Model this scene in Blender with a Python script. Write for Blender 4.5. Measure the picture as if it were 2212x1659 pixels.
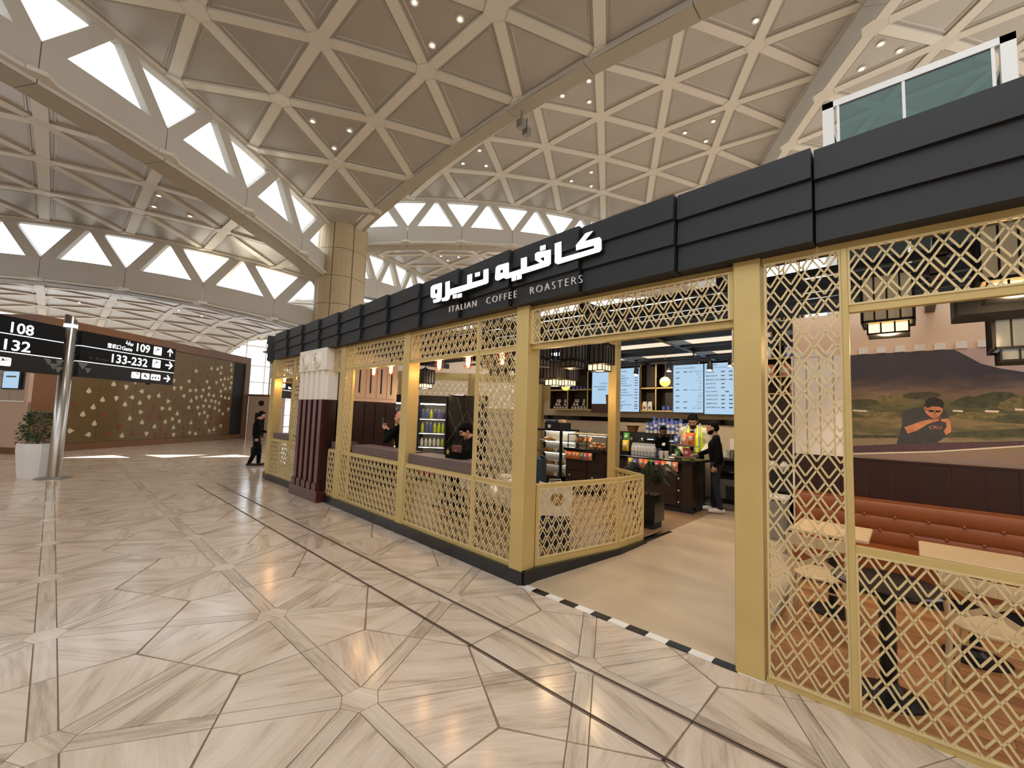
import bpy, bmesh, math, random
from math import sin, cos, pi, radians, sqrt, hypot
from mathutils import Vector, Matrix
for o in list(bpy.data.objects): bpy.data.objects.remove(o)
SC = bpy.context.scene
COL = SC.collection
rnd = random.Random(7)

# ---------------------------------------------------------------- camera
cd = bpy.data.cameras.new('camera'); cam = bpy.data.objects.new('camera', cd); COL.objects.link(cam)
cd.sensor_width = 36; cd.lens = 14.978; cd.clip_start = .05; cd.clip_end = 400
_r = (0.73252, 0.679919, 0.033544); _u = (0.02757, -0.078866, 0.996504); _f = (-0.680187, 0.729034, 0.076516)
cam.matrix_world = Matrix(((_r[0], _u[0], -_f[0], 0), (_r[1], _u[1], -_f[1], 0), (_r[2], _u[2], -_f[2], 1.72), (0, 0, 0, 1)))
SC.camera = cam
# ---------------------------------------------------------------- world, lights, exposure
SC.view_settings.view_transform = 'Standard'; SC.view_settings.look = 'None'
SC.view_settings.exposure = 0.15; SC.view_settings.gamma = 1.0; SC.view_settings.use_curve_mapping = False
W = bpy.data.worlds.new('sky'); SC.world = W; W.use_nodes = True
bg = W.node_tree.nodes['Background']; bg.inputs[0].default_value = (.88, .94, 1, 1); bg.inputs[1].default_value = 2.8

def lamp(kind, name, loc, energy, color=(1, .85, .65), size=.1, aim=None, spot=100, blend=.6):
    l = bpy.data.lights.new(name, kind); l.energy = energy; l.color = color
    if kind == 'AREA': l.size = size
    else: l.shadow_soft_size = size
    if kind == 'SPOT': l.spot_size = radians(spot); l.spot_blend = blend
    o = bpy.data.objects.new(name, l); COL.objects.link(o); o.location = loc
    if aim is not None:
        o.rotation_euler = (Vector(aim) - Vector(loc)).to_track_quat('-Z', 'Y').to_euler()
    return o

# added narrow spot standing in for the sun, aimed through the far clerestory windows
lamp('SPOT', 'sun_stand_in', (-18.4 - .866 * 40, 2.7 + .5 * 40, 56), 2600000, (1, .97, .92), .1, (-18.4, 2.7, 0), 4.2, .1)

# ---------------------------------------------------------------- materials
MATS = {}
def mat(name, col, rough=.5, metal=0., emit=0., ecol=None, bump=0., bscale=40., var=0., vscale=6., stretch=None, coat=0., spec=None):
    m = bpy.data.materials.new(name); m.use_nodes = True; nt = m.node_tree; b = nt.nodes['Principled BSDF']
    b.inputs['Base Color'].default_value = (*col, 1); b.inputs['Roughness'].default_value = rough; b.inputs['Metallic'].default_value = metal
    if coat: b.inputs['Coat Weight'].default_value = coat; b.inputs['Coat Roughness'].default_value = .1
    if spec is not None: b.inputs['Specular IOR Level'].default_value = spec
    if emit: b.inputs['Emission Color'].default_value = (*(ecol or col), 1); b.inputs['Emission Strength'].default_value = emit
    if var or bump:
        tc = nt.nodes.new('ShaderNodeTexCoord'); mp = nt.nodes.new('ShaderNodeMapping')
        nt.links.new(tc.outputs['Object'], mp.inputs[0])
        if stretch: mp.inputs['Scale'].default_value = stretch
        n = nt.nodes.new('ShaderNodeTexNoise'); n.inputs['Scale'].default_value = vscale; n.inputs['Detail'].default_value = 4
        nt.links.new(mp.outputs[0], n.inputs['Vector'])
        if var:
            r = nt.nodes.new('ShaderNodeValToRGB')
            r.color_ramp.elements[0].position = .3; r.color_ramp.elements[1].position = .7
            r.color_ramp.elements[0].color = (*[c * (1 - var) for c in col], 1); r.color_ramp.elements[1].color = (*[min(1, c * (1 + var)) for c in col], 1)
            nt.links.new(n.outputs['Fac'], r.inputs[0]); nt.links.new(r.outputs[0], b.inputs['Base Color'])
        if bump:
            n2 = nt.nodes.new('ShaderNodeTexNoise'); n2.inputs['Scale'].default_value = bscale
            nt.links.new(mp.outputs[0], n2.inputs['Vector'])
            bp = nt.nodes.new('ShaderNodeBump'); bp.inputs['Strength'].default_value = bump; bp.inputs['Distance'].default_value = .01
            nt.links.new(n2.outputs['Fac'], bp.inputs['Height']); nt.links.new(bp.outputs[0], b.inputs['Normal'])
    MATS[name] = m; return m

def glass(name, tint=(1, 1, 1), refl=.9, rough=.02):
    m = bpy.data.materials.new(name); m.use_nodes = True; nt = m.node_tree; nt.nodes.clear()
    out = nt.nodes.new('ShaderNodeOutputMaterial'); mx = nt.nodes.new('ShaderNodeMixShader'); lw = nt.nodes.new('ShaderNodeLayerWeight'); lw.inputs[0].default_value = .5; pw = nt.nodes.new('ShaderNodeMath'); pw.operation = 'POWER'; pw.inputs[1].default_value = 4; nt.links.new(lw.outputs['Facing'], pw.inputs[0]); fr = nt.nodes.new('ShaderNodeMath'); fr.operation = 'MULTIPLY_ADD'; fr.inputs[1].default_value = .8; fr.inputs[2].default_value = .05; nt.links.new(pw.outputs[0], fr.inputs[0])
    tr = nt.nodes.new('ShaderNodeBsdfTransparent'); tr.inputs[0].default_value = (*tint, 1); gl = nt.nodes.new('ShaderNodeBsdfGlossy'); gl.inputs['Roughness'].default_value = rough
    gl.inputs[0].default_value = (refl, refl, refl, 1)
    nt.links.new(fr.outputs[0], mx.inputs[0]); nt.links.new(tr.outputs[0], mx.inputs[1]); nt.links.new(gl.outputs[0], mx.inputs[2]); nt.links.new(mx.outputs[0], out.inputs[0])
    MATS[name] = m; return m

def stone(name, cols, rough=.16, scale=1.0, useuv=True):
    """veined polished travertine; grain runs along u; every tile shifted by its own random number"""
    m = bpy.data.materials.new(name); m.use_nodes = True; nt = m.node_tree; b = nt.nodes['Principled BSDF']; L = nt.links.new
    tc = nt.nodes.new('ShaderNodeTexCoord'); oi = nt.nodes.new('ShaderNodeObjectInfo')
    mul = nt.nodes.new('ShaderNodeMath'); mul.operation = 'MULTIPLY'; mul.inputs[1].default_value = 37.; L(oi.outputs['Random'], mul.inputs[0])
    cmb = nt.nodes.new('ShaderNodeCombineXYZ'); L(mul.outputs[0], cmb.inputs[0]); L(mul.outputs[0], cmb.inputs[1]); L(mul.outputs[0], cmb.inputs[2])
    add = nt.nodes.new('ShaderNodeVectorMath'); add.operation = 'ADD'; L(tc.outputs['UV' if useuv else 'Object'], add.inputs[0]); L(cmb.outputs[0], add.inputs[1])
    def noise(sx, sy, sc, det, dist=0.):
        mp = nt.nodes.new('ShaderNodeMapping'); mp.inputs['Scale'].default_value = (sx, sy, 1); L(add.outputs[0], mp.inputs[0])
        n = nt.nodes.new('ShaderNodeTexNoise'); n.inputs['Scale'].default_value = sc; n.inputs['Detail'].default_value = det; n.inputs['Distortion'].default_value = dist
        L(mp.outputs[0], n.inputs['Vector']); return n
    n1 = noise(.55, 3.4, 1.9 * scale, 5, .5); n2 = noise(1.6, 18, 2.6 * scale, 4, .3); n3 = noise(30, 60, 3 * scale, 2)
    mx = nt.nodes.new('ShaderNodeMix'); mx.data_type = 'FLOAT'; mx.inputs[0].default_value = .34; L(n1.outputs['Fac'], mx.inputs[2]); L(n2.outputs['Fac'], mx.inputs[3])
    mx2 = nt.nodes.new('ShaderNodeMix'); mx2.data_type = 'FLOAT'; mx2.inputs[0].default_value = .13; L(mx.outputs[0], mx2.inputs[2]); L(n3.outputs['Fac'], mx2.inputs[3])
    r = nt.nodes.new('ShaderNodeValToRGB'); e = r.color_ramp.elements
    pos = [.31, .40, .48, .57, .68]
    e[0].position = pos[0]; e[0].color = (*cols[0], 1); e[1].position = pos[-1]; e[1].color = (*cols[-1], 1)
    for p, c in zip(pos[1:-1], cols[1:-1]): q = e.new(p); q.color = (*c, 1)
    L(mx2.outputs[0], r.inputs[0]); L(r.outputs[0], b.inputs['Base Color']); b.inputs['Roughness'].default_value = rough
    MATS[name] = m; return m

def srgb(r, g, b):
    return tuple((c / 255 / 12.92 if c / 255 <= .04045 else ((c / 255 + .055) / 1.055) ** 2.4) for c in (r, g, b))

mat('shell_panel', srgb(166, 158, 146), .34, .35, var=.05, vscale=.8)
mat('shell_rib', srgb(206, 198, 182), .4, .15)
mat('shell_seam', srgb(150, 140, 126), .5)
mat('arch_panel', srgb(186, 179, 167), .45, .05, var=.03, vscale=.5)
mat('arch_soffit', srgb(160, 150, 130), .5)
glass('clear_glass', (.97, .99, 1)); glass('green_glass', (.16, .36, .30), .8); glass('case_glass', (.96, .97, .96), .5)
mat('stone_clad', srgb(166, 146, 112), .5, var=.05, vscale=1.2)
stone('travertine', [srgb(146, 126, 107), srgb(180, 159, 138), srgb(200, 179, 158), srgb(210, 189, 169), srgb(216, 198, 180)])
stone('travertine_band', [srgb(138, 119, 102), srgb(168, 148, 129), srgb(190, 170, 149), srgb(203, 184, 163), srgb(211, 193, 174)])
mat('grout', srgb(132, 108, 88), .5)
mat('joint_metal', srgb(84, 66, 60), .45, .6)
mat('gold', srgb(198, 172, 110), .42, .25, bump=.04, bscale=30, var=.05, vscale=3)
mat('gold_lattice', srgb(212, 190, 140), .45, .2)
mat('black_fascia', srgb(25, 25, 27), .6, var=.06, vscale=2)
mat('black_plinth', srgb(22, 23, 26), .25)
mat('black_steel', srgb(20, 20, 22), .4, .3)
mat('black_matt', srgb(16, 16, 17), .7)
mat('cream', srgb(236, 226, 212), .5)
mat('pink_cream', srgb(222, 190, 164), .5)
mat('burgundy', srgb(74, 26, 27), .28, var=.12, vscale=4, coat=.3)
mat('burgundy_dark', srgb(40, 8, 7), .35, var=.2, vscale=3, stretch=(6, 6, .6))
mat('ledge_wood', srgb(98, 80, 76), .55, var=.16, vscale=3, stretch=(.6, 8, 8))
mat('counter_wood', srgb(40, 24, 16), .4, var=.2, vscale=3, stretch=(1, 1, 6))
mat('shelf_wood', srgb(48, 32, 24), .5, var=.25, vscale=4, stretch=(5, 5, .7))
mat('plank_wood', srgb(176, 124, 78), .4, var=.28, vscale=3, stretch=(1, 9, 1))
mat('plank_wood2', srgb(158, 108, 68), .4, var=.28, vscale=3, stretch=(1, 9, 1))
mat('chair_wood', srgb(206, 178, 136), .45, var=.1, vscale=5, stretch=(6, 6, 1))
mat('table_wood', srgb(206, 176, 132), .4, var=.1, vscale=4, stretch=(1, 8, 1))
mat('ramp_tile', srgb(182, 160, 132), .28, var=.10, vscale=1.6, stretch=(.6, 2.2, 1))
mat('seat_floor', srgb(138, 110, 82), .35, var=.15, vscale=2, stretch=(.6, 3, 1))
mat('floor_tile_grey', srgb(92, 84, 74), .4, var=.12, vscale=2)
mat('white_tile', srgb(228, 220, 208), .3); mat('black_tile', srgb(22, 21, 21), .25)
mat('beige_wall', srgb(214, 194, 168), .55)
mat('white_panel', srgb(226, 216, 204), .55)
mat('marble_black', srgb(14, 13, 13), .12, var=.4, vscale=9)
mat('vein', srgb(150, 140, 122), .3)
mat('tan_leather', srgb(128, 68, 30), .4, bump=.08, bscale=220, var=.06, vscale=5)
mat('white_paint', srgb(236, 234, 230), .4); mat('white_emit', (1, 1, 1), .5, emit=2.2)
mat('sign_white', (1, 1, 1), .4, emit=1.5, ecol=(.86, 1., .97)); mat('sign_return', srgb(30, 30, 32), .5)
mat('letter_grey', srgb(220, 214, 208), .5, emit=.12)
mat('sign_black', srgb(6, 6, 7), .5, spec=.15); mat('sign_grey', srgb(38, 37, 36), .5, spec=.2); mat('sign_grey2', srgb(98, 96, 94), .35)
mat('sign_glow', (1, 1, 1), .4, emit=1.3); mat('sign_dim', srgb(60, 62, 60), .4)
mat('steel', srgb(170, 164, 156), .28, .95); mat('steel_dull', srgb(150, 146, 140), .4, .8); mat('chrome', srgb(225, 222, 215), .12, 1.)
mat('wall_tan', srgb(106, 86, 58), .12, var=.03, vscale=.6); mat('frame_brown', srgb(116, 78, 48), .4, var=.08, vscale=1.5)
mat('skirt_brown', srgb(112, 76, 46), .4)
mat('leaf_white', srgb(206, 188, 158), .35); mat('leaf_brown', srgb(122, 62, 36), .35)
mat('stall_tan', srgb(188, 160, 140), .3)
mat('planter_white', srgb(222, 218, 214), .5)
mat('leaf_green', srgb(52, 74, 38), .5, var=.3, vscale=12); mat('palm_green', srgb(34, 48, 26), .5, var=.3, vscale=9); mat('stem_green', srgb(74, 70, 46), .6); mat('soil', srgb(60, 42, 32), .9)
mat('bulb_glow', (1, .55, .18), .3, emit=9, ecol=(1, .50, .14)); mat('filament', (1, .8, .4), .3, emit=40, ecol=(1, .72, .34)); mat('cage_copper', srgb(150, 76, 40), .35, .7)
mat('globe_glow', (.9, .75, .2), .3, emit=1.0, ecol=(1, .84, .16)); mat('lantern_glow', (1, .8, .5), .3, emit=1.5, ecol=(1, .74, .40)); mat('spot_glow', (1, .9, .7), .3, emit=14, ecol=(1, .86, .62))
mat('downlight_glow', (1, .9, .7), .3, emit=22, ecol=(1, .88, .68)); mat('downlight_day', (1, .97, .9), .3, emit=10, ecol=(1, .96, .88))
mat('screen_blue', (.02, .03, .04), .6, emit=.80, ecol=srgb(186, 218, 246), spec=.05); mat('screen_text', srgb(60, 74, 92), .5, emit=.05); mat('screen_dark', srgb(70, 40, 36), .4, emit=.05)
mat('lcd', (.6, .9, 1), .3, emit=1.0, ecol=(.6, .88, 1))
mat('skin', srgb(190, 140, 112), .55); mat('skin_dark', srgb(112, 74, 54), .55); mat('hair', srgb(9, 7, 6), .8, spec=.15)
mat('cloth_black', srgb(7, 7, 8), .9, bump=.2, bscale=60, spec=.15); mat('cloth_dark', srgb(15, 15, 17), .9, bump=.2, bscale=60, spec=.15); mat('denim', srgb(20, 25, 38), .8, bump=.2, bscale=90)
mat('cloth_cream', srgb(218, 208, 184), .8, bump=1., bscale=11, var=.06, vscale=8); mat('hivis', srgb(222, 240, 40), .6, emit=.08); mat('reflective', srgb(176, 176, 172), .4)
mat('shoe_white', srgb(222, 214, 204), .5); mat('shoe_black', srgb(20, 19, 19), .5)
mat('bag_white', srgb(226, 214, 206), .7, var=.04, vscale=8); mat('navy', srgb(24, 30, 52), .6); mat('teal_leather', srgb(26, 44, 54), .45); mat('bag_flap', srgb(92, 44, 40), .5); mat('star_gold', srgb(206, 170, 84), .35, .6)
for nm_, c_ in dict(red=(190, 40, 40), orange=(232, 120, 30), yellow=(226, 190, 50), green=(70, 156, 60), blue=(70, 96, 168), pink=(206, 84, 110), purple=(70, 56, 110), brown=(120, 76, 44), white=(226, 220, 212), lime=(196, 214, 40), kraft=(196, 150, 96), navyb=(28, 40, 74), salmon=(226, 140, 104)).items():
    mat('pack_' + nm_, srgb(*c_), .4, var=.1, vscale=30)
mat('cup_blue', srgb(92, 112, 190), .45); mat('cup_white', srgb(226, 220, 214), .5)
mat('bread', srgb(196, 132, 70), .6, var=.25, vscale=25, bump=.2); mat('bread_dark', srgb(140, 82, 44), .6, var=.25, vscale=25); mat('filling', srgb(120, 130, 62), .7, var=.5, vscale=40); mat('tomato', srgb(170, 60, 44), .5); mat('cream_food', srgb(232, 210, 170), .6)
mat('bottle_clear', srgb(216, 222, 226), .12); MATS['bottle_clear'].node_tree.nodes['Principled BSDF'].inputs['Alpha'].default_value = .55; mat('bottle_blue', srgb(24, 40, 84), .2); mat('shelf_light', (1, 1, .95), .4, emit=5); mat('case_back', srgb(196, 188, 172), .4)
mat('mural_sky', srgb(230, 198, 168), .6)
mat('teal_shade', srgb(60, 110, 100), .5)
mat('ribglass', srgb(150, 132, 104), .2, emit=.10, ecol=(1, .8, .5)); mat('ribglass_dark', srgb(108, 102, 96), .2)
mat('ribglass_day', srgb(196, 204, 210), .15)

# ---------------------------------------------------------------- mesh helpers
class MB:
    def __init__(s): s.v = []; s.f = []; s.m = []; s.uv = {}
    def add(s, vs, fs, mi=0):
        b = len(s.v); s.v += [tuple(v) for v in vs]; s.f += [tuple(i + b for i in f) for f in fs]; s.m += [mi] * len(fs); return b
    def box(s, x0, x1, y0, y1, z0, z1, mi=0):
        s.add([(x0, y0, z0), (x1, y0, z0), (x1, y1, z0), (x0, y1, z0), (x0, y0, z1), (x1, y0, z1), (x1, y1, z1), (x0, y1, z1)],
              [(0, 3, 2, 1), (4, 5, 6, 7), (0, 1, 5, 4), (1, 2, 6, 5), (2, 3, 7, 6), (3, 0, 4, 7)], mi); return s
    def obox(s, o, ux, uy, uz, a0, a1, b0, b1, c0, c1, mi=0):
        o, ux, uy, uz = map(Vector, (o, ux, uy, uz))
        P = lambda a, b, c: o + ux * a + uy * b + uz * c
        s.add([P(a0, b0, c0), P(a1, b0, c0), P(a1, b1, c0), P(a0, b1, c0), P(a0, b0, c1), P(a1, b0, c1), P(a1, b1, c1), P(a0, b1, c1)],
              [(0, 3, 2, 1), (4, 5, 6, 7), (0, 1, 5, 4), (1, 2, 6, 5), (2, 3, 7, 6), (3, 0, 4, 7)], mi); return s
    def bbox(s, x0, x1, y0, y1, z0, z1, b=.01, mi=0):
        """box with chamfered vertical edges and top edge"""
        b = min(b, abs(x1 - x0) / 2.1, abs(y1 - y0) / 2.1, abs(z1 - z0) / 2.1)
        ring = lambda i, z: [(x0 + i + b, y0 + i, z), (x1 - i - b, y0 + i, z), (x1 - i, y0 + i + b, z), (x1 - i, y1 - i - b, z), (x1 - i - b, y1 - i, z), (x0 + i + b, y1 - i, z), (x0 + i, y1 - i - b, z), (x0 + i, y0 + i + b, z)]
        vs = ring(0, z0) + ring(0, z1 - b) + ring(b, z1); fs = [tuple(range(7, -1, -1)), tuple(range(16, 24))]
        for k in range(2):
            for i in range(8): j = (i + 1) % 8; fs.append((k * 8 + i, k * 8 + j, k * 8 + 8 + j, k * 8 + 8 + i))
        s.add(vs, fs, mi); return s
    def bar(s, p, q, w, h, up=(0, 0, 1), mi=0):
        p, q, up = Vector(p), Vector(q), Vector(up); d = q - p
        if d.length < 1e-6: return s
        d.normalize(); sd = d.cross(up)
        if sd.length < 1e-4: sd = d.cross(Vector((1, 0, 0)))
        sd.normalize(); u = sd.cross(d); a = sd * w / 2; b = u * h / 2
        s.add([p - a - b, p + a - b, p + a + b, p - a + b, q - a - b, q + a - b, q + a + b, q - a + b],
              [(0, 1, 2, 3), (7, 6, 5, 4), (0, 4, 5, 1), (1, 5, 6, 2), (2, 6, 7, 3), (3, 7, 4, 0)], mi); return s
    def cyl(s, p, q, r0, r1=None, n=12, mi=0, caps=True):
        r1 = r0 if r1 is None else r1; p, q = Vector(p), Vector(q); d = (q - p).normalized()
        a = d.orthogonal().normalized(); b = d.cross(a)
        vs = []
        for c, r in ((p, r0), (q, r1)):
            for i in range(n): t = 2 * pi * i / n; vs.append(c + (a * cos(t) + b * sin(t)) * r)
        fs = [(i, (i + 1) % n, n + (i + 1) % n, n + i) for i in range(n)]
        if caps: fs += [tuple(range(n - 1, -1, -1)), tuple(range(n, 2 * n))]
        s.add(vs, fs, mi); return s
    def tube(s, pts, r, n=6, mi=0, r1=None):
        pts = [Vector(p) for p in pts]; vs = []; N = len(pts); a = None
        for i, p in enumerate(pts):
            d = (pts[min(i + 1, N - 1)] - pts[max(i - 1, 0)]).normalized()
            a = (a - d * a.dot(d)).normalized() if a is not None and (a - d * a.dot(d)).length > 1e-4 else d.orthogonal().normalized()
            b = d.cross(a); rr = r if r1 is None else r + (r1 - r) * i / (N - 1)
            vs += [p + (a * cos(2 * pi * k / n) + b * sin(2 * pi * k / n)) * rr for k in range(n)]
        fs = [(i * n + k, i * n + (k + 1) % n, (i + 1) * n + (k + 1) % n, (i + 1) * n + k) for i in range(N - 1) for k in range(n)]
        fs += [tuple(range(n - 1, -1, -1)), tuple(range((N - 1) * n, N * n))]
        s.add(vs, fs, mi); return s
    def lathe(s, prof, n=16, o=(0, 0, 0), mi=0):
        vs = [(o[0] + r * cos(2 * pi * k / n), o[1] + r * sin(2 * pi * k / n), o[2] + z) for r, z in prof for k in range(n)]
        fs = [(i * n + k, i * n + (k + 1) % n, (i + 1) * n + (k + 1) % n, (i + 1) * n + k) for i in range(len(prof) - 1) for k in range(n)]
        if prof[0][0] > 1e-5: fs.append(tuple(range(n - 1, -1, -1)))
        if prof[-1][0] > 1e-5: fs.append(tuple(range((len(prof) - 1) * n, len(prof) * n)))
        s.add(vs, fs, mi); return s
    def prism(s, poly, o, ux, uy, d0, d1, mi=0, mside=None):
        """polygon (a,b) in the frame o,ux,uy, from depth d0 to d1 along ux x uy"""
        o, ux, uy = Vector(o), Vector(ux), Vector(uy); n = ux.cross(uy); N = len(poly)
        ar = sum(poly[i][0] * poly[(i + 1) % N][1] - poly[(i + 1) % N][0] * poly[i][1] for i in range(N))
        if ar < 0: poly = poly[::-1]
        vs = [o + ux * a + uy * b + n * d for d in (d0, d1) for a, b in poly]
        s.add(vs, [tuple(range(N - 1, -1, -1)), tuple(range(N, 2 * N))], mi)
        b = len(s.v) - 2 * N
        s.f += [(b + i, b + (i + 1) % N, b + N + (i + 1) % N, b + N + i) for i in range(N)]; s.m += [mi if mside is None else mside] * N; return s
    def sphere(s, c, rx, ry=None, rz=None, nu=12, nv=8, mi=0, v0=0., v1=1.):
        ry = rx if ry is None else ry; rz = rx if rz is None else rz; vs = []
        for j in range(nv + 1):
            t = pi * (v0 + (v1 - v0) * j / nv)
            for i in range(nu): p = 2 * pi * i / nu; vs.append((c[0] + rx * sin(t) * cos(p), c[1] + ry * sin(t) * sin(p), c[2] + rz * cos(t)))
        fs = [(j * nu + i, (j + 1) * nu + i, (j + 1) * nu + (i + 1) % nu, j * nu + (i + 1) % nu) for j in range(nv) for i in range(nu)]
        s.add(vs, fs, mi); return s
    def mesh(s, name, mats, smooth=False, inv=None):
        me = bpy.data.meshes.new(name)
        vs = s.v if inv is None else [tuple(inv @ Vector(v)) for v in s.v]
        me.from_pydata(vs, [], s.f)
        for m in ([mats] if isinstance(mats, str) else mats): me.materials.append(MATS[m])
        me.polygons.foreach_set('material_index', s.m)
        if smooth:
            me.polygons.foreach_set('use_smooth', [True] * len(me.polygons))
        me.update(); return me
    def build(s, name, mats, parent=None, smooth=False, world=False, loc=None, rotz=0):
        inv = None
        if world and parent is not None:
            inv = (Matrix.Translation(parent.location) @ parent.rotation_euler.to_matrix().to_4x4()).inverted()
        o = bpy.data.objects.new(name, s.mesh(name, mats, smooth, inv)); COL.objects.link(o)
        if parent is not None: o.parent = parent
        if loc is not None: o.location = loc
        if rotz: o.rotation_euler = (0, 0, rotz)
        return o

def tag(o, label=None, cat=None, group=None, kind=None):
    if label: o['label'] = label
    if cat: o['category'] = cat
    if group: o['group'] = group
    if kind: o['kind'] = kind
    return o
def thing(name, label, cat, loc=(0, 0, 0), rotz=0, group=None):
    o = bpy.data.objects.new(name, None); COL.objects.link(o); o.empty_display_size = .1
    o.location = loc; o.rotation_euler = (0, 0, rotz); return tag(o, label, cat, group)
def struct(name):
    o = bpy.data.objects.new(name, None); COL.objects.link(o); o['kind'] = 'structure'; return o
KIDS = {}
def kids(o): return [c for c in bpy.data.objects if c.parent == o]
def dup(root, loc, rotz=0, label=None, group=None, scale=None, swap=None):
    ch = KIDS.get(root.name)
    if ch is None: ch = KIDS[root.name] = [(c, kids(c)) for c in kids(root)]
    r = root.copy(); COL.objects.link(r); r.location = loc; r.rotation_euler = (0, 0, rotz)
    if scale: r.scale = scale
    if label: r['label'] = label
    if group: r['group'] = group
    for c0, gs in ch:
        c = c0.copy(); COL.objects.link(c); c.parent = r
        for g0 in gs: g = g0.copy(); COL.objects.link(g); g.parent = c
    return r
def recolor(o, m):
    o.data = o.data.copy(); o.data.materials.clear(); o.data.materials.append(MATS[m])

def text_mesh(txt, size, name, m, parent, o, ux, uy, align='LEFT', depth=.002, off=0.004, spacing=1.0, boldness=0.):
    cu = bpy.data.curves.new('t', 'FONT'); cu.body = txt; cu.size = size; cu.align_x = align; cu.extrude = depth; cu.space_character = spacing; cu.offset = boldness; cu.resolution_u = 3
    ob = bpy.data.objects.new('t', cu); COL.objects.link(ob)
    dg = bpy.context.evaluated_depsgraph_get(); me = bpy.data.meshes.new_from_object(ob.evaluated_get(dg)); bpy.data.objects.remove(ob); bpy.data.curves.remove(cu)
    ux, uy = Vector(ux), Vector(uy); n = ux.cross(uy).normalized(); M = Matrix(((ux.x, uy.x, n.x, 0), (ux.y, uy.y, n.y, 0), (ux.z, uy.z, n.z, 0), (0, 0, 0, 1)))
    p = Vector(o) + n * off
    M = Matrix.Translation(p) @ M
    if parent is not None: M = (Matrix.Translation(parent.location) @ parent.rotation_euler.to_matrix().to_4x4()).inverted() @ M
    me.transform(M); me.materials.clear(); me.materials.append(MATS[m]); me.name = name
    r = bpy.data.objects.new(name, me); COL.objects.link(r)
    if parent is not None: r.parent = parent
    return r
# ================================================================ ROOF SHELLS
KC = .01
def cen(C, a, s=24.): return (C[0] + s / sqrt(3) * cos(radians(a + 30)), C[1] + s / sqrt(3) * sin(radians(a + 30)))
C0 = (-20.97, 9.53); CF = (-21.4, 9.91)
SHELLS = [(C0, 300, 12.304), (CF, 0, 14.8), (C0, 240, 9.85), (C0, 180, 7.3), (CF, 60, 12.3), (CF, 120, 9.3), ((2.6, 9.91), 60, 14.0)]
def zsh(k, x, y):
    C, a, zc = SHELLS[k]; c = cen(C, a); return zc - KC * ((x - c[0]) ** 2 + (y - c[1]) ** 2)
def shell(k, N=8, S=3.):
    C, a, zc = SHELLS[k]; root = struct('ceiling')
    e1 = (cos(radians(a)), sin(radians(a))); e2 = (cos(radians(a + 60)), sin(radians(a + 60)))
    def node(i, j):
        x = C[0] + S * (i * e1[0] + j * e2[0]); y = C[1] + S * (i * e1[1] + j * e2[1]); return Vector((x, y, zsh(k, x, y)))
    nb = MB()
    def tri(p):
        c = (p[0] + p[1] + p[2]) / 3; n = (p[1] - p[0]).cross(p[2] - p[0]).normalized()
        if n.z < 0: n = -n
        m = MB()
        def ring(ins, up):
            out = []
            for q in p:
                d = (c - q); out.append(q + d * (ins / d.length) + n * up)
            return out
        R = [ring(.20, .055), ring(.46, .055), ring(.50, .035), ring(.57, .035), ring(.61, .055)]
        vs = [v for r in R for v in r]; fs = []
        for a_ in range(len(R) - 1):
            for b_ in range(3): d_ = (b_ + 1) % 3; fs.append((a_ * 3 + b_, a_ * 3 + d_, a_ * 3 + 3 + d_, a_ * 3 + 3 + b_))
        t = len(R) * 3; fs.append((t - 3, t - 2, t - 1))
        back = ring(0, .12); vs += back; fs.append((t, t + 2, t + 1))
        for b_ in range(3): d_ = (b_ + 1) % 3; fs.append((b_, t + b_, t + d_, d_))
        m.add(vs, fs); m.build('panel', 'shell_panel', root)
    def rib(p, q):
        d = (q - p).normalized(); m = MB(); up = Vector((0, 0, 1)); m.bar(p + d * .30 + up * .03, q - d * .30 + up * .03, .31, .08, up)
        m.build('rib', 'shell_rib', root)
    for i in range(N + 1):
        for j in range(N + 1 - i):
            p = node(i, j)
            nb.add([p + Vector((.34 * cos(pi / 6 + t * pi / 3 + radians(a)), .34 * sin(pi / 6 + t * pi / 3 + radians(a)), z)) for z in (-.022, .09) for t in range(6)],
                   [(5, 4, 3, 2, 1, 0), (6, 7, 8, 9, 10, 11)] + [(t, (t + 1) % 6, 6 + (t + 1) % 6, 6 + t) for t in range(6)])
            nb.build('hub', 'shell_rib', root); nb = MB()
            if i + j < N:
                tri([p, node(i + 1, j), node(i, j + 1)])
                rib(p, node(i + 1, j)); rib(p, node(i, j + 1)); rib(node(i + 1, j), node(i, j + 1))
            if i + j < N - 1: tri([node(i + 1, j), node(i + 1, j + 1), node(i, j + 1)])
    return root
for k in range(7): shell(k)

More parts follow.
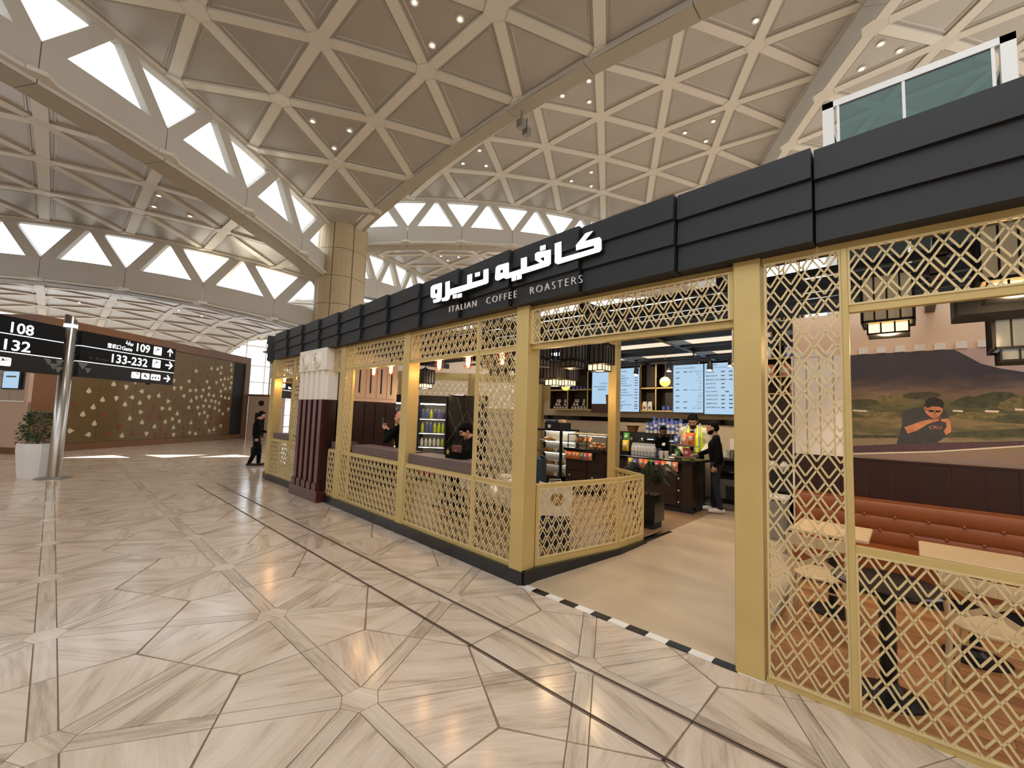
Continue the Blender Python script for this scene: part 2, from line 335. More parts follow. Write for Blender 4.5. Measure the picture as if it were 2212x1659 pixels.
# clerestory arches: C start, direction, the shell above (hi), beam drop, thickness towards the low side
def arch(idx, C, a, k, side, drop=2.58, wdrop=1.52, T=.8, N=8):
    root = struct('window_%d' % idx)
    ux = Vector((cos(radians(a)), sin(radians(a)), 0)); out = Vector((-ux.y, ux.x, 0)) * side; O = Vector((C[0], C[1], 0))
    zt = lambda t: zsh(k, C[0] + ux.x * t, C[1] + ux.y * t)
    P = lambda t, z, d: O + ux * t + Vector((0, 0, z)) + out * d
    def quadprism(pts, d0, d1, name, m, both=True):
        b = MB(); n = len(pts)
        vs = [P(t, z, d0) for t, z in pts] + [P(t, z, d1) for t, z in pts]
        b.add(vs, [tuple(range(n)), tuple(range(2 * n - 1, n - 1, -1))] + [(i, n + i, n + (i + 1) % n, (i + 1) % n) for i in range(n)])
        o = b.build(name, m, root)
        bm = bmesh.new(); bm.from_mesh(o.data); bmesh.ops.recalc_face_normals(bm, faces=bm.faces); bm.to_mesh(o.data); bm.free()
        return o
    wb = lambda t: zt(t) - wdrop; bb = lambda t: zt(t) - drop
    g = .012; TM = .26
    for n in range(N):
        t0, t1 = 3. * n + g, 3. * n + 3 - g; tm = 3. * n + 1.5
        quadprism([(t0, bb(t0)), (tm, bb(tm)), (t1, bb(t1)), (t1, wb(t1)), (tm, wb(tm)), (t0, wb(t0))], 0, T, 'beam_panel', 'arch_panel')
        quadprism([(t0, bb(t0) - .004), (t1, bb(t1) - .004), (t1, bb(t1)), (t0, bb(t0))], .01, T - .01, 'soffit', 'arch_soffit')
        c = 3. * n
        quadprism([(c, wb(c)), (c + .50, wb(c + .50)), (tm, zt(tm)), (c + 1.05, zt(c + 1.05))], 0, TM, 'mullion', 'arch_panel')
        c = 3. * n + 3
        quadprism([(c, wb(c)), (c - .50, wb(c - .50)), (tm, zt(tm)), (c - 1.05, zt(c - 1.05))], 0, TM, 'mullion', 'arch_panel')
        b = MB(); b.add([P(3 * n + .5, wb(3 * n + .5), TM - .06), P(3 * n + 2.5, wb(3 * n + 2.5), TM - .06), P(tm, zt(tm), TM - .06)], [(0, 1, 2)]); b.build('pane', 'clear_glass', root)
        for lo, hi in ((0, 1.05), (1.95, 3.)):
            cc = 3 * n + (0 if lo == 0 else 3); b = MB()
            b.add([P(cc, wb(cc), TM - .06), P(3 * n + hi, zt(3 * n + hi), TM - .06), P(3 * n + lo, zt(3 * n + lo), TM - .06)], [(0, 1, 2)]); b.build('pane', 'clear_glass', root)
    b = MB()
    for n in range(N * 2):
        t0, t1 = 1.5 * n, 1.5 * n + 1.5
        b.add([P(t0, zt(t0) - .10, -.02), P(t1, zt(t1) - .10, -.02), P(t1, zt(t1) + .16, -.02), P(t0, zt(t0) + .16, -.02), P(t0, zt(t0) - .10, TM), P(t1, zt(t1) - .10, TM), P(t1, zt(t1) + .16, TM), P(t0, zt(t0) + .16, TM)],
              [(0, 1, 2, 3), (7, 6, 5, 4), (0, 4, 5, 1), (1, 5, 6, 2), (2, 6, 7, 3)])
    b.build('head_rail', 'arch_panel', root)
arch(1, C0, 300, 0, -1)
arch(2, C0, 240, 2, -1)
arch(3, CF, 60, 1, 1)
arch(4, CF, 120, 4, 1)
arch(5, CF, 0, 1, -1, T=.55)
# strip beam between the right-hand shells
b = MB()
for n in range(16):
    pts = []
    for t in (1.5 * n, 1.5 * n + 1.5):
        x, y = 2.6 - .5 * t, 9.91 + .8660254 * t; pts.append((x, y, zsh(1, x, y)))
    (x0, y0, z0), (x1, y1, z1) = pts
    b.obox((x0, y0, z0), Vector((x1 - x0, y1 - y0, z1 - z0)).normalized(), (.866, .5, 0), (0, 0, 1), 0, 1.5, -.28, .42, -.14, .3)
o = b.build('trim_1', 'arch_panel'); o['kind'] = 'structure'

# column clad in stone tiles
col = struct('wall_column')
cc = (-20.75, 9.35)
for lv in range(8):
    for s in range(8):
        m = MB(); a0 = radians(45 * s + 1.2); a1 = radians(45 * s + 43.8); z0, z1 = lv * 1.36 + .01, lv * 1.36 + 1.35
        arc = [a0 + (a1 - a0) * i / 4 for i in range(5)]
        sq = lambda t, r: (cc[0] + r * cos(t), cc[1] + r * sin(t))
        vs = [(*sq(t, r), z) for z in (z0, z1) for r in (1.17, 1.02) for t in arc]
        fs = [(i, i + 1, 10 + i + 1, 10 + i) for i in range(4)] + [(10 + i, 11 + i, 16 + i, 15 + i) for i in range(4)] + [(i, 5 + i, 6 + i, i + 1) for i in range(4)] + [(0, 10, 15, 5), (4, 9, 19, 14)]
        m.add(vs, fs); m.build('stone_tile', 'stone_clad', col)
m = MB(); m.cyl((cc[0], cc[1], 0), (cc[0], cc[1], 11.2), 1.10, n=32); m.build('core', 'stone_clad', col)

# downlights in the shell panels
dl = thing('downlight', 'x', 'light', (0, 0, 0))
m = MB(); m.lathe([(.075, 0), (.1, -.01), (.115, 0), (.115, .06), (.075, .06)], 14); m.build('trim_ring', 'shell_rib', dl)
m = MB(); m.lathe([(0.0, -.006), (.05, -.004), (.072, .012)], 14); m.build('lamp', 'downlight_glow', dl)
DL = {0: [[-15.09, 5.43, 11.85], [-14.54, 6.52, 11.84], [-15.76, 6.52, 11.69], [-8.4, 6.52, 12.15], [-9.62, 6.52, 12.15], [-8.99, 5.49, 12.22]],
      1: [[-9.85, 12.96, 14.65], [-8.63, 13.0, 14.65], [-9.26, 14.01, 14.72], [-14.7, 12.93, 14.37], [-15.94, 12.96, 14.22], [-15.36, 13.99, 14.36], [-11.92, 18.35, 14.71], [-13.13, 18.27, 14.64], [-12.58, 19.38, 14.64], [-3.17, 14.03, 14.33], [-5.8, 18.32, 14.65], [-7.04, 18.39, 14.72], [-6.49, 19.47, 14.65]],
      6: [[-0.31, 16.19, 13.34], [0.11, 17.09, 13.49], [-0.82, 17.13, 13.44], [-2.89, 21.14, 13.63], [-2.45, 22.09, 13.72]],
      2: [[-20.1, 2.06, 8.99], [-21.39, 2.08, 8.99], [-20.85, 3.14, 8.84]],
      3: [[-32.91, -0.52, 6.65], [-33.63, 0.54, 6.7], [-30.76, 4.5, 6.67], [-29.17, 4.44, 6.57], [-31.24, 5.72, 6.62], [-26.8, 4.6, 6.33]], 4: [[-21.37, 15.93, 11.39], [-20.93, 16.99, 11.54], [-21.93, 16.92, 11.53]]}
DN = {0: ('nearest roof shell overhead', 'downlights in the nearest shell'), 1: ('high roof shell behind the dark cafe fascia', 'downlights in the high rear shell'), 6: ('far right roof shell beside the green lift', 'downlights in the far right shell'),
      2: ('lower grey shell left of the big arch', 'downlights in the left shell'), 3: ('lowest grey shell above the gate wall', 'downlights in the lowest shell'), 4: ('shell under the far arch behind the sign', 'downlights in the far shell')}
DLL = {}
for k, cl in {0: (('lower cluster of the nearest shell', 3), ('upper cluster of the nearest shell', 3)), 1: (('cluster above the speaker boxes, rear shell', 3), ('cluster above the far windows, rear shell', 3), ('central lowest cluster of the high rear shell', 3), ('top edge of the high rear shell', 1), ('right cluster of the high rear shell', 3)),
              6: (('cluster left of the green lift', 3), ('pair just above the fascia by the green lift', 2)), 2: (('left grey shell below the big arch', 3),), 3: (('lowest grey shell above the gate wall, left part', 2), ('lowest grey shell above the gate wall, middle part', 3), ('lowest grey shell near its arch', 1)), 4: (('shell seen under the far arch', 3),)}.items():
    DLL[k] = []
    for nm_, n_ in cl:
        for i_ in range(n_): DLL[k].append('small glowing ceiling downlight, ' + (('left of the ' + nm_, 'right of the ' + nm_, 'last of the ' + nm_)[i_] if n_ > 1 else 'alone at the ' + nm_))
first = True
for k, pts in DL.items():
    for p in pts:
        z = zsh(k, p[0], p[1]) - .012
        if first: o = dl; o.location = (p[0], p[1], z); first = False
        else: o = dup(dl, (p[0], p[1], z))
        o['label'] = DLL[k][pts.index(p)]; o['group'] = DN[k][1]
for x, y in ((-15.1, 6.1), (-9.0, 6.2)): lamp('SPOT', 'downlight_beam', (x, y, 11.7), 550, (1, .95, .88), .2, (x, y, 0), 110, .9)
for x, y in ((-9.2, 13.3), (-15.3, 13.3), (-12.5, 18.6), (-6.4, 18.7), (-3.2, 14.0)): lamp('SPOT', 'downlight_beam', (x, y, 14.2), 900, (1, .95, .88), .2, (x, y, 0), 110, .9)
for x, y, z in ((-20.8, 2.4, 8.7), (-31, .5, 6.3), (-30, 5, 6.3)): lamp('SPOT', 'downlight_beam', (x, y, z), 500, (1, .94, .85), .2, (x, y, 0), 110, .9)
# camera boxes hanging from the arch
m = MB(); m.box(-.12, .12, -.1, .1, -.55, -.28).box(-.02, .02, -.02, .02, -.28, .05)
o = m.build('speaker_box', 'steel_dull', loc=(-8.95, 9.62, 11.62)); tag(o, 'grey box hanging under the plain roof arch, the upper of two', 'speaker')
m = MB(); m.box(-.11, .11, -.1, .1, -.5, -.26).box(-.02, .02, -.02, .02, -.26, .1)
o = m.build('speaker_box', 'steel_dull', loc=(-9.0, 9.95, 11.5)); tag(o, 'grey box hanging under the plain roof arch, the lower of two', 'speaker')

# ================================================================ FLOOR
fl = struct('floor')
m = MB(); m.box(-75, -17.5, -40, 45, -.2, -.0015); m.box(-17.5, 12, -40, -9, -.2, -.0015); m.box(-17.5, 12, 4.2, 45, -.2, -.0015)
o = m.build('slab', 'travertine', fl)
uvl = o.data.uv_layers.new(name='UV')
for lp in o.data.loops:
    v = o.data.vertices[lp.vertex_index].co; uvl.data[lp.index].uv = (v.x * .7 + v.y * .7, -v.x * .7 + v.y * .7)
m = MB(); m.box(-17.5, 12, -9, 4.2, -.2, -.005); m.build('grout_bed', 'grout', fl)
FX, FY, FS = -3.955, .0978, 1.495; FH = FS * sqrt(3) / 2
HB = .056; HX = .106; GR = .005   # half width of the bands, hub size, half joint
def fnode(r, a): return (FX + FS * a, FY + FH * r)
def flat_mesh(name, poly, matn, ang=0., z0=-.012, z1=0.):
    """closed tile; UV = local coordinates turned by ang"""
    N = len(poly); b = MB()
    ar = sum(poly[i][0] * poly[(i + 1) % N][1] - poly[(i + 1) % N][0] * poly[i][1] for i in range(N))
    if ar < 0: poly = poly[::-1]
    b.add([(x, y, z1) for x, y in poly] + [(x, y, z0) for x, y in poly], [tuple(range(N))] + [(i, N + i, N + (i + 1) % N, (i + 1) % N) for i in range(N)])
    me = b.mesh(name, matn); u = me.uv_layers.new(name='UV'); c, s = cos(ang), sin(ang)
    for lp in me.loops:
        v = me.vertices[lp.vertex_index].co; u.data[lp.index].uv = (v.x * c + v.y * s, -v.x * s + v.y * c)
    return me
# kite tile: node at origin, triangle opening along +x between -30 and +30 deg
def kite():
    R = FS / sqrt(3)        # centroid distance
    # corner near the hub, both sides along the bands, tips at the edge middles, centroid
    k0 = HB + GR; t30 = math.tan(pi / 6)
    # inner offset lines from the two bands (lines through the origin at +-30 deg, offset k0)
    x_in = k0 / sin(pi / 6)
    hub = HX + .02
    pts = []
    mid = FS / 2 - GR
    def along(s, t, off):   # t along the band at s*30deg, off inward
        a = s * pi / 6; return (t * cos(a) + off * sin(pi / 6) * (1 if True else 0) * (1), t * sin(a) - s * off * cos(a)) if False else (t * cos(a) + off * sin(abs(a)), t * sin(a) - s * off * cos(a))
    tin = k0 / math.tan(pi / 6)
    pts = [along(1, tin, k0), along(-1, mid, k0), (R - GR * 2, 0), along(1, mid, k0)]
    return pts
KP = kite()
kme = [flat_mesh('stone_tile', KP, 'travertine', a) for a in (radians(35), radians(-35), radians(80), radians(8))]
half = [(HX, -HB + GR * .5), (FS / 2 - GR, -HB + GR * .5), (FS / 2 - GR, HB - GR * .5), (HX, HB - GR * .5)]
bme = flat_mesh('stone_plank', half, 'travertine_band', 0.)
hp = [(.118 * cos(radians(60 * i + 30)), .118 * sin(radians(60 * i + 30))) for i in range(6)]
hme = flat_mesh('stone_hub', hp, 'travertine', .4)
items = []
for r in range(-8, 5):
    for h in range(-24, 14):
        a = h * .5
        if (r % 2 == 0) != (h % 2 != 0): continue   # even rows sit at half steps
        x, y = fnode(r, a)
        if not (-18.6 < x < 3.2 and -10.2 < y < (6. if x < -10 else 4.6)): continue
        items.append(('hub', x, y, 0, hme))
        for s in range(6):
            items.append(('plank', x, y, radians(60 * s), bme)); items.append(('tile', x, y, radians(60 * s + 30), kme[rnd.randrange(4)]))
def inview(it):
    x, y, an = it[1] + .5 * cos(it[3]), it[2] + .5 * sin(it[3]), it[3]
    if y > 3.5 and x > -12: return None
    v = Vector((x, y, -1.72)); zf = v.dot(Vector(_f))
    if zf < .5: return None
    px = 1106 + 920 * v.dot(Vector(_r)) / zf; py = 829 - 920 * v.dot(Vector(_u)) / zf
    if px < -150 or px > 2400 or py > 1900: return None
    return hypot(x, y)
cand = [(inview(it), i) for i, it in enumerate(items)]
NAMES = {'hub': 'stone_hub', 'plank': 'stone_plank', 'tile': 'stone_tile'}
stuff = []
for kd in ('tile', 'plank', 'hub'):
    vis = sorted((d, i) for d, i in cand if d is not None and items[i][0] == kd); near = set(i for d, i in vis[:296])
    for d, i in cand:
        it = items[i]
        if it[0] != kd: continue
        if i in near:
            o = bpy.data.objects.new(NAMES[kd], it[4]); COL.objects.link(o); o.location = (it[1], it[2], 0); o.rotation_euler = (0, 0, it[3]); o.parent = fl
        else: stuff.append(it)
def joinstuff(name, its, matn):
    vs, fs, uvs = [], [], []
    for it in its:
        me = it[4]; c, s = cos(it[3]), sin(it[3]); b = len(vs); off = rnd.uniform(0, 60)
        vs += [(it[1] + v.co.x * c - v.co.y * s, it[2] + v.co.x * s + v.co.y * c, v.co.z) for v in me.vertices]
        ul = me.uv_layers[0].data
        for p in me.polygons:
            fs.append(tuple(b + v for v in p.vertices)); uvs += [(ul[l].uv[0] + off, ul[l].uv[1] + off) for l in p.loop_indices]
    me = bpy.data.meshes.new(name); me.from_pydata(vs, [], fs); u = me.uv_layers.new(name='UV')
    for i, q in enumerate(uvs): u.data[i].uv = q
    me.materials.append(MATS[matn]); o = bpy.data.objects.new(name, me); COL.objects.link(o); o.parent = fl; o['kind'] = 'stuff'; return o
joinstuff('distant_tiles', [i for i in stuff if i[0] != 'plank'], 'travertine'); joinstuff('distant_planks', [i for i in stuff if i[0] == 'plank'], 'travertine_band')
for n, y in ((2, 2.28), (3, 2.66)):
    m = MB(); m.box(-11.5, 4, y - .009, y + .009, -.01, .0015); m.box(-11.5, 4, y - .02, y - .013, -.01, .001)
    o = m.build('trim_%d' % n, 'joint_metal'); o['kind'] = 'structure'
# ================================================================ CAFE SHELL
YF = [(-11.5, 3.67), (-10, 3.66), (-8.2, 3.62), (-5, 3.50), (-2.97, 3.40), (1.6, 3.38)]
def yF(x):
    if x <= YF[0][0]: return YF[0][1]
    for (a, ya), (b_, yb) in zip(YF, YF[1:]):
        if x <= b_: return ya + (yb - ya) * (x - a) / (b_ - a)
    return YF[-1][1]
AC = (-11.5, 5.17); AR = 1.5
arcp = lambda deg, r=AR: (AC[0] + r * cos(radians(deg)), AC[1] + r * sin(radians(deg)))
FZ = .14   # cafe floor level
# floors: raised slab, ramp in the entrance, plank floor of the seating corner
slab = struct('floor')
m = MB(); m.prism([(-3.0, 3.42), (-5, 3.52), (-8.2, 3.64), (-11.5, 3.69)] + [arcp(d, 1.47) for d in range(265, 179, -15)] + [(-12.97, 9.9), (-2.6, 9.9), (-2.6, 6.3), (-2.66, 5.6), (-2.72, 4.92), (-3.0, 3.6)], (0, 0, 0), (1, 0, 0), (0, 1, 0), .001, FZ)
m.build('raised_floor', 'seat_floor', slab)
m = MB(); m.add([(-3.02, 3.46, .002), (-.86, 3.46, .002), (-.96, 6.3, FZ), (-2.62, 6.3, FZ), (-2.72, 4.92, .075)], [(0, 1, 2, 3, 4)]); m.add([(-.86, 3.46, .002), (-.86, 3.46, 0), (-.96, 6.3, 0), (-.96, 6.3, FZ)], [(0, 1, 2, 3)]); m.build('ramp', 'ramp_tile', slab)
m = MB(); m.box(-2.61, -1.2, 6.302, 9.9, .001, FZ - .001); m.build('raised_floor', 'ramp_tile', slab)
m = MB(); m.box(-3.6, -2.2, 8.55, 9.9, FZ, FZ + .004); m.build('grey_tiles', 'floor_tile_grey', slab)
for i in range(26):
    x0 = -.92 + (i % 2) * 0; y0 = 3.46 + i * .12
    br = [-.9, rnd.uniform(-.2, .3), rnd.uniform(.6, 1.0), 1.6] if i % 2 else [-.9, rnd.uniform(-.5, -.2), rnd.uniform(.3, .55), 1.6]
    for a_, b_ in zip(br, br[1:]):
        m = MB(); m.box(a_ - (.1 * (y0 - 3.46) / 2.84 if a_ == -.9 else 0) + .001, b_ - .001, y0 + .001, y0 + .119, .001, .012); m.build('plank', rnd.choice(('plank_wood', 'plank_wood2')), slab)
m = MB(); m.bar((-.87, 3.47, .01), (-.97, 6.3, .15), .02, .03); o = m.build('trim_4', 'steel_dull'); o['kind'] = 'structure'
# chequered threshold strip: single tiles
th = struct('floor')
x = -2.96; k = 0
while x < 1.5:
    m = MB(); m.box(x + .002, x + .168, 3.375 if x < -.9 else 3.44, 3.455 if x < -.9 else 3.52, .001, .008); m.build('threshold_tile', 'white_tile' if k % 2 == 0 else 'black_tile', th); x += .17; k += 1
# black plinth left of the entrance
pl = struct('trim_5')
def plinth_run(pts, z1=FZ, th_=.05, zb=0.):
    for (xa, ya), (xb, yb) in zip(pts, pts[1:]):
        d = Vector((xb - xa, yb - ya, 0)); L = d.length; d.normalize(); n = Vector((d.y, -d.x, 0))
        m = MB(); m.obox((xa, ya, 0), d, n, (0, 0, 1), .002, L - .002, -th_, .02, zb, z1); m.build('plinth_slab', 'black_plinth', pl)
PX = [arcp(180), arcp(200), arcp(220), arcp(240), arcp(255)] + [(x, yF(x)) for x in (-11.5, -9.85, -8.3, -6.7, -5.2, -4.1, -2.93)]
plinth_run(PX)
plinth_run([(-2.93, 3.40), (-2.93, 3.60), (-2.66, 4.91), (-2.62, 5.53)])
m = MB(); m.add([(-2.62, 5.53, 0), (-2.55, 6.25, .139), (-2.62, 5.53, .14), (-2.7, 5.53, .14), (-2.66, 6.25, .14)], [(0, 1, 2), (2, 1, 4, 3)]); m.build('plinth_end', 'black_plinth', pl)

# ---------------------------------------------------------------- gold lattice
CW, CH, BW, BT = .125, .2, .0106, .008
def lattice(root, p0, p1, z0, z1, name='lattice_panel', m='gold_lattice', phase=0., cw=None, ch=None, bw=None):
    """laser cut screen of crossing bars with a nested V in every diamond, between plan points p0 and p1"""
    cw = cw or CW; ch = ch or CH; bw = bw or BW
    p0 = Vector((*p0, 0)); p1 = Vector((*p1, 0)); ux = (p1 - p0); L = ux.length; ux.normalize(); n = Vector((ux.y, -ux.x, 0)); H = z1 - z0
    mb = MB()
    def seg(a, b):
        # clip to the rectangle (Liang-Barsky)
        t0, t1 = 0., 1.; dx, dy = b[0] - a[0], b[1] - a[1]
        for p, q in ((-dx, a[0]), (dx, L - a[0]), (-dy, a[1]), (dy, H - a[1])):
            if abs(p) < 1e-9:
                if q < 0: return
            else:
                t = q / p
                if p < 0: t0 = max(t0, t)
                else: t1 = min(t1, t)
        if t1 - t0 < .02: return
        A = (a[0] + dx * t0, a[1] + dy * t0); B = (a[0] + dx * t1, a[1] + dy * t1)
        mb.bar(p0 + ux * A[0] + Vector((0, 0, z0 + A[1])), p0 + ux * B[0] + Vector((0, 0, z0 + B[1])), BT, bw, n.cross(ux) if False else (ux * -dy + Vector((0, 0, dx))).normalized() if dx > 0 else (ux * dy + Vector((0, 0, -dx))).normalized())
    sl = ch / cw; K = int(L / cw + H / ch) + 3
    for k in range(-K, K + 1):
        c = k * cw + phase * cw
        seg((c, 0), (c + H / sl, H)); seg((c, 0), (c - H / sl, H))
    for i in range(-1, int(L / (cw / 2)) + 3):
        for j in range(-1, int(H / (ch / 2)) + 4):
            if (i + j) % 2: continue
            cx, cz = (i * .5 + phase) * cw, j * ch * .5   # top corner of a diamond
            f = .72
            tip = (cx, cz - f * ch)
            seg((cx - f * cw / 2, cz - f * ch / 2), tip); seg(tip, (cx + f * cw / 2, cz - f * ch / 2))
    b = .012
    for a0, a1, c0, c1 in ((0, L, 0, b), (0, L, H - b, H), (0, b, b, H - b), (L - b, L, b, H - b)):
        mb.obox(p0 + Vector((0, 0, z0)), ux, (0, 0, 1), n, a0, a1, c0, c1, -BT, BT)
    return mb.build(name, m, root)
def rail(root, p0, p1, z0, z1, d=.05, back=.0, name='rail', m='gold'):
    p0 = Vector((*p0, 0)); p1 = Vector((*p1, 0)); u = p1 - p0; L = u.length; u.normalize(); n = Vector((u.y, -u.x, 0))
    mb = MB(); mb.obox(p0, u, n, (0, 0, 1), 0, L, -d, back, z0, z1); return mb.build(name, m, root)
def post(root, x0, x1, z0, z1, d=.19, name='post', m='gold', f=.0):
    y = yF((x0 + x1) / 2); mb = MB(); mb.bbox(x0, x1, y - f, y + d, z0, z1, .004); return mb.build(name, m, root)
def mull(root, x, z0, z1, w=.035): return post(root, x - w / 2, x + w / 2, z0, z1, .045, 'mullion')
pt = lambda x, off=.02: (x, yF(x) + off)
ZT, ZR1, ZR0, ZL1, ZL0 = 2.89, 2.50, 2.455, 1.0, .962   # head, upper rail, lower rail

# entrance frame: two wide posts and the transom
bay = thing('entrance_portal', 'gold entrance portal with two square posts and lattice transom over the doorway', 'gateway', (-1.9, 3.45, 0))
def wpost(root, x0, x1, z0, f=.01):
    y = yF((x0 + x1) / 2); mb = MB(); mb.bbox(x0, x1, y - f, y + .2, z0, 2.94, .006)
    return mb.build('post', 'gold', root, world=True)
wpost(bay, -.935, -.755, 0.); wpost(bay, -3.13, -2.955, FZ)
for nm, fn in (('rail', lambda: rail(None, pt(-2.955, .06), pt(-.935, .06), ZT - .02, 2.94)), ('rail', lambda: rail(None, pt(-2.955, .06), pt(-.935, .06), ZR0 - .005, ZR1, .07))):
    o = fn(); o.parent = bay; o.matrix_parent_inverse = Matrix.Translation(bay.location).inverted()
for x in (-2.94, -.95):
    m = MB(); m.box(x - .018, x + .018, yF(x) + .02, yF(x) + .06, ZR1, ZT - .02); m.build('mullion', 'gold', bay, world=True)
o = lattice(None, pt(-2.922, .03), pt(-.968, .03), ZR1, ZT - .02); o.parent = bay; o.matrix_parent_inverse = Matrix.Translation(bay.location).inverted()
m = MB(); m.tube([(-.97, 3.5, 2.46), (-.97, 3.5, 2.18)], .009, 6); m.sphere((-.97, 3.5, 2.17), .016); m.build('door_pull', 'chrome', bay, world=True)

def bayframe(name, label, x0, x1, zb, spec, head=True):
    """spec: list of (xa, xb, kind) with kind L full lattice, O opening with lattice above and below"""
    b_ = thing(name, label, 'screen')
    rail(b_, pt(x0), pt(x1), ZT - .015, 2.93); rail(b_, pt(x0), pt(x1), zb, zb + .04)
    for i, (xa, xb, kd) in enumerate(spec):
        if i: mull(b_, (spec[i - 1][1] + xa) / 2, zb + .04, ZT - .015, xa - spec[i - 1][1])
        if kd == 'F':
            lattice(b_, pt(xa), pt(xb), zb + .04, ZT - .015, phase=.3)
        else:
            rail(b_, pt(xa), pt(xb), ZR0, ZR1); rail(b_, pt(xa), pt(xb), ZL0, ZL1)
            lattice(b_, pt(xa), pt(xb), ZR1, ZT - .015); lattice(b_, pt(xa), pt(xb), zb + .04, ZL0)
            if kd == 'L': lattice(b_, pt(xa), pt(xb), ZL1, ZR0, phase=.3)
    return b_
bayframe('lattice_screen', 'gold lattice screen bay right of the entrance, before the orange bench', -.75, 1.5, .0, [(-.735, -.297, 'F'), (-.262, 1.5, 'O')])
b1 = bayframe('lattice_screen', 'gold lattice screen bay with wide window directly left of the entrance post', -5.36, -3.13, FZ, [(-5.35, -3.825, 'O'), (-3.785, -3.14, 'L')])
post(b1, -5.53, -5.36, FZ, 2.93)
b2 = bayframe('lattice_screen', 'gold lattice screen bay with the second window from the entrance', -7.57, -5.53, FZ, [(-7.56, -7.25, 'L'), (-7.21, -5.54, 'O')])
post(b2, -7.76, -7.57, FZ, 2.93)
b3 = bayframe('lattice_screen', 'narrow gold lattice screen bay beside the burgundy pilaster', -8.12, -7.76, FZ, [(-8.11, -7.77, 'O')])
b4 = bayframe('lattice_screen', 'gold lattice screen bay at the far left of the burgundy pilaster', -11.42, -9.43, FZ, [(-11.41, -10.19, 'O'), (-10.15, -9.44, 'L')])
post(b4, -11.6, -11.42, FZ, 2.93)
b5 = thing('lattice_screen', 'curved gold lattice screen wrapping the far left cafe corner', 'screen')
aa = [266, 245, 224, 202, 181]
for d0, d1 in zip(aa, aa[1:]):
    p0, p1 = arcp(d1), arcp(d0)
    for z0, z1 in ((2.87, 2.93), (ZR0, ZR1), (ZL0, ZL1), (FZ, FZ + .04)): rail(b5, p0, p1, z0, z1)
    lattice(b5, p0, p1, ZR1, 2.87); lattice(b5, p0, p1, FZ + .04, ZL0)
    m = MB(); m.cyl((*arcp(d1, 1.48), FZ), (*arcp(d1, 1.48), 2.9), .022, n=8); m.build('mullion', 'gold', b5)
for nm, x0, x1, lab in (('counter_ledge', -5.34, -3.83, 'brown wooden ledge in the window nearest the entrance'), ('counter_ledge', -7.2, -5.55, 'brown wooden ledge in the second window from the entrance'), ('counter_ledge', -8.10, -7.78, 'short brown wooden ledge beside the burgundy pilaster'), ('counter_ledge', -11.4, -10.2, 'brown wooden ledge in the far left window')):
    m = MB(); p0, p1 = Vector((*pt(x0, .075), 0)), Vector((*pt(x1, .075), 0)); u = (p1 - p0); L = u.length; u.normalize(); n = Vector((u.y, -u.x, 0))
    m.obox(p0, u, n, (0, 0, 1), 0, L, -.36, 0.01, ZL1 + .002, 1.135); tag(m.build(nm, 'ledge_wood'), lab, 'ledge', 'wooden window ledges')

# ---------------------------------------------------------------- dark fascia of lapped boards
fa = thing('fascia', 'dark charcoal fascia of lapped boards above the cafe front', 'fascia')
ZB = [2.915, 3.125, 3.332, 3.54]
def fboard(p0, p1, kick=.045):
    p0, p1 = Vector((*p0, 0)), Vector((*p1, 0)); u = p1 - p0; L = u.length; u.normalize(); n = Vector((u.y, -u.x, 0))
    for k in range(3):
        o0 = .012 * k
        m = MB(); z0, z1 = ZB[k] + .004, ZB[k + 1] + .006
        P = lambda a, d, z: p0 + u * a + n * d + Vector((0, 0, z))
        f0, f1 = .07 + o0, .07 + o0 + kick
        m.add([P(0, -.06, z0), P(L, -.06, z0), P(L, f1 + .016, z0), P(0, f0 + .016, z0), P(0, -.06, z1), P(L, -.06, z1), P(L, f1, z1), P(0, f0, z1)],
              [(0, 3, 2, 1), (4, 5, 6, 7), (0, 1, 5, 4), (1, 2, 6, 5), (2, 3, 7, 6), (3, 0, 4, 7)])
        m.build('board', 'black_fascia', fa)
xs = [1.39 - .9075 * i for i in range(15)]   # joints
for xb, xa in zip(xs, xs[1:]):
    xa2 = max(xa, -11.5); fboard((xa2 + .012, yF(xa2) - 0), (xb, yF(xb) - 0))
for d0, d1 in ((264, 232), (231, 200), (199, 181)): fboard(arcp(d1, 1.5), arcp(d0, 1.5), .06)
m = MB()
for a_, b_ in zip(PX, PX[1:] + []):
    pass
m.prism([(x, yF(x) + .02) for x in (1.5, -2.97, -5, -8.2, -11.5)] + [arcp(d, 1.46) for d in (250, 230, 210, 190)] + [(-12.7, 5.2)] + [arcp(d, 1.2) for d in (190, 210, 230, 250)] + [(x, yF(x) + .28) for x in (-11.5, -8.2, -5, -2.97, 1.5)], (0, 0, 0), (1, 0, 0), (0, 1, 0), 2.93, 3.5)
m.build('backing', 'black_matt', fa)
m = MB(); m.box(-3.4, 1.4, 3.85, 3.93, 3.45, 3.70); tag(m.build('parapet_board', 'stall_tan'), 'pale wooden parapet strip rising just behind the dark fascia', 'parapet')

